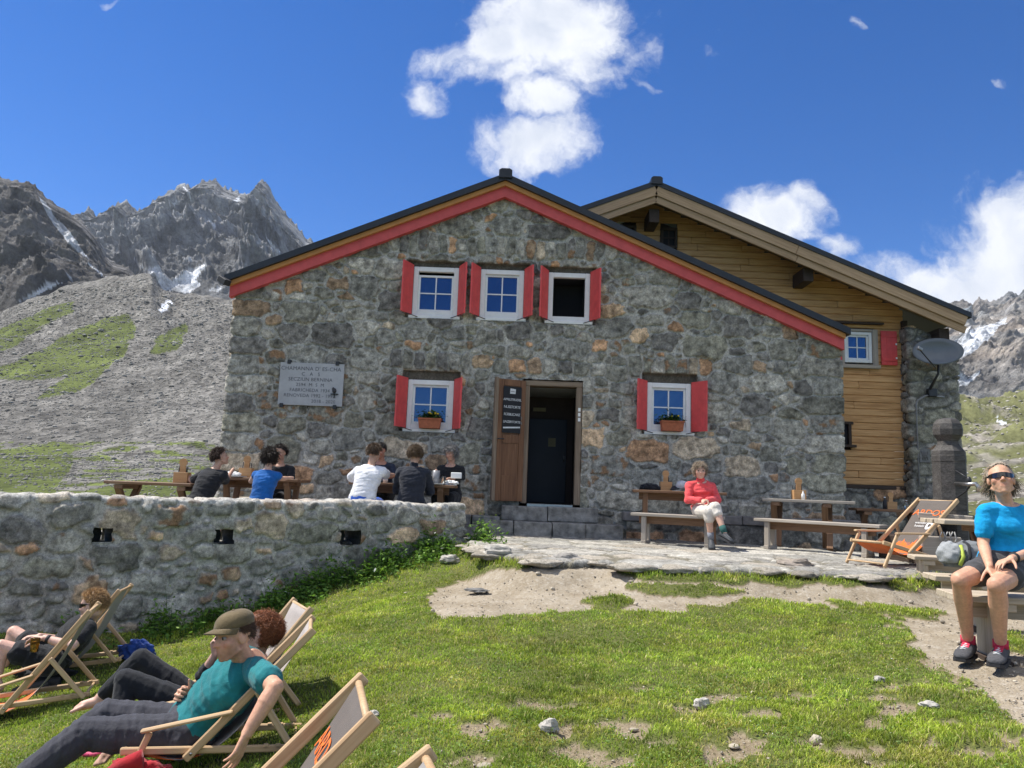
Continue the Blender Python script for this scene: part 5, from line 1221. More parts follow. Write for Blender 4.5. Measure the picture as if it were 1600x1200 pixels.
o = tag(MB().lathe([(.02, 0), (.12, .012), (.125, .02), (.0, .012)], at(683, 752, 11.45) * (1, 1, 0) + (0, 0, 1.627), 20).build('plate', MAT['paper']), 'round white plate below the carafe', 'plate')
o = tag(MB().lathe([(.02, 0), (.12, .012), (.125, .02), (.0, .012)], at(372, 747, 11.5) * (1, 1, 0) + (0, 0, 1.627), 20).build('plate', MAT['paper']), 'round white plate near the boy arm', 'plate')
# ================================================================== fountain
fp_ = thing('fountain_post', 'tall dark carved wooden fountain post with round knob and iron spout', 'fountain post', (*at(1486, 800, 9.6)[:2], .7))
c = at(1486, 800, 9.6) * (1, 1, 0)
R8 = .196; prof = [(R8, .75), (R8, 2.22), (R8 * 1.02, 2.23), (R8 * 1.02, 2.30), (R8 * 1.0, 2.305), (R8 * .99, 2.36), (R8 * .70, 2.43), (R8 * .62, 2.48), (R8 * .66, 2.50), (R8 * .86, 2.56), (R8 * .90, 2.63), (R8 * .84, 2.70), (R8 * .62, 2.755), (R8 * .25, 2.775)]
prof = [(r, z - .09) for r, z in prof]
MB().lathe(prof, c, 8, False, math.radians(22 + 10)).build('post', MAT['post_wood'], fp_)
mb = MB(); pz = 1.70; cz = c + (0, 0, 0)
s0 = at(1493, 756, 9.38); s1 = at(1512, 757, 9.2); s2 = at(1524, 756, 9.1); s3 = at(1529, 769, 9.1)
mb.tube([s0, s1, s2, (s2 * .35 + s3 * .65) + (.02, 0, .02), s3], .025, 10).build('spout', MAT['steel'], fp_)
MB().tube([at(1493, 735, 9.40), at(1514, 748, 9.2)], .008, 6).build('stay_rod', MAT['iron'], fp_)
mb = MB(); mb.tube([at(1514, 750, 9.2), at(1515, 760, 9.2), at(1509, 768, 9.25), at(1496, 777, 9.36), at(1496, 783, 9.36)], .012, 8); mb.ell(at(1514, 751, 9.2), (.03, .03, .05)); mb.build('bracket', MAT['iron'], fp_)
tr = thing('fountain_trough', 'grey wooden fountain trough with carved end below the dark post', 'trough', (*at(1470, 850, 9.3)[:2], .68))
a, b2 = at(1436, 800, 9.5), at(1520, 803, 9.2)
MB().bar(a * (1, 1, 0) + (0, 0, 1.47), b2 * (1, 1, 0) + (0, 0, 1.45), .30, .07).build('cross_beam', MAT['grey_wood'], tr)
MB().bar(at(1438, 848, 9.05) * (1, 1, 0) + (0, 0, 1.03), at(1500, 850, 9.05) * (1, 1, 0) + (0, 0, 1.03), .08, .42, c=.01).build('end_board', MAT['grey_wood'], tr)
MB().box(np.array((4.95, 9.1, .7)), np.array((5.4, 10.4, 1.2))).build('basin', MAT['dark_wood'], tr)
mb = MB()
for k, xo in enumerate((1472, 1481, 1489)):
    q = at(xo, 842, 8.99); mb.tube([q + (0, 0, .08), q + (-.03, 0, .02), q + (0, 0, -.08), q + (.04, 0, .0), q + (.02, 0, .08)], .007, 5)
mb.build('carving', plain('chalky carving', (.34, .33, .31), .8, .2, 40, 0), tr)
# backpack beside the woman
bpk = thing('backpack', 'grey and black hiking backpack with a lime strap lying on the bench', 'backpack', at(1510, 892, 6.15))
c = at(1513, 872, 6.15)
o = blob('body', None, None, c, (.215, .15, .125), cloth('grey pack cloth', (.16, .17, .175)), 5, .22, 5); attach(o, bpk)
o = blob('lid', None, None, c + (-.17, -.03, .02), (.075, .10, .10), cloth('light grey pack cloth', (.30, .31, .31)), 9, .25, 6); attach(o, bpk)
mb = MB()
for k, (dx, col) in enumerate(((-.08, 0), (.0, 0), (.08, 0), (.15, 0))):
    mb.tube([c + (dx - .03, -.155, -.06), c + (dx, -.165, .02), c + (dx + .03, -.10, .105), c + (dx + .05, 0, .125)], .012, 6)
mb.build('strap', MAT['c_black'], bpk)
MB().tube([c + (-.15, -.14, -.05), c + (-.125, -.15, .02), c + (-.115, -.10, .10)], .014, 6).build('lime_strap', plain('lime webbing', (.42, .50, .08), .7, .1, 40, 0), bpk)
# things on the lawn
p = hit(212, 1032); blob('rucksack', 'dark blue rucksack on the grass behind the blond man chair', 'rucksack', p + (0, 0, .07), (.15, .12, .10), MAT['c_blue'], 6, .35, 7)
p = hit(225, 1192); p = at(214, 1196, 3.9)
rb = thing('red_bag', 'red drawstring bag with rolled top on the grass by the armrest', 'bag', p)
o = blob('body', None, None, p + (0, 0, -.05), (.14, .11, .075), MAT['c_redbag'], 2, .35, 6); attach(o, rb)
MB().tube([p + (-.09, -.09, -.0), p + (-.01, -.08, .035), p + (.05, -.06, .05)], [.02, .035, .045], 12).build('rolled_top', MAT['c_redbag'], rb)
# trainers below the orange chair
def shoe(par, heel, toe, up=(0, 0, 1), s=1., upper=None, sole=None, laces=None, sock=None):
    heel, toe, up = np.array(heel, float), np.array(toe, float), np.array(up, float)
    d = toe - heel; L_ = np.linalg.norm(d); d /= L_; x = np.cross(d, up); x /= np.linalg.norm(x); up = np.cross(x, d)
    prof = [(-.02, .030, .035, .06), (.04, .036, .045, .085), (.25, .036, .046, .08), (.45, .040, .042, .065), (.7, .047, .034, .05), (.9, .042, .026, .036), (1.0, .024, .016, .024)]
    V, F, n = [], [], 14
    for t, hw, hh, top in prof:
        for k in range(n):
            a = 2 * math.pi * k / n; cz_ = math.sin(a); zz = .018 + (top * .5) * (1 + cz_) ; V.append(heel + d * L_ * t + x * hw * s * math.copysign(abs(math.cos(a)) ** .7, math.cos(a)) + up * zz * s)
    m_ = len(prof)
    for i in range(m_ - 1):
        for k in range(n): j = (k + 1) % n; F.append((i * n + k, i * n + j, i * n + n + j, i * n + n + k))
    F += [tuple(range(n))[::-1], tuple(range((m_ - 1) * n, m_ * n))]
    mb = MB(); mb.add(V, F, None, True); o = mb.build('shoe', upper or MAT['rubber'], par)
    V, F = [], []
    for t, hw, hh, top in prof:
        for sg in (-1, 1):
            for z in (0 + .008 * (t > .95), .021): V.append(heel + d * L_ * (t * 1.01) + x * hw * 1.03 * s * sg + up * z * s)
    for i in range(m_ - 1):
        b_ = i * 4; c_ = b_ + 4; F += [(b_, b_ + 2, c_ + 2, c_), (b_ + 1, c_ + 1, c_ + 3, b_ + 3), (b_, c_, c_ + 1, b_ + 1), (b_ + 2, b_ + 3, c_ + 3, c_ + 2)]
    F += [(0, 1, 3, 2), (m_ * 4 - 4, m_ * 4 - 2, m_ * 4 - 1, m_ * 4 - 3)]
    mb = MB(); mb.add(V, F); mb.build('sole', sole or MAT['rubber'], o if par is not None else None) if par is not None else None
    if laces is not None:
        mb = MB()
        for k in range(5):
            t = .34 + .09 * k; zt = .018 + np.interp(t, [q[0] for q in prof], [q[3] for q in prof]); w_ = .018
            mb.tube([heel + d * L_ * t + x * w_ * s + up * (zt - .004) * s, heel + d * L_ * (t + .03) + up * (zt + .003) * s, heel + d * L_ * (t + .0) - x * w_ * s + up * (zt - .004) * s], .0035 * s, 5)
        mb.build('laces', laces, o)
    return o
p = hit(44, 1086); t = thing('trainers', 'pair of black trainers with white soles under the empty orange chair', 'shoes', p)
shoe(t, p + (.13, .05, .0), p + (-.12, -.02, 0), upper=MAT['rubber'], sole=MAT['white']); shoe(t, p + (.16, .15, 0), p + (-.08, .1, 0), upper=MAT['rubber'], sole=MAT['white'])
p = hit(70, 1062); blob('black_jacket', 'black jacket bundled on the grass under the orange chair', 'jacket', p + (0, 0, .04), (.22, .12, .07), MAT['c_black'], 4, .4, 6)
# stones lying in the grass
MAT['whitestone'] = plain('pale lichen stone', (.40, .375, .33), .9, .35, 18, .6, bd=.02)
def stone(px, py, r, label, flat=.6, mat=None, seed=1, sink=.2):
    p = hit(px, py); mb = MB(); mb.ell((0, 0, 0), (1, 1, 1), None, 18, 12); V = np.array(mb.V); V *= (1 + .45 * fbm(V[:, 0] * 1.1 + seed, V[:, 1] * 1.1, V[:, 2] * 1.1, 4))[:, None]
    V = V * np.array((r, r * .75, r * flat)); o = mesh_obj('rock', V + p + (0, 0, r * flat * (1 - 2 * sink)), mb.F, mat or MAT['whitestone'], None, False); return tag(o, label, 'rock')
stone(858, 1143, .045, 'forked white stone at the front centre of the lawn', .8, None, 3)
stone(1096, 1106, .04, 'white stone with a dark side right of the lawn centre', .8, None, 5)
stone(583, 1123, .03, 'small round white stone beside the big deck chair tip', .85, None, 8)
stone(1374, 1066, .035, 'small pale stone at the right of the lawn near the gravel', .6, None, 12)
stone(1450, 1107, .05, 'flat pale stone at the lower right edge of the lawn', .4, None, 15)
stone(1243, 892, .20, 'flat brown grey rock under the terrace edge left of the orange chair', .38, MAT['masonry'] if False else plain('brown grey rock', (.27, .23, .19), .9, .35, 8, .6, bd=.03), 20, .12)
stone(887, 880, .17, 'flat grey rock at the terrace edge below the steps', .36, plain('flat grey rock', (.30, .28, .25), .9, .35, 8, .6, bd=.03), 24, .1)
stone(775, 872, .17, 'pale angular rock in the grass at the left terrace corner', .5, None, 27, .15)
stone(745, 925, .13, 'thin dark slab lying on the sand below the steps', .16, plain('dark slab', (.17, .165, .155), .9, .3, 10, .5, bd=.02), 31, .05)
stone(702, 880, .12, 'pale rock by the end of the terrace wall', .5, None, 35, .15)

p = hit(142, 1182); blob('flip_flop', 'pink flip flop on the grass beside a bare foot under the man in the cap', 'flip flop', p + (0, 0, .02), (.10, .045, .022), plain('pink rubber', (.62, .06, .16), .6, .2, 30, .1), 5, .2, 6)
# ================================================================== people
def _n(v): v = np.array(v, float); return v / (np.linalg.norm(v) + 1e-9)
def cap_cone(mb, p0, p1, r0, r1, n=12):
    p0, p1 = np.array(p0, float), np.array(p1, float); d = p1 - p0; L_ = np.linalg.norm(d); d = d / (L_ + 1e-9)
    pts, rs_ = [], []
    for a in (-80, -50, -20): a = math.radians(a); pts.append(p0 + d * r0 * math.sin(a)); rs_.append(r0 * math.cos(a))
    for a in (20, 50, 80): a = math.radians(a); pts.append(p1 + d * r1 * math.sin(a)); rs_.append(r1 * math.cos(a))
    mb.tube(pts, rs_, n)
def chain(mb, P, R, n=12):
    for i in range(len(P) - 1): cap_cone(mb, P[i], P[i + 1], R[i], R[i + 1], n)
def lerp(a, b, t): return np.array(a) * (1 - t) + np.array(b) * t
def remesh(mb, name, vox, it, parent, mat, wrinkle=None, attrs=None, seed=0, adapt=0):
    me = bpy.data.meshes.new('tmp'); me.from_pydata(mb.V, [], mb.F); ob = bpy.data.objects.new('tmp', me); COL.objects.link(ob)
    bm = bmesh.new(); bm.from_mesh(me); bmesh.ops.recalc_face_normals(bm, faces=bm.faces); bm.to_mesh(me); bm.free()
    m1 = ob.modifiers.new('r', 'REMESH'); m1.mode = 'VOXEL'; m1.voxel_size = vox
    m2 = ob.modifiers.new('s', 'SMOOTH'); m2.factor = .5; m2.iterations = it
    dg = bpy.context.evaluated_depsgraph_get(); me2 = bpy.data.meshes.new_from_object(ob.evaluated_get(dg)); bpy.data.objects.remove(ob); bpy.data.meshes.remove(me)
    N = len(me2.vertices); co = np.empty(N * 3, np.float32); me2.vertices.foreach_get('co', co); co = co.reshape(-1, 3).astype(float)
    if wrinkle:
        no = np.empty(N * 3, np.float32); me2.vertices.foreach_get('normal', no); no = no.reshape(-1, 3)
        amp, fr, st = wrinkle
        q = co @ np.array(st, float).T if st is not None else co
        w_ = amp * (fbm(q[:, 0] * fr + seed, q[:, 1] * fr, q[:, 2] * fr, 3) * .6 + .9 * (.35 - np.abs(pn(q[:, 0] * fr * .8 + 9 + seed, q[:, 1] * fr * .8, q[:, 2] * fr * .8))))
        co = co + no * w_[:, None]; me2.vertices.foreach_set('co', co.astype(np.float32).ravel())
    if attrs:
        a = me2.attributes.new('Col', 'FLOAT_COLOR', 'POINT'); a.data.foreach_set('color', np.c_[attrs(co), np.ones(N)].astype(np.float32).ravel())
    me2.name = name; me2.materials.clear(); me2.materials.append(mat); me2.polygons.foreach_set('use_smooth', np.ones(len(me2.polygons), bool))
    o = bpy.data.objects.new(name, me2); COL.objects.link(o); return attach(o, parent)
m, n, b = newmat('skin'); co_ = n.co(); f = n.noise(55, 5, .6, co_)
finish(n, b, n.mix(1., n.attr('Col'), n.rng(f, .3, .7, .86, 1.1), 'MULTIPLY'), .52, n.bump(n.noise(240, 3, .6, co_), .12, .002), .35, Subsurface_Weight=.12, Subsurface_Radius=(.012, .005, .003), Subsurface_Scale=1.); MAT['skin'] = m
m, n, b = newmat('hair'); finish(n, b, n.mix(1., n.attr('Col'), n.rng(n.noise(90, 3, .6, n.co()), .3, .7, .6, 1.4), 'MULTIPLY'), .5, None, .4); MAT['hair'] = m
MAT['eyewhite'] = plain('eye white', (.36, .31, .28), .5, .03, 20, 0, .5); MAT['iris'] = plain('dark iris', (.03, .02, .015), .15, .1, 20, 0, .6)
MAT['shades'] = plain('dark sunglass lens', (.012, .010, .010), .08, .1, 10, 0, .7)

def hand(mb, wr, d, pn_, thumb, s=1., curl=(.35, .45, .5, .6), spread=.10, tcurl=.3, tdir=None):
    """wr wrist, d pointing direction, pn_ the way the palm faces, thumb: +1/-1 side along cross(d, pn_)"""
    wr, d = np.array(wr, float), _n(d); pn_ = np.array(pn_, float); pn_ = _n(pn_ - d * (pn_ @ d)); lat = np.cross(d, pn_) * thumb
    kn = []
    for i in range(4):
        o = (.030, .010, -.010, -.028)[i] * s; L_ = (.088, .092, .088, .080)[i] * s
        k = wr + lat * o + d * L_ - pn_ * .004 * s; kn.append(k)
        cap_cone(mb, wr + lat * o * .55 + d * .012 * s, k, .0145 * s, .0115 * s, 8)
    cap_cone(mb, wr + lat * .012 * s + d * .035 * s + pn_ * .008 * s, kn[1] - d * .02 * s + pn_ * .004 * s, .014 * s, .011 * s, 8)
    for i in range(4):
        p = kn[i]; dd_ = _n(d + lat * spread * (1.2, .3, -.4, -1.1)[i]); a = 0; L_ = (.070, .080, .073, .056)[i] * s
        for j, fr in enumerate((.46, .31, .23)):
            a += curl[i] * (1, 1.15, .8)[j]; q = p + (dd_ * math.cos(a) + pn_ * math.sin(a)) * L_ * fr
            r = (.0098, .0088, .0078, .0066); cap_cone(mb, p, q, r[j] * s, r[j + 1] * s, 8); p = q
    t0 = wr + lat * .022 * s + d * .022 * s + pn_ * .006 * s; td = _n(d * .62 + lat * .75 + pn_ * .25) if tdir is None else _n(tdir)
    t1 = t0 + td * .046 * s; t2 = t1 + _n(td + d * tcurl + pn_ * tcurl * .5) * .034 * s; t3 = t2 + _n(td + d * tcurl * 1.6 + pn_ * tcurl) * .026 * s
    chain(mb, [t0, t1, t2, t3], [.0145 * s, .0115 * s, .0100 * s, .0078 * s], 8)

def torso(mb, pel, mid, chest, lat0, lat1, off=0., t0=0., t1=1.12, fem=0., s=1., belly=0., neckbase=None, extra=None):
    """elliptical sections along the spine"""
    T_ = [-.12, .0, .16, .34, .52, .70, .86, 1.0, 1.08, 1.14]
    A_ = [.105, .160, .168 + .006 * fem, .148 - .012 * fem, .148 - .014 * fem, .160 - .012 * fem, .172 - .016 * fem, .150 - .014 * fem, .105, .062]
    B_ = [.080, .108, .112, .100 + belly * .5, .102 + belly, .112 + belly * .4, .108, .085, .072, .056]
    V, n_ = [], 20; P = []
    ts = np.linspace(t0, t1, 18)
    for t in ts:
        tc = np.clip(t, -.15, 1.2); p = (1 - tc) ** 2 * pel + 2 * (1 - tc) * tc * mid + tc * tc * chest
        tan = _n(2 * (1 - tc) * (mid - pel) + 2 * tc * (chest - mid)); lat = lerp(lat0, lat1, np.clip(t, 0, 1)); lat = _n(lat - tan * (lat @ tan)); fw = np.cross(tan, lat) if True else None
        a, b2 = np.interp(t, T_, A_) * s + off, np.interp(t, T_, B_) * s + off
        bust = fem * .026 * math.exp(-((t - .74) / .10) ** 2) * s
        for k in range(n_):
            an = 2 * math.pi * k / n_; cx, sy = math.cos(an), math.sin(an)
            cx, sy = math.copysign(abs(cx) ** .88, cx), math.copysign(abs(sy) ** .88, sy)
            ex_ = bust * max(0, sy) * (1 if abs(cx) > .2 else .7)
            V.append(p + lat * a * cx + fw * (b2 * sy + ex_))
        P.append(p)
    m_ = len(ts); F = [(i * n_ + k, i * n_ + (k + 1) % n_, (i + 1) * n_ + (k + 1) % n_, (i + 1) * n_ + k) for i in range(m_ - 1) for k in range(n_)] + [tuple(range(n_))[::-1], tuple(range((m_ - 1) * n_, m_ * n_))]
    mb.add(V, F)

def head_frame(f, u): f = _n(f); u = np.array(u, float); u = _n(u - f * (u @ f)); return np.array([np.cross(f, u), f, u])   # right, forward, up
def person(label, J, clothes, skin=(.50, .30, .215), fem=0., s=1., vox=.006, hands=(None, None), feet=True, group=None, belly=0., wr_seed=0, head_s=1., extra_parts=None):
    """J: joints. l/r are the person's own left and right"""
    J = {k: np.array(v, float) for k, v in J.items()}
    t = thing('person', label, 'person', (J['pel'][0], J['pel'][1], J['pel'][2]), group)
    lat0 = _n(J['hr'] - J['hl']); lat1 = _n(J['sr'] - J['sl'])          # towards the person's right
    mid = J.get('mid', (J['pel'] + J['chest']) / 2)
    H = J['head']; fr = head_frame(J['hf'], J.get('hu', (0, 0, 1))); hs_ = s * head_s
    def hp_(x, y, z): return H + (fr[0] * x + fr[1] * y + fr[2] * z) * hs_
    mb = MB()
    torso(mb, J['pel'], mid, J['chest'], lat0, lat1, 0, -.1, 1.13, fem, s, belly)
    nk = J['chest'] + (H - J['chest']) * .12
    cap_cone(mb, J['chest'] + (H - J['chest']) * .05, hp_(0, -.02, -.05), .058 * s, .052 * s * (1 - .1 * fem), 14)
    for q in 'lr':
        S_, E__, Wr = J['s' + q], J['e' + q], J['w' + q]; k = s * (1 - .12 * fem)
        chain(mb, [lerp(S_, J['chest'], .35), S_, lerp(S_, E__, .5), E__], [.060 * k, .058 * k, .050 * k, .040 * k]); chain(mb, [E__, lerp(E__, Wr, .3), lerp(E__, Wr, .8), Wr], [.040 * k, .043 * k, .031 * k, .027 * k])
        Hh, K_, An = J['h' + q], J['k' + q], J['a' + q]
        chain(mb, [Hh, lerp(Hh, K_, .5), K_], [.092 * s, .074 * s, .056 * s]); bk = _n(np.cross(np.cross(K_ - Hh, An - K_), An - K_)) if np.linalg.norm(np.cross(K_ - Hh, An - K_)) > 1e-4 else np.zeros(3)
        chain(mb, [K_, lerp(K_, An, .3) - bk * .0, lerp(K_, An, .7), An], [.054 * s, .057 * s, .042 * s, .036 * s])
        if 't' + q in J and feet:
            To = J['t' + q]; d = _n(To - An); dn_ = np.array((0, 0, -1.)); heel = An + dn_ * .045 * s - d * .03 * s
            chain(mb, [An, heel], [.036 * s, .032 * s]); ball = lerp(An, To, .72); chain(mb, [lerp(An, heel, .4), ball, To], [.036 * s, .030 * s, .018 * s])
            if feet == 'toes':
                sd_ = _n(np.cross(d, (0, 0, 1.)))
                for i in range(5): b_ = ball + sd_ * (.030 - .015 * i) * s * (1 if q == 'r' else -1) * -1; cap_cone(mb, b_, b_ + d * (.062 - .007 * i) * s, .013 * s, .0095 * s if i else .012 * s, 8)
    for q, hd in zip('lr', hands):
        if hd: hand(mb, J['w' + q], *hd[:3], s=s * (1 - .08 * fem), **(hd[3] if len(hd) > 3 else {}))
        else: cap_cone(mb, J['w' + q], J['w' + q] + _n(J['w' + q] - J['e' + q]) * .09 * s, .03 * s, .024 * s)
    # head
    E3 = lambda c, r, nu=18, nv=12: mb.ell(hp_(*c), [x * hs_ for x in r], fr, nu, nv)
    E3((0, -.012, .028), (.074, .094, .086), 22, 16); E3((0, .022, -.030), (.0625, .0695, .078)); E3((0, .045, -.072), (.040, .042, .036)); E3((0, .068, -.094), (.020, .018, .018))
    for sg in (1, -1):
        E3((sg * .040, .052, -.022), (.026, .028, .028)); cap_cone(mb, hp_(sg * .012, .079, .026), hp_(sg * .046, .066, .026), .0125 * hs_, .010 * hs_, 8)
        E3((sg * .074, -.008, -.006), (.010, .022, .031), 12, 8); cap_cone(mb, hp_(sg * .056, .0, -.060), hp_(sg * .02, .055, -.098), .016 * hs_, .013 * hs_, 8)
    chain(mb, [hp_(0, .078, .022), hp_(0, .096, -.012), hp_(0, .103, -.024)], [.0095 * hs_, .0115 * hs_, .0135 * hs_], 8)
    for sg in (1, -1): E3((sg * .012, .090, -.027), (.009, .010, .008), 8, 6)
    cap_cone(mb, hp_(-.014, .082, -.053), hp_(.014, .082, -.053), .0075 * hs_, .0075 * hs_, 8); cap_cone(mb, hp_(-.014, .080, -.065), hp_(.014, .080, -.065), .009 * hs_, .009 * hs_, 8)
    sk = np.array(skin)
    def colf(co):
        c = np.tile(sk, (len(co), 1)); L_ = ((co - H) @ fr.T) / hs_
        g = lambda p, r: np.exp(-(((L_ - np.array(p)) / np.array(r)) ** 2).sum(1))[:, None]
        c = c * (1 - g((0, .088, -.058), (.019, .02, .009)) * np.array((.08, .26, .22))) * (1 - (g((.042, .07, -.025), (.022, .03, .022)) + g((-.042, .07, -.025), (.022, .03, .022)) + g((0, .105, -.022), (.015, .02, .015))) * np.array((.02, .20, .20)))
        c = c * (1 - (g((.034, .078, .012), (.020, .02, .008)) + g((-.034, .078, .012), (.020, .02, .008))) * .42)
        if J.get('beard') is not None: c = c * (1 - np.clip(g((0, .07, -.085), (.055, .06, .032)) + g((.05, .02, -.06), (.02, .05, .04)) + g((-.05, .02, -.06), (.02, .05, .04)), 0, 1) * float(J['beard']) * np.array((.55, .56, .55)))
        br = J.get('brow')
        if br is not None: c = c * (1 - (g((.034, .084, .032), (.020, .02, .0055)) + g((-.034, .084, .032), (.020, .02, .0055))) * float(br))
        for q in 'lr': kn_ = np.exp(-(np.linalg.norm(co - J['k' + q], axis=1) / (.06 * s)) ** 2)[:, None]; c = c * (1 - kn_ * np.array((.0, .13, .13)))
        return np.clip(c * (1 + .10 * fbm(co[:, 0] * 14, co[:, 1] * 14, co[:, 2] * 14, 3))[:, None], .01, .95)
    remesh(mb, 'body', vox, 4, t, MAT['skin'], None, colf)
    if vox < .008:
        for sg in (1, -1):
            e = MB(); e.ell(hp_(sg * .033, .0695, .007), [.0115 * hs_] * 3, fr, 12, 8); e = e.build('eye', MAT['eyewhite'], t); i_ = MB(); i_.ell(hp_(sg * .033, .0755, .007), [.0085 * hs_, .0065 * hs_, .0085 * hs_], fr, 10, 6); i_.build('iris', MAT['iris'], e)
    # clothes
    for k, c in enumerate(clothes):
        mb = MB(); kind = c['k']; off = c.get('off', .012) * s
        if kind == 'shirt':
            torso(mb, J['pel'], mid, J['chest'], lat0, lat1, off, c.get('t0', -.02), c.get('t1', 1.09), fem, s, belly)
            for q in 'lr':
                S_, E__, Wr = J['s' + q], J['e' + q], J['w' + q]; kk = s * (1 - .12 * fem); ln_ = c.get('sleeve', .55)
                if ln_ <= 0: chain(mb, [lerp(S_, J['chest'], .45), lerp(S_, J['chest'], .05)], [.062 * kk + off, .058 * kk + off]); continue
                P = [lerp(S_, J['chest'], .40), S_, lerp(S_, E__, min(1, ln_))]; R_ = [.060 * kk + off, .053 * kk + off, .052 * kk + off * 1.15 - (.010 * kk if ln_ >= 1 else 0)]
                chain(mb, P, R_)
                if ln_ > 1: f_ = min(.96, ln_ - 1); chain(mb, [E__, lerp(E__, Wr, f_ * .4), lerp(E__, Wr, f_)], [.042 * kk + off, .044 * kk + off, .030 * kk + off])
            if c.get('collar'): cap_cone(mb, J['chest'] + (H - J['chest']) * .12, J['chest'] + (H - J['chest']) * .36, .066 * s, .064 * s, 16)
            nm = c.get('name', 'shirt')
        elif kind == 'legs':
            torso(mb, J['pel'], mid, J['chest'], lat0, lat1, off, -.15, c.get('t1', .22), fem, s, belly); fr_ = c.get('len', 1.9)
            for q in 'lr':
                Hh, K_, An = J['h' + q], J['k' + q], J['a' + q]; a = min(1, fr_)
                chain(mb, [lerp(Hh, J['pel'], .3), Hh, lerp(Hh, K_, a * .5), lerp(Hh, K_, a)], [.096 * s + off, .094 * s + off, .080 * s + off, (.058 if a >= 1 else .074) * s + off * 1.2])
                if fr_ > 1: f_ = min(.97, fr_ - 1); chain(mb, [K_, lerp(K_, An, f_ * .35), lerp(K_, An, f_)], [.057 * s + off, .060 * s + off, (.044 + .01 * (f_ < .6)) * s + off * c.get('flare', 1.2)])
            nm = c.get('name', 'trousers')
        ax_ = _n(J['chest'] - J['pel']) if kind == 'shirt' else _n(J['kl'] - J['hl']); s1_ = _n(np.cross(ax_, lat0)); s2_ = np.cross(ax_, s1_); w3 = c.get('wr', (.010, 15, None))
        st3 = np.array([ax_ * 1.5 + s2_ * .35, s2_ * .5, s1_ * .55])
        remesh(mb, nm, max(vox, .006), c.get('it', 4), t, c['m'], (w3[0], w3[1], st3), None, wr_seed + k)
    return t, hp_, fr, hs_

def hair(par, hp_, fr, hs_, col, cond, length=.06, n=1400, curl=.3, r=.0022, down=.6, out=.6, cap=.008, back=.2, seed=1, var=.25, name='hair', hcap=True, fwd=0.):
    g = np.random.default_rng(seed); mb = MB(); cols = []
    C0 = np.array((0, -.012, .028)); R0 = np.array((.076, .096, .088))
    if hcap:
        V, F = [], []; nu, nv = 30, 22; keep = []
        for i in range(nv + 1):
            for k in range(nu):
                th, a = math.pi * i / nv, 2 * math.pi * k / nu; d = np.array((math.sin(th) * math.cos(a), math.sin(th) * math.sin(a), math.cos(th))); keep.append(cond(d))
                V.append(hp_(*(C0 + d * (R0 + cap * (1 if keep[-1] else -.6)))))
        for i in range(nv):
            for k in range(nu):
                q = (i * nu + k, i * nu + nu + k, i * nu + nu + (k + 1) % nu, i * nu + (k + 1) % nu)
                if sum(keep[x] for x in q) >= 2: F.append(q)
        mb.add(V, F, None, True); cols += [np.array(col) * .7] * len(V)
    dn_ = np.array(fr) @ np.array((0, 0, -1.))
    V, F = [], []; b0 = len(mb.V); cnt = 0
    while cnt < n:
        d = _n(g.normal(0, 1, 3))
        if not cond(d): continue
        cnt += 1; p = C0 + d * (R0 + cap * .7); L_ = length * g.uniform(.6, 1.15); v = d * out + np.array((0, -back, 0)) + g.normal(0, .25, 3); v = v + np.array((0, fwd, 0)); c = np.array(col) * g.uniform(1 - var, 1 + var)
        ph, am = g.uniform(0, 6.28), curl * g.uniform(.5, 1.2); x1, x2 = _n(np.cross(d, (0.3, .2, 1))), None; x2 = np.cross(d, x1); ring = []
        m_ = 5
        for j in range(m_):
            f = j / (m_ - 1); w_ = x1 * math.cos(ph + f * 5) + x2 * math.sin(ph + f * 5); rr = r * (1 - .55 * f)
            q = p + w_ * am * .02 * f; tt = _n(v); a1 = _n(np.cross(tt, d + 1e-3)); a2 = np.cross(tt, a1)
            for k in range(3): an = 2.1 * k; V.append(hp_(*(q + a1 * rr * math.cos(an) + a2 * rr * math.sin(an)))); cols.append(c)
            v = _n(v) + dn_ * down * .5 + w_ * am * .5; p = p + _n(v) * L_ / (m_ - 1)
            e = (p - C0) / (R0 + .004); ne = np.linalg.norm(e)
            if ne < 1: p = C0 + (p - C0) / ne
        s0 = len(V) - 3 * m_
        for j in range(m_ - 1):
            for k in range(3): F.append((s0 + j * 3 + k, s0 + j * 3 + (k + 1) % 3, s0 + (j + 1) * 3 + (k + 1) % 3, s0 + (j + 1) * 3 + k))
    mb.add(V, F, None, True)
    return mesh_obj(name, mb.V, mb.F, MAT['hair'], par, True, {'Col': np.c_[np.clip(np.array(cols), 0, 1), np.ones(len(cols))]})
scalp = lambda d: (d[2] > .30 - .0 * d[1] and not (d[1] > .62 and d[2] < .62)) or (d[1] < -.05 and d[2] > -.55) or (abs(d[0]) > .75 and d[2] > .1 and d[1] < .35)
bald_front = lambda d: scalp(d) and not (d[1] > .45 and d[2] < .80)
nofringe = scalp

Y = at
TEAL = cloth('teal shirt cloth', (.012, .17, .185)); CHAR = cloth('charcoal trouser cloth', (.048, .048, .058)); BLACK = MAT['c_black']; OLIVE = cloth('olive cap cloth', (.135, .10, .05))
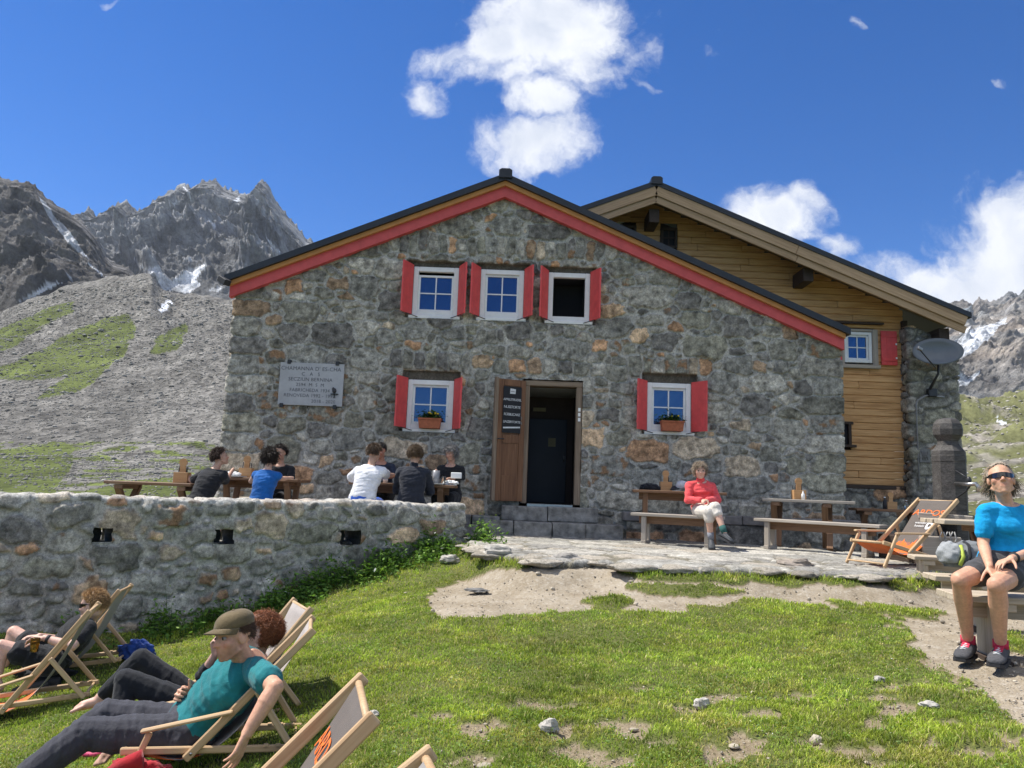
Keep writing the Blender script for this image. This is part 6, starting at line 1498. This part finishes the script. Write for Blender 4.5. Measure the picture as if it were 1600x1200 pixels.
# ---- A: man in the olive cap
JA = dict(pel=Y(296, 1140, 4.27), mid=Y(322, 1104, 4.30), chest=Y(388, 1046, 4.27), hl=Y(286, 1150, 4.18), hr=Y(280, 1134, 4.37), sl=Y(406, 1052, 4.10), sr=Y(366, 1046, 4.44),
          el=Y(430, 1074, 3.90), wl=Y(386, 1146, 3.80), er=Y(338, 1102, 4.50), wr=Y(308, 1090, 4.32), kl=Y(134, 1146, 4.07), kr=Y(168, 1118, 4.32), al=Y(38, 1214, 3.90), ar=Y(74, 1188, 4.12),
          tl=Y(-12, 1232, 3.70), tr=Y(20, 1212, 4.05), head=Y(364, 996, 4.16), hf=(-.62, -.78, -.06), hu=(-.14, .05, 1), beard=.7, brow=.95)
gl = _n(JA['wl'] - JA['el'])
tA, hpA, frA, hsA = person('man in an olive cap, teal shirt and dark trousers lying in a deck chair', JA, [dict(k='shirt', m=TEAL, sleeve=.52, off=.014, t0=-.04, wr=(.016, 13, None)), dict(k='legs', m=CHAR, len=1.95, off=.018, wr=(.011, 15, [[1, .2, 0], [0, .35, 0], [0, 0, .6]]))],
    skin=(.60, .33, .215), s=1.07, vox=.005, hands=((gl * .8 + np.array((-.1, -.1, -.5)), (-.9, .25, .1), 1, dict(curl=(.16, .18, .22, .28), spread=.16)),
    ((-.55, -.35, .25), (.45, -.8, .1), -1, dict(curl=(.95, 1.0, 1.0, 1.05), tdir=(-.12, -.1, 1), tcurl=.05))), belly=.008, head_s=.93)
hair(tA, hpA, frA, hsA, (.10, .055, .03), lambda d: d[1] < .15 and -.45 < d[2] < .45 and abs(d[0]) + (-d[1]) > .6 and not (abs(d[0]) > .8 and d[2] < -.05), .022, 1100, .1, .0016, .5, .5, .004, .3, 2)
# cap with a brim
mb = MB(); V, F = [], []; nu, nv = 28, 9
for i in range(nv + 1):
    th = math.pi / 2 * i / nv
    for k in range(nu):
        a = 2 * math.pi * k / nu; z = math.cos(th); rr = math.sin(th) ** .75
        V.append(hpA(.085 * rr * math.cos(a), -.012 + .106 * rr * math.sin(a), (.055 + .080 * z ** .8) - .012 * math.sin(a) * rr))
for i in range(nv):
    for k in range(nu): F.append((i * nu + k, i * nu + nu + k, i * nu + nu + (k + 1) % nu, i * nu + (k + 1) % nu))
mb.add(V, F, None, True); capA = mb.build('cap', OLIVE, tA); md = capA.modifiers.new('t', 'SOLIDIFY'); md.thickness = .005; md.offset = 0
V, F = [], []; nb_ = 17
for r_ in range(6):
    for k in range(nb_):
        a = math.radians(12 + 156 * k / (nb_ - 1)); f = r_ / 5; x, y_ = .086 * math.cos(a), -.012 + .107 * math.sin(a)
        V.append(hpA(x * (1 - .02 * f), y_ + f * .060 * max(0, math.sin(a)) ** .7, (.056) - f * .012 - .018 * (math.cos(a)) ** 2 * (.35 + f)))
mb = MB(); mb.add(V, [tuple(q) for q in grid_faces(nb_, 6)], None, True); br = mb.build('brim', OLIVE, capA); md = br.modifiers.new('t', 'SOLIDIFY'); md.thickness = .005; md.offset = 0
MB().ell(hpA(0, -.012, .137), (.010, .010, .006), None, 10, 6).build('button', OLIVE, capA)
gp_ = JA['wl'] + _n(gl * .8 + np.array((-.1, -.1, -.5))) * .17
cup(gp_ + (.035, .02, -.14), .036, .13, 'small clear glass held in the hanging hand of the man in the cap', MAT['glass'])
# ---- B: red haired woman behind him
JB = dict(pel=Y(318, 1108, 4.72), mid=Y(335, 1085, 4.82), chest=Y(396, 1034, 4.88), hl=Y(312, 1112, 4.60), hr=Y(306, 1100, 4.84), sl=Y(408, 1044, 4.74), sr=Y(374, 1036, 5.02), el=Y(356, 1082, 4.62), wl=Y(318, 1092, 4.62), er=Y(318, 1056, 4.98), wr=Y(336, 1022, 4.92),
          kl=Y(197, 1062, 4.52), kr=Y(221, 1030, 4.80), al=Y(182, 1160, 4.42), ar=Y(158, 1090, 4.78), tl=Y(160, 1188, 4.36), tr=Y(120, 1107, 4.74), head=Y(407, 990, 4.86), hf=(-.93, -.33, .10), hu=(.12, .05, 1), brow=.4)
tB, hpB, frB, hsB = person('red haired woman in black leggings with raised knees, hand at her cheek', JB, [dict(k='shirt', m=BLACK, sleeve=1.35, off=.012), dict(k='legs', m=BLACK, len=1.86, off=.006, flare=1., wr=(.005, 14, None), name='leggings')], skin=(.62, .38, .29), fem=1., s=.98, vox=.006,
    hands=(None, ((-.1, -.1, 1), (.8, -.3, .2), 1, dict(curl=(.5, .6, .7, .8)))), feet='toes')
hair(tB, hpB, frB, hsB, (.28, .10, .04), lambda d: (d[2] > .35 and d[1] < .72) or (d[1] < .18 and d[2] > -.75), .044, 4200, 1.7, .0019, .35, .22, .018, .25, 3, .4)
# ---- C: blond man at the wall
JC = dict(pel=Y(84, 1030, 6.75), mid=Y(100, 1012, 6.82), chest=Y(132, 976, 6.84), hl=Y(78, 1034, 6.62), hr=Y(76, 1026, 6.90), sl=Y(138, 982, 6.62), sr=Y(124, 974, 7.02), el=Y(112, 1010, 6.42), wl=Y(70, 997, 6.42), er=Y(98, 1002, 7.05), wr=Y(62, 994, 6.85),
          kl=Y(2, 1010, 6.50), kr=Y(22, 988, 6.95), al=Y(-6, 1066, 6.45), ar=Y(4, 1048, 6.9), tl=Y(-40, 1074, 6.4), tr=Y(-24, 1058, 6.85), head=Y(145, 946, 6.76), hf=(-.99, .02, -.10), hu=(.06, 0, 1), brow=.3)
tC, hpC, frC, hsC = person('blond man in dark shorts and sunglasses lying in a deck chair by the wall', JC, [dict(k='shirt', m=BLACK, sleeve=.6), dict(k='legs', m=BLACK, len=.58, off=.022, name='shorts')], skin=(.66, .42, .33), s=1.04, vox=.007,
    hands=((( -1, 0, -.05), (.0, .1, -1), 1, dict(curl=(.5, .55, .6, .6))), ((-1, -.3, -.1), (0, 0, -1), -1)))
hair(tC, hpC, frC, hsC, (.42, .26, .12), scalp, .03, 1500, .4, .0022, .2, .8, .008, .2, 4)
bx = tag(MB().lathe([(.030, 0), (.036, .10), (.036, .105), (.0, .105)], Y(53, 1018, 6.36), 16).build('beer_glass', MAT['beer']), 'glass of amber beer in the hand of the blond man', 'beer glass')
wb = MB(); a = _n(JC['wl'] - JC['el']); wb.tube([JC['wl'] - a * .045, JC['wl'] - a * .02], [.034, .034], 14); wb.build('wristwatch', MAT['rubber'], tC)
def shades(t, hp_, m=None):
    V, F = [], []; k_ = 15
    for i in range(k_):
        a = math.radians(-82 + 164 * i / (k_ - 1)); x, y = .077 * math.sin(a), .012 + .082 * math.cos(a); e = abs(math.sin(a)); nz_ = .004 if abs(a) < .16 else 0
        hi, lo = .026 - .002 * e, -.010 + .022 * max(0, e - .72) * 3 + (.014 if abs(a) < .16 else 0)
        for zz, dy in ((lo, 0), (hi, 0), (hi, -.006), (lo, -.006)): V.append(hp_(x * (1 + dy), y + .012 * (1 - e) + dy, zz))
    for i in range(k_ - 1):
        for j in range(4): F.append((i * 4 + j, i * 4 + (j + 1) % 4, i * 4 + 4 + (j + 1) % 4, i * 4 + 4 + j))
    F += [(0, 1, 2, 3), tuple(range((k_ - 1) * 4, k_ * 4))[::-1]]
    mb = MB(); mb.add(V, F, None, False); o = mb.build('sunglasses', MAT['shades'], t)
    for sg in (1, -1): MB().tube([hp_(sg * .074, .025, .020), hp_(sg * .080, -.03, .014)], .0035, 6).build('temple', MAT['shades'], o)
shades(tC, hpC)
# ---- L: woman in the blue shirt on the bench at the right
BLUE = cloth('bright blue shirt cloth', (.008, .33, .66), sheen=.05)
JL = dict(pel=Y(1578, 880, 5.02), mid=Y(1572, 846, 5.06), chest=Y(1572, 798, 5.03), hr=Y(1556, 884, 4.98), hl=Y(1600, 886, 4.94), sr=Y(1540, 801, 5.0), sl=Y(1606, 806, 5.06), er=Y(1536, 849, 4.98), wr=Y(1546, 885, 4.78), el=Y(1618, 862, 4.98), wl=Y(1580, 873, 4.74),
          kr=Y(1501, 906, 4.78), kl=Y(1558, 914, 4.62), ar=Y(1512, 984, 5.05), al=Y(1563, 997, 4.84), tr=Y(1497, 1012, 4.86), tl=Y(1552, 1030, 4.66), head=Y(1564, 750, 4.99), hf=(-.42, -.86, .26), hu=(0, .16, 1), brow=.2)
for q in 'rl': JL['a' + q][2] = float(gz(JL['a' + q][0], JL['a' + q][1])) + .118
tL, hpL, frL, hsL = person('woman in a bright blue shirt, shorts and dark sunglasses sitting at the right edge', JL, [dict(k='shirt', m=BLUE, sleeve=.62, off=.010, t0=-.05, t1=1.10, wr=(.011, 11, None)), dict(k='legs', m=cloth('grey shorts cloth', (.06, .06, .062)), len=.55, off=.012, name='shorts')], skin=(.60, .34, .22), fem=1., s=1.0, vox=.005, feet=False,
    hands=(((-.95, -.35, -.30), (.1, -.1, -1), 1, dict(curl=(.20, .26, .3, .36), spread=.12)), ((.05, -.6, -.65), (-.1, .5, -.6), -1, dict(curl=(.30, .34, .38, .42)))), head_s=.95)
hair(tL, hpL, frL, hsL, (.50, .41, .31), lambda d: (d[2] > .60 and d[1] < .60) or (d[1] < .05 and d[2] > -.35 and not (abs(d[0]) > .8 and d[2] < 0)), .045, 2600, .7, .0018, .5, .15, .009, .8, 5, .3)
hair(tL, hpL, frL, hsL, (.24, .18, .12), lambda d: d[1] < -.25 and -.8 < d[2] < -.1, .09, 700, .6, .0024, .7, .4, .012, .2, 6, .3, name='ponytail')
shades(tL, hpL)
GREYS = plain('grey trainer mesh', (.075, .075, .08), .8, .3, 90, .3); REDL = plain('red trainer lining', (.50, .03, .07), .8, .2, 60, .1)
for q in 'rl':
    An, To = JL['a' + q], JL['t' + q]; d = _n((To - An) * (1, 1, 0)); g_ = float(gz(*(An[:2]))) if False else .0
    hl = An + np.array((0, 0, -.108)) - d * .06; te = hl + d * .27
    so_ = shoe(tL, hl, te, (0, 0, 1), 1.1, GREYS, MAT['rubber'], MAT['paper'])
    MB().tube([An + (0, 0, -.02), An + (0, 0, .03)], [.044, .043], 16).build('sock', REDL, tL); MB().bar(hl + d * .10 + (0, 0, .095), hl + d * .165 + (0, 0, .068), .045, .02).build('tongue', REDL, so_)
a = _n(JL['wl'] - JL['el']); MB().tube([JL['wl'] - a * .05, JL['wl'] - a * .035], [.033, .033], 14).build('wristband', MAT['rubber'], tL)
# ---- K: woman in the red jacket
RED = cloth('coral red fleece', (.72, .085, .09)); CREAM = cloth('cream trouser cloth', (.62, .57, .50))
JK = dict(pel=Y(1101, 796, 11.15), mid=Y(1097, 777, 11.25), chest=Y(1095, 757, 11.2), hr=Y(1093, 798, 11.1), hl=Y(1109, 799, 11.08), sr=Y(1077, 759, 11.2), sl=Y(1112, 760, 11.2), er=Y(1075, 781, 11.1), wr=Y(1095, 781, 10.92), el=Y(1121, 781, 11.1), wl=Y(1106, 781, 10.92),
          kr=Y(1107, 800, 10.68), kl=Y(1118, 793, 10.66), ar=Y(1111, 843, 10.72), al=Y(1132, 833, 10.5), tr=Y(1113, 852, 10.50), tl=Y(1145, 840, 10.36), head=Y(1094, 736, 11.15), hf=(-.12, -.98, -.06), hu=(0, 0, 1), brow=.4)
tK, hpK, frK, hsK = person('woman in a coral red jacket and cream trousers with crossed legs on the bench', JK, [dict(k='shirt', m=RED, sleeve=1.95, off=.018, t0=-.08, collar=1), dict(k='legs', m=CREAM, len=1.22, off=.018)], skin=(.60, .37, .27), fem=1., s=1.0, vox=.007, feet=False,
    hands=(((-.8, -.5, -.1), (0, .2, -1), 1), ((.8, -.5, -.1), (0, .2, -1), -1)))
bob = lambda d: (d[2] > .3 and not (d[1] > .72 and d[2] < .55)) or (d[1] < .25 and d[2] > -.75)
hair(tK, hpK, frK, hsK, (.30, .235, .17), bob, .058, 2000, .2, .0028, .9, .18, .012, .1, 7, .3, fwd=.2)
for q in 'rl':
    An, To = JK['a' + q], JK['t' + q]; d = _n(To - An); upv = np.array((0, 0, 1.)) if q == 'r' else np.array((.3, -.2, .9)); hl = An - upv * .085 - d * .05
    shoe(tK, hl, hl + d * .25, upv, 1., plain('dark trainer', (.05, .055, .06), .7, .3, 60, .2), MAT['rubber'], MAT['glassgrey']); MB().tube([An + _n(JK['k' + q] - An) * .0, An + _n(JK['k' + q] - An) * .10], [.042, .044], 14).build('sock', plain('green sock' if q == 'l' else 'grey sock', (.03, .10, .09) if q == 'l' else (.22, .23, .26), .9, .2, 60, .1), tK)
# ---- the diners on the terrace
def diner(label, px, py_head, Yd, face, clothes, lean=(0, 0), yaw=0., skin=(.50, .30, .21), fem=0., s=1., arms=None, hu=(0, 0, 1), legs='fwd', head_off=(0, 0, 0), zseat=1.335, brow=.4):
    """a seated figure; yaw 0 looks away from the camera (+Y); 180 looks at it"""
    c = at(px, py_head, Yd); x0, y0 = c[0], c[1]; a = math.radians(yaw); F_ = np.array((-math.sin(a), math.cos(a), 0)); R_ = np.array((math.cos(a), math.sin(a), 0)); Z = np.array((0, 0, 1.))
    pel = np.array((x0, y0, zseat + .10)) - F_ * lean[0] * .5; chest = pel + Z * .46 * s + F_ * lean[0] + R_ * lean[1]; head = chest + Z * .235 * s + F_ * (.05 + lean[0] * .25) + R_ * lean[1] * .3 + np.array(head_off)
    J = dict(pel=pel, mid=(pel + chest) / 2 - F_ * .04, chest=chest, hr=pel + R_ * .085, hl=pel - R_ * .085, sr=chest + R_ * .17 * s - Z * .02, sl=chest - R_ * .17 * s - Z * .02, head=head, hf=face, hu=hu, brow=brow)
    for q, sg in (('r', 1), ('l', -1)):
        J['k' + q] = pel + F_ * .42 + R_ * .11 * sg + Z * .0; J['a' + q] = J['k' + q] - Z * .40 + F_ * .02; J['t' + q] = J['a' + q] + F_ * .14 - Z * .05
        ar = (arms or {}).get(q); S_ = J['s' + q]
        if ar is None: J['e' + q] = S_ - Z * .24 + F_ * .12 + R_ * .06 * sg; J['w' + q] = J['e' + q] + F_ * .22 - R_ * .08 * sg - Z * .0
        else: J['e' + q], J['w' + q] = np.array(ar[0]), np.array(ar[1])
    if legs == 'side':
        for q, sg in (('r', 1), ('l', -1)): J['k' + q] = pel + R_ * -.40 + F_ * .05 * sg; J['a' + q] = J['k' + q] - R_ * .15 - Z * .36; J['t' + q] = J['a' + q] - R_ * .12 - Z * .05
    return person(label, J, clothes, skin, fem, s, .009), J
NAVYT = MAT['c_navy']; WHITE = cloth('white shirt cloth', (.74, .74, .76)); RBLUE = cloth('blue shorts cloth', (.03, .11, .50)); ROYAL = cloth('blue vest cloth', (.008, .10, .34))
longs = dict(k='legs', m=BLACK, len=1.9, off=.016)
pD, JD = diner('boy in a black T-shirt seen from behind, turned right at the left tables', 318, 745, 10.72, (.80, .50, .22), [dict(k='shirt', m=BLACK, sleeve=.7, off=.018), longs], (.14, .10), -18, arms=dict(l=(at(300, 752, 10.9), at(292, 742, 11.0)), r=(at(352, 752, 10.9), at(361, 738, 11.1))), zseat=1.10, s=1.0, hu=(-.25, 0, 1))
(tD, hpD, frD, hsD) = pD; hair(tD, hpD, frD, hsD, (.055, .03, .02), scalp, .045, 900, .4, .0036, .3, .6, .014, .2, 8)
pE, JE = diner('woman in a blue sleeveless top with dark curly hair seen from behind', 412, 750, 10.72, (.45, .85, .0), [dict(k='shirt', m=ROYAL, sleeve=0, off=.014, t0=-.1), dict(k='legs', m=CHAR, len=.7, off=.012, name='shorts')], (.08, .02), -10, fem=1., s=1.0, legs='side', arms=dict(l=(at(392, 752, 10.85), at(402, 742, 11.1)), r=(at(440, 748, 10.9), at(452, 747, 11.1))), skin=(.60, .38, .28), zseat=1.12)
(tE, hpE, frE, hsE) = pE; hair(tE, hpE, frE, hsE, (.035, .024, .018), lambda d: d[1] < .45 and d[2] > -.8, .085, 1300, 1.8, .0042, .45, .9, .02, .15, 9, .6)
pF, JF = diner('dark haired person in black half hidden behind the woman in the blue top', 438, 748, 12.35, (-.2, -.97, -.1), [dict(k='shirt', m=BLACK, sleeve=.6), longs], (.06, 0), 178, zseat=1.24)
(tF, hpF, frF, hsF) = pF; hair(tF, hpF, frF, hsF, (.03, .02, .015), scalp, .05, 700, .3, .0036, .4, .6, .012, .1, 10)
pG, JG = diner('person in a white T-shirt and blue shorts seen from behind at the right table', 569, 750, 10.95, (.35, .93, -.15), [dict(k='shirt', m=WHITE, sleeve=.75, off=.022, t0=-.05, wr=(.012, 12, None)), dict(k='legs', m=RBLUE, len=.9, off=.02, name='shorts')], (.12, .06), -8, s=1.04, arms=dict(r=(at(603, 742, 11.2), at(612, 742, 11.45)), l=(at(548, 748, 11.2), at(566, 748, 11.45))), zseat=1.215)
(tG, hpG, frG, hsG) = pG; hair(tG, hpG, frG, hsG, (.11, .07, .042), scalp, .04, 900, .3, .0034, .4, .6, .012, .1, 11)
pH, JH = diner('short haired man in a navy T-shirt bending over the table, facing the lawn', 598, 750, 12.35, (-.30, -.85, -.42), [dict(k='shirt', m=NAVYT, sleeve=.7), longs], (.16, .02), 176, skin=(.42, .22, .15), arms=dict(l=(at(617, 743, 12.2), at(602, 746, 11.9)), r=(at(584, 743, 12.2), at(592, 746, 11.9))))
(tH, hpH, frH, hsH) = pH; hair(tH, hpH, frH, hsH, (.03, .024, .022), scalp, .022, 700, .2, .003, .2, .6, .010, .1, 12)
pI, JI = diner('curly haired person in a black jacket seen from behind at the right table', 644, 750, 11.0, (.05, .99, -.05), [dict(k='shirt', m=cloth('blue black jacket cloth', (.017, .02, .03)), sleeve=1.95, off=.026, t0=-.1, collar=1, wr=(.014, 12, None)), longs], (.06, .01), 0, s=1.04, zseat=1.215)
(tI, hpI, frI, hsI) = pI; hair(tI, hpI, frI, hsI, (.12, .075, .04), lambda d: d[1] < .5 and d[2] > -.55, .05, 1100, 1.6, .0038, .3, .8, .016, .1, 13, .5)
pJ, JJ = diner('grey haired woman in a black cardigan looking down at her plate', 703, 750, 12.3, (-.55, -.75, -.35), [dict(k='shirt', m=BLACK, sleeve=1.6, off=.018), longs], (.10, -.02), 170, fem=1., arms=dict(r=(at(684, 744, 12.2), at(682, 737, 11.8)), l=(at(722, 746, 12.2), at(704, 748, 11.9))), skin=(.50, .30, .22))
(tJ, hpJ, frJ, hsJ) = pJ; hair(tJ, hpJ, frJ, hsJ, (.20, .195, .19), bob, .075, 1500, .2, .003, .9, .2, .013, .1, 14, .3, fwd=.1)
# ================================================================== lawn, weeds, gravel
m, n, b = newmat('grass blades'); out_ = m.node_tree.nodes['Material Output']
c_ = n.attr('Col'); finish(n, b, c_, .55, None, .25)
trn = n.new('ShaderNodeBsdfTranslucent'); n.put(trn.inputs[0], n.mix(1., c_, (1.15, 1.25, .7), 'MULTIPLY')); mxs = n.new('ShaderNodeMixShader'); mxs.inputs[0].default_value = .35
n.l.new(b.outputs[0], mxs.inputs[1]); n.l.new(trn.outputs[0], mxs.inputs[2]); n.l.new(mxs.outputs[0], out_.inputs[0]); MAT['grass'] = m
def blades(name, P, H, Wd, C, lean, seed, kind='stuff'):
    N = len(P); r = np.random.default_rng(seed); a = r.uniform(0, 2 * np.pi, N); d = np.stack([np.cos(a), np.sin(a), 0 * a], 1); b_ = r.uniform(0, 2 * np.pi, N)
    l = np.stack([np.cos(b_), np.sin(b_), 0 * b_], 1) * (lean * r.uniform(.2, 1.2, N))[:, None]
    up = np.array((0, 0, 1.)); h = H[:, None]; w = Wd[:, None] * .5
    V = np.stack([P - d * w, P + d * w, P + (up * .55 + l * .35) * h - d * w * .85, P + (up * .55 + l * .35) * h + d * w * .85, P + (up * (1 - .25 * lean) + l) * h], 1)
    F = (np.array([(0, 1, 3), (0, 3, 2), (2, 3, 4)])[None] + (np.arange(N) * 5)[:, None, None]).reshape(-1, 3)
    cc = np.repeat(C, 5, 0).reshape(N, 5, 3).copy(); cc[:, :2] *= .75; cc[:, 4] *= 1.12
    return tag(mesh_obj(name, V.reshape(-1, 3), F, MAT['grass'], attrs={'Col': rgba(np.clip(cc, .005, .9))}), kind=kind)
r = np.random.default_rng(77)
N = 620000; q = r.random(N); ya, yb = 2.3, 10.6; Yg = 1 / (1 / ya + q * (1 / yb - 1 / ya)); Yg = ya * (yb / ya) ** q
Xg = r.uniform(-1, 1, N) * (.70 * Yg + .35)
inside = (Xg > -5.5)
Xg, Yg = Xg[inside], Yg[inside]; side_ = (np.stack([Xg, Yg], 1) - W0) @ WN
ok = (side_ > .02) | (((np.stack([Xg, Yg], 1) - W0) @ WD) > WL)
Xg, Yg = Xg[ok], Yg[ok]; P = np.stack([Xg, Yg, gz(Xg, Yg)], 1); g = grassiness(P)
pdn = polydist(Xg, Yg, TERR)
keep = (r.random(len(P)) < g ** 1.3 * (.55 + .6 * sstep(-.3, .3, fbm(Xg * 2.2, Yg * 2.2, 4, 3)))) & (pdn < .02)
P = P[keep]; Xg, Yg, pdn = Xg[keep], Yg[keep], pdn[keep]; N = len(P)
n1, n2, n3 = fbm(Xg * .9, Yg * .9, 2, 4), fbm(Xg * 4.5, Yg * 4.5, 7, 3), fbm(Xg * 2.4, Yg * 2.4, 21, 3)
walld = np.abs((np.stack([Xg, Yg], 1) - W0) @ WN) + np.where(((np.stack([Xg, Yg], 1) - W0) @ WD) > WL + .4, 9, 0)
tall = 1 + 2.6 * sstep(.7, .05, walld) * (Xg > -3.5) + 2.0 * sstep(-.24, -.02, pdn) + .55 * sstep(.15, .45, n2)
H = .019 * r.uniform(.55, 1.5, N) * (1 + .5 * n1) * tall; Wd = .0022 * (Yg / 3) ** .95 * r.uniform(.7, 1.5, N) + .0012
base = np.array((.215, .275, .042)); yel = np.array((.36, .325, .085)); drk = np.array((.105, .170, .030)); dry = np.array((.44, .36, .18)); bri = np.array((.30, .355, .050))
t1 = sstep(-.25, .35, n1 + .35 * r.normal(0, 1, N) * .5)[:, None]; C = base * (1 - t1) + bri * t1
t2 = sstep(.12, .5, n3 + .22 * r.normal(0, 1, N))[:, None]; C = C * (1 - t2 * .65) + yel * t2 * .65
t3 = sstep(.05, .45, n2 + .25 * r.normal(0, 1, N))[:, None]; C = C * (1 - t3 * .6) + drk * t3 * .6
t4 = (r.random(N) < .05 + .10 * sstep(.1, .5, n3))[:, None]; C = np.where(t4, dry, C); C = C * r.uniform(1., 1.9, (N, 1)) * (1 + .5 * fbm(Xg * 1.4, Yg * 1.4, 77, 4) + .4 * fbm(Xg * 8, Yg * 8, 71, 3))[:, None]
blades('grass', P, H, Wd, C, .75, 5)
# broad-leaved weeds along the foot of the wall and small clover in the lawn
def leaves(name, P, S, C, seed, tilt=.8):
    N = len(P); r = np.random.default_rng(seed); u = r.normal(0, 1, (N, 3)); u[:, 2] *= tilt * .5; u /= np.linalg.norm(u, axis=1)[:, None]; v = r.normal(0, 1, (N, 3)); v[:, 2] *= tilt * .5; v -= u * (u * v).sum(1)[:, None]; v /= np.linalg.norm(v, axis=1)[:, None]
    u, v = u * S[:, None], v * S[:, None] * .42
    V = np.stack([P - u, P - u * .2 + v, P + u, P - u * .2 - v], 1); F = (np.array([(0, 1, 2, 3)])[None] + (np.arange(N) * 4)[:, None, None]).reshape(-1, 4)
    return tag(mesh_obj(name, V.reshape(-1, 3), F, MAT['grass'], attrs={'Col': rgba(np.repeat(C, 4, 0))}), kind='stuff')
N = 14000; uu_ = WL * r.beta(1.5, 1.1, N) * 1.0 + .6; dd_ = .05 + np.abs(r.normal(0, .24, N)); clump = fbm(uu_ * 2.2, dd_ * 2.2, 5, 3); okk = (clump > -.12) & (uu_ < WL + .3)
uu_, dd_, clump = uu_[okk], dd_[okk], clump[okk]; xy = W0[None] + WD[None] * uu_[:, None] + WN[None] * dd_[:, None]; hh_ = np.abs(r.normal(0, 1, len(uu_))) * .10 * np.clip(1.15 - dd_, .2, 1) * (1 + 1.5 * np.clip(clump, 0, 1))
P = np.c_[xy, gz(xy[:, 0], xy[:, 1]) + hh_ + .01]; C = np.array((.11, .205, .036)) * r.uniform(.5, 1.7, (len(P), 1)); C[r.random(len(P)) < .15] *= np.array((1.5, 1.25, 1.0)); fl_ = (r.random(len(P)) < .012) & (hh_ > .10); C[fl_] = (.75, .75, .70)
leaves('weeds', P, r.uniform(.012, .042, len(P)), C, 8)
stm = r.choice(len(P), 1500, False); Q = P[stm].copy(); hq = Q[:, 2] - gz(Q[:, 0], Q[:, 1]); Q[:, 2] -= hq
blades('weed_stems', Q, hq * 1.15 + .05, np.full(len(Q), .006), np.tile((.06, .12, .025), (len(Q), 1)) * r.uniform(.6, 1.5, (len(Q), 1)), .35, 12)
N = 60000; Yc = 2.4 * (7.5 / 2.4) ** r.random(N); Xc = r.uniform(-1, 1, N) * (.7 * Yc + .3); P = np.stack([Xc, Yc, gz(Xc, Yc)], 1)
cl = fbm(Xc * 1.6, Yc * 1.6, 31, 4); k = (r.random(N) < grassiness(P)) & (cl > .02) & (((np.stack([Xc, Yc], 1) - W0) @ WN) > .1) & (polydist(Xc, Yc, TERR) < -.1); P = P[k]; P[:, 2] += r.uniform(.008, .03, len(P))
leaves('clover', P, r.uniform(.005, .012, len(P)), np.array((.15, .235, .05)) * r.uniform(.55, 1.5, (len(P), 1)), 9, .5)
k = r.choice(len(P), 260, False); leaves('daisies', P[k] + (0, 0, .012), r.uniform(.004, .008, 260), np.tile((.72, .72, .66), (260, 1)), 19, .3)
# grit on the sand and between the bare patches
N = 90000; Yc = 2.4 * (9.6 / 2.4) ** r.random(N); Xc = r.uniform(-1, 1, N) * (.72 * Yc + .4); P = np.stack([Xc, Yc, gz(Xc, Yc)], 1); g = grassiness(P)
k = (r.random(N) < np.where(g < .05, .22, np.where(g < .5, .14, .008))) & (polydist(Xc, Yc, TERR) < .0) & (((np.stack([Xc, Yc], 1) - W0) @ WN) > .1); P = P[k]; N = len(P)
S = .003 + .009 * r.random(N) ** 3 + (r.random(N) < .012) * r.uniform(.01, .03, N); P[:, 2] += np.where(g[k] < .5, -.014, .0) + S * .2
rocks('gravel', P, S, np.array((.40, .35, .275)) * r.uniform(.65, 1.3, (N, 1)), MAT['mountain'])
# ================================================================== thin mountain air
hb = MB(); hb.add([(x, y, z) for z in (-7, 430) for x, y in ((-1500, -60), (2600, -60), (2600, 1420), (-1500, 1420))], [(0, 3, 2, 1), (4, 5, 6, 7), (0, 1, 5, 4), (1, 2, 6, 5), (2, 3, 7, 6), (3, 0, 4, 7)])
hm = bpy.data.materials.new('mountain air'); hm.use_nodes = True; hn = hm.node_tree; hn.nodes.clear()
ho = hn.nodes.new('ShaderNodeOutputMaterial'); hv = hn.nodes.new('ShaderNodeVolumePrincipled'); hv.inputs['Density'].default_value = .00011; hv.inputs['Color'].default_value = (.82, .90, 1, 1); hv.inputs['Anisotropy'].default_value = .2
hn.links.new(hv.outputs[0], ho.inputs['Volume'])
tag(hb.build('haze', hm), kind='stuff')
sc.cycles.volume_bounces = 0
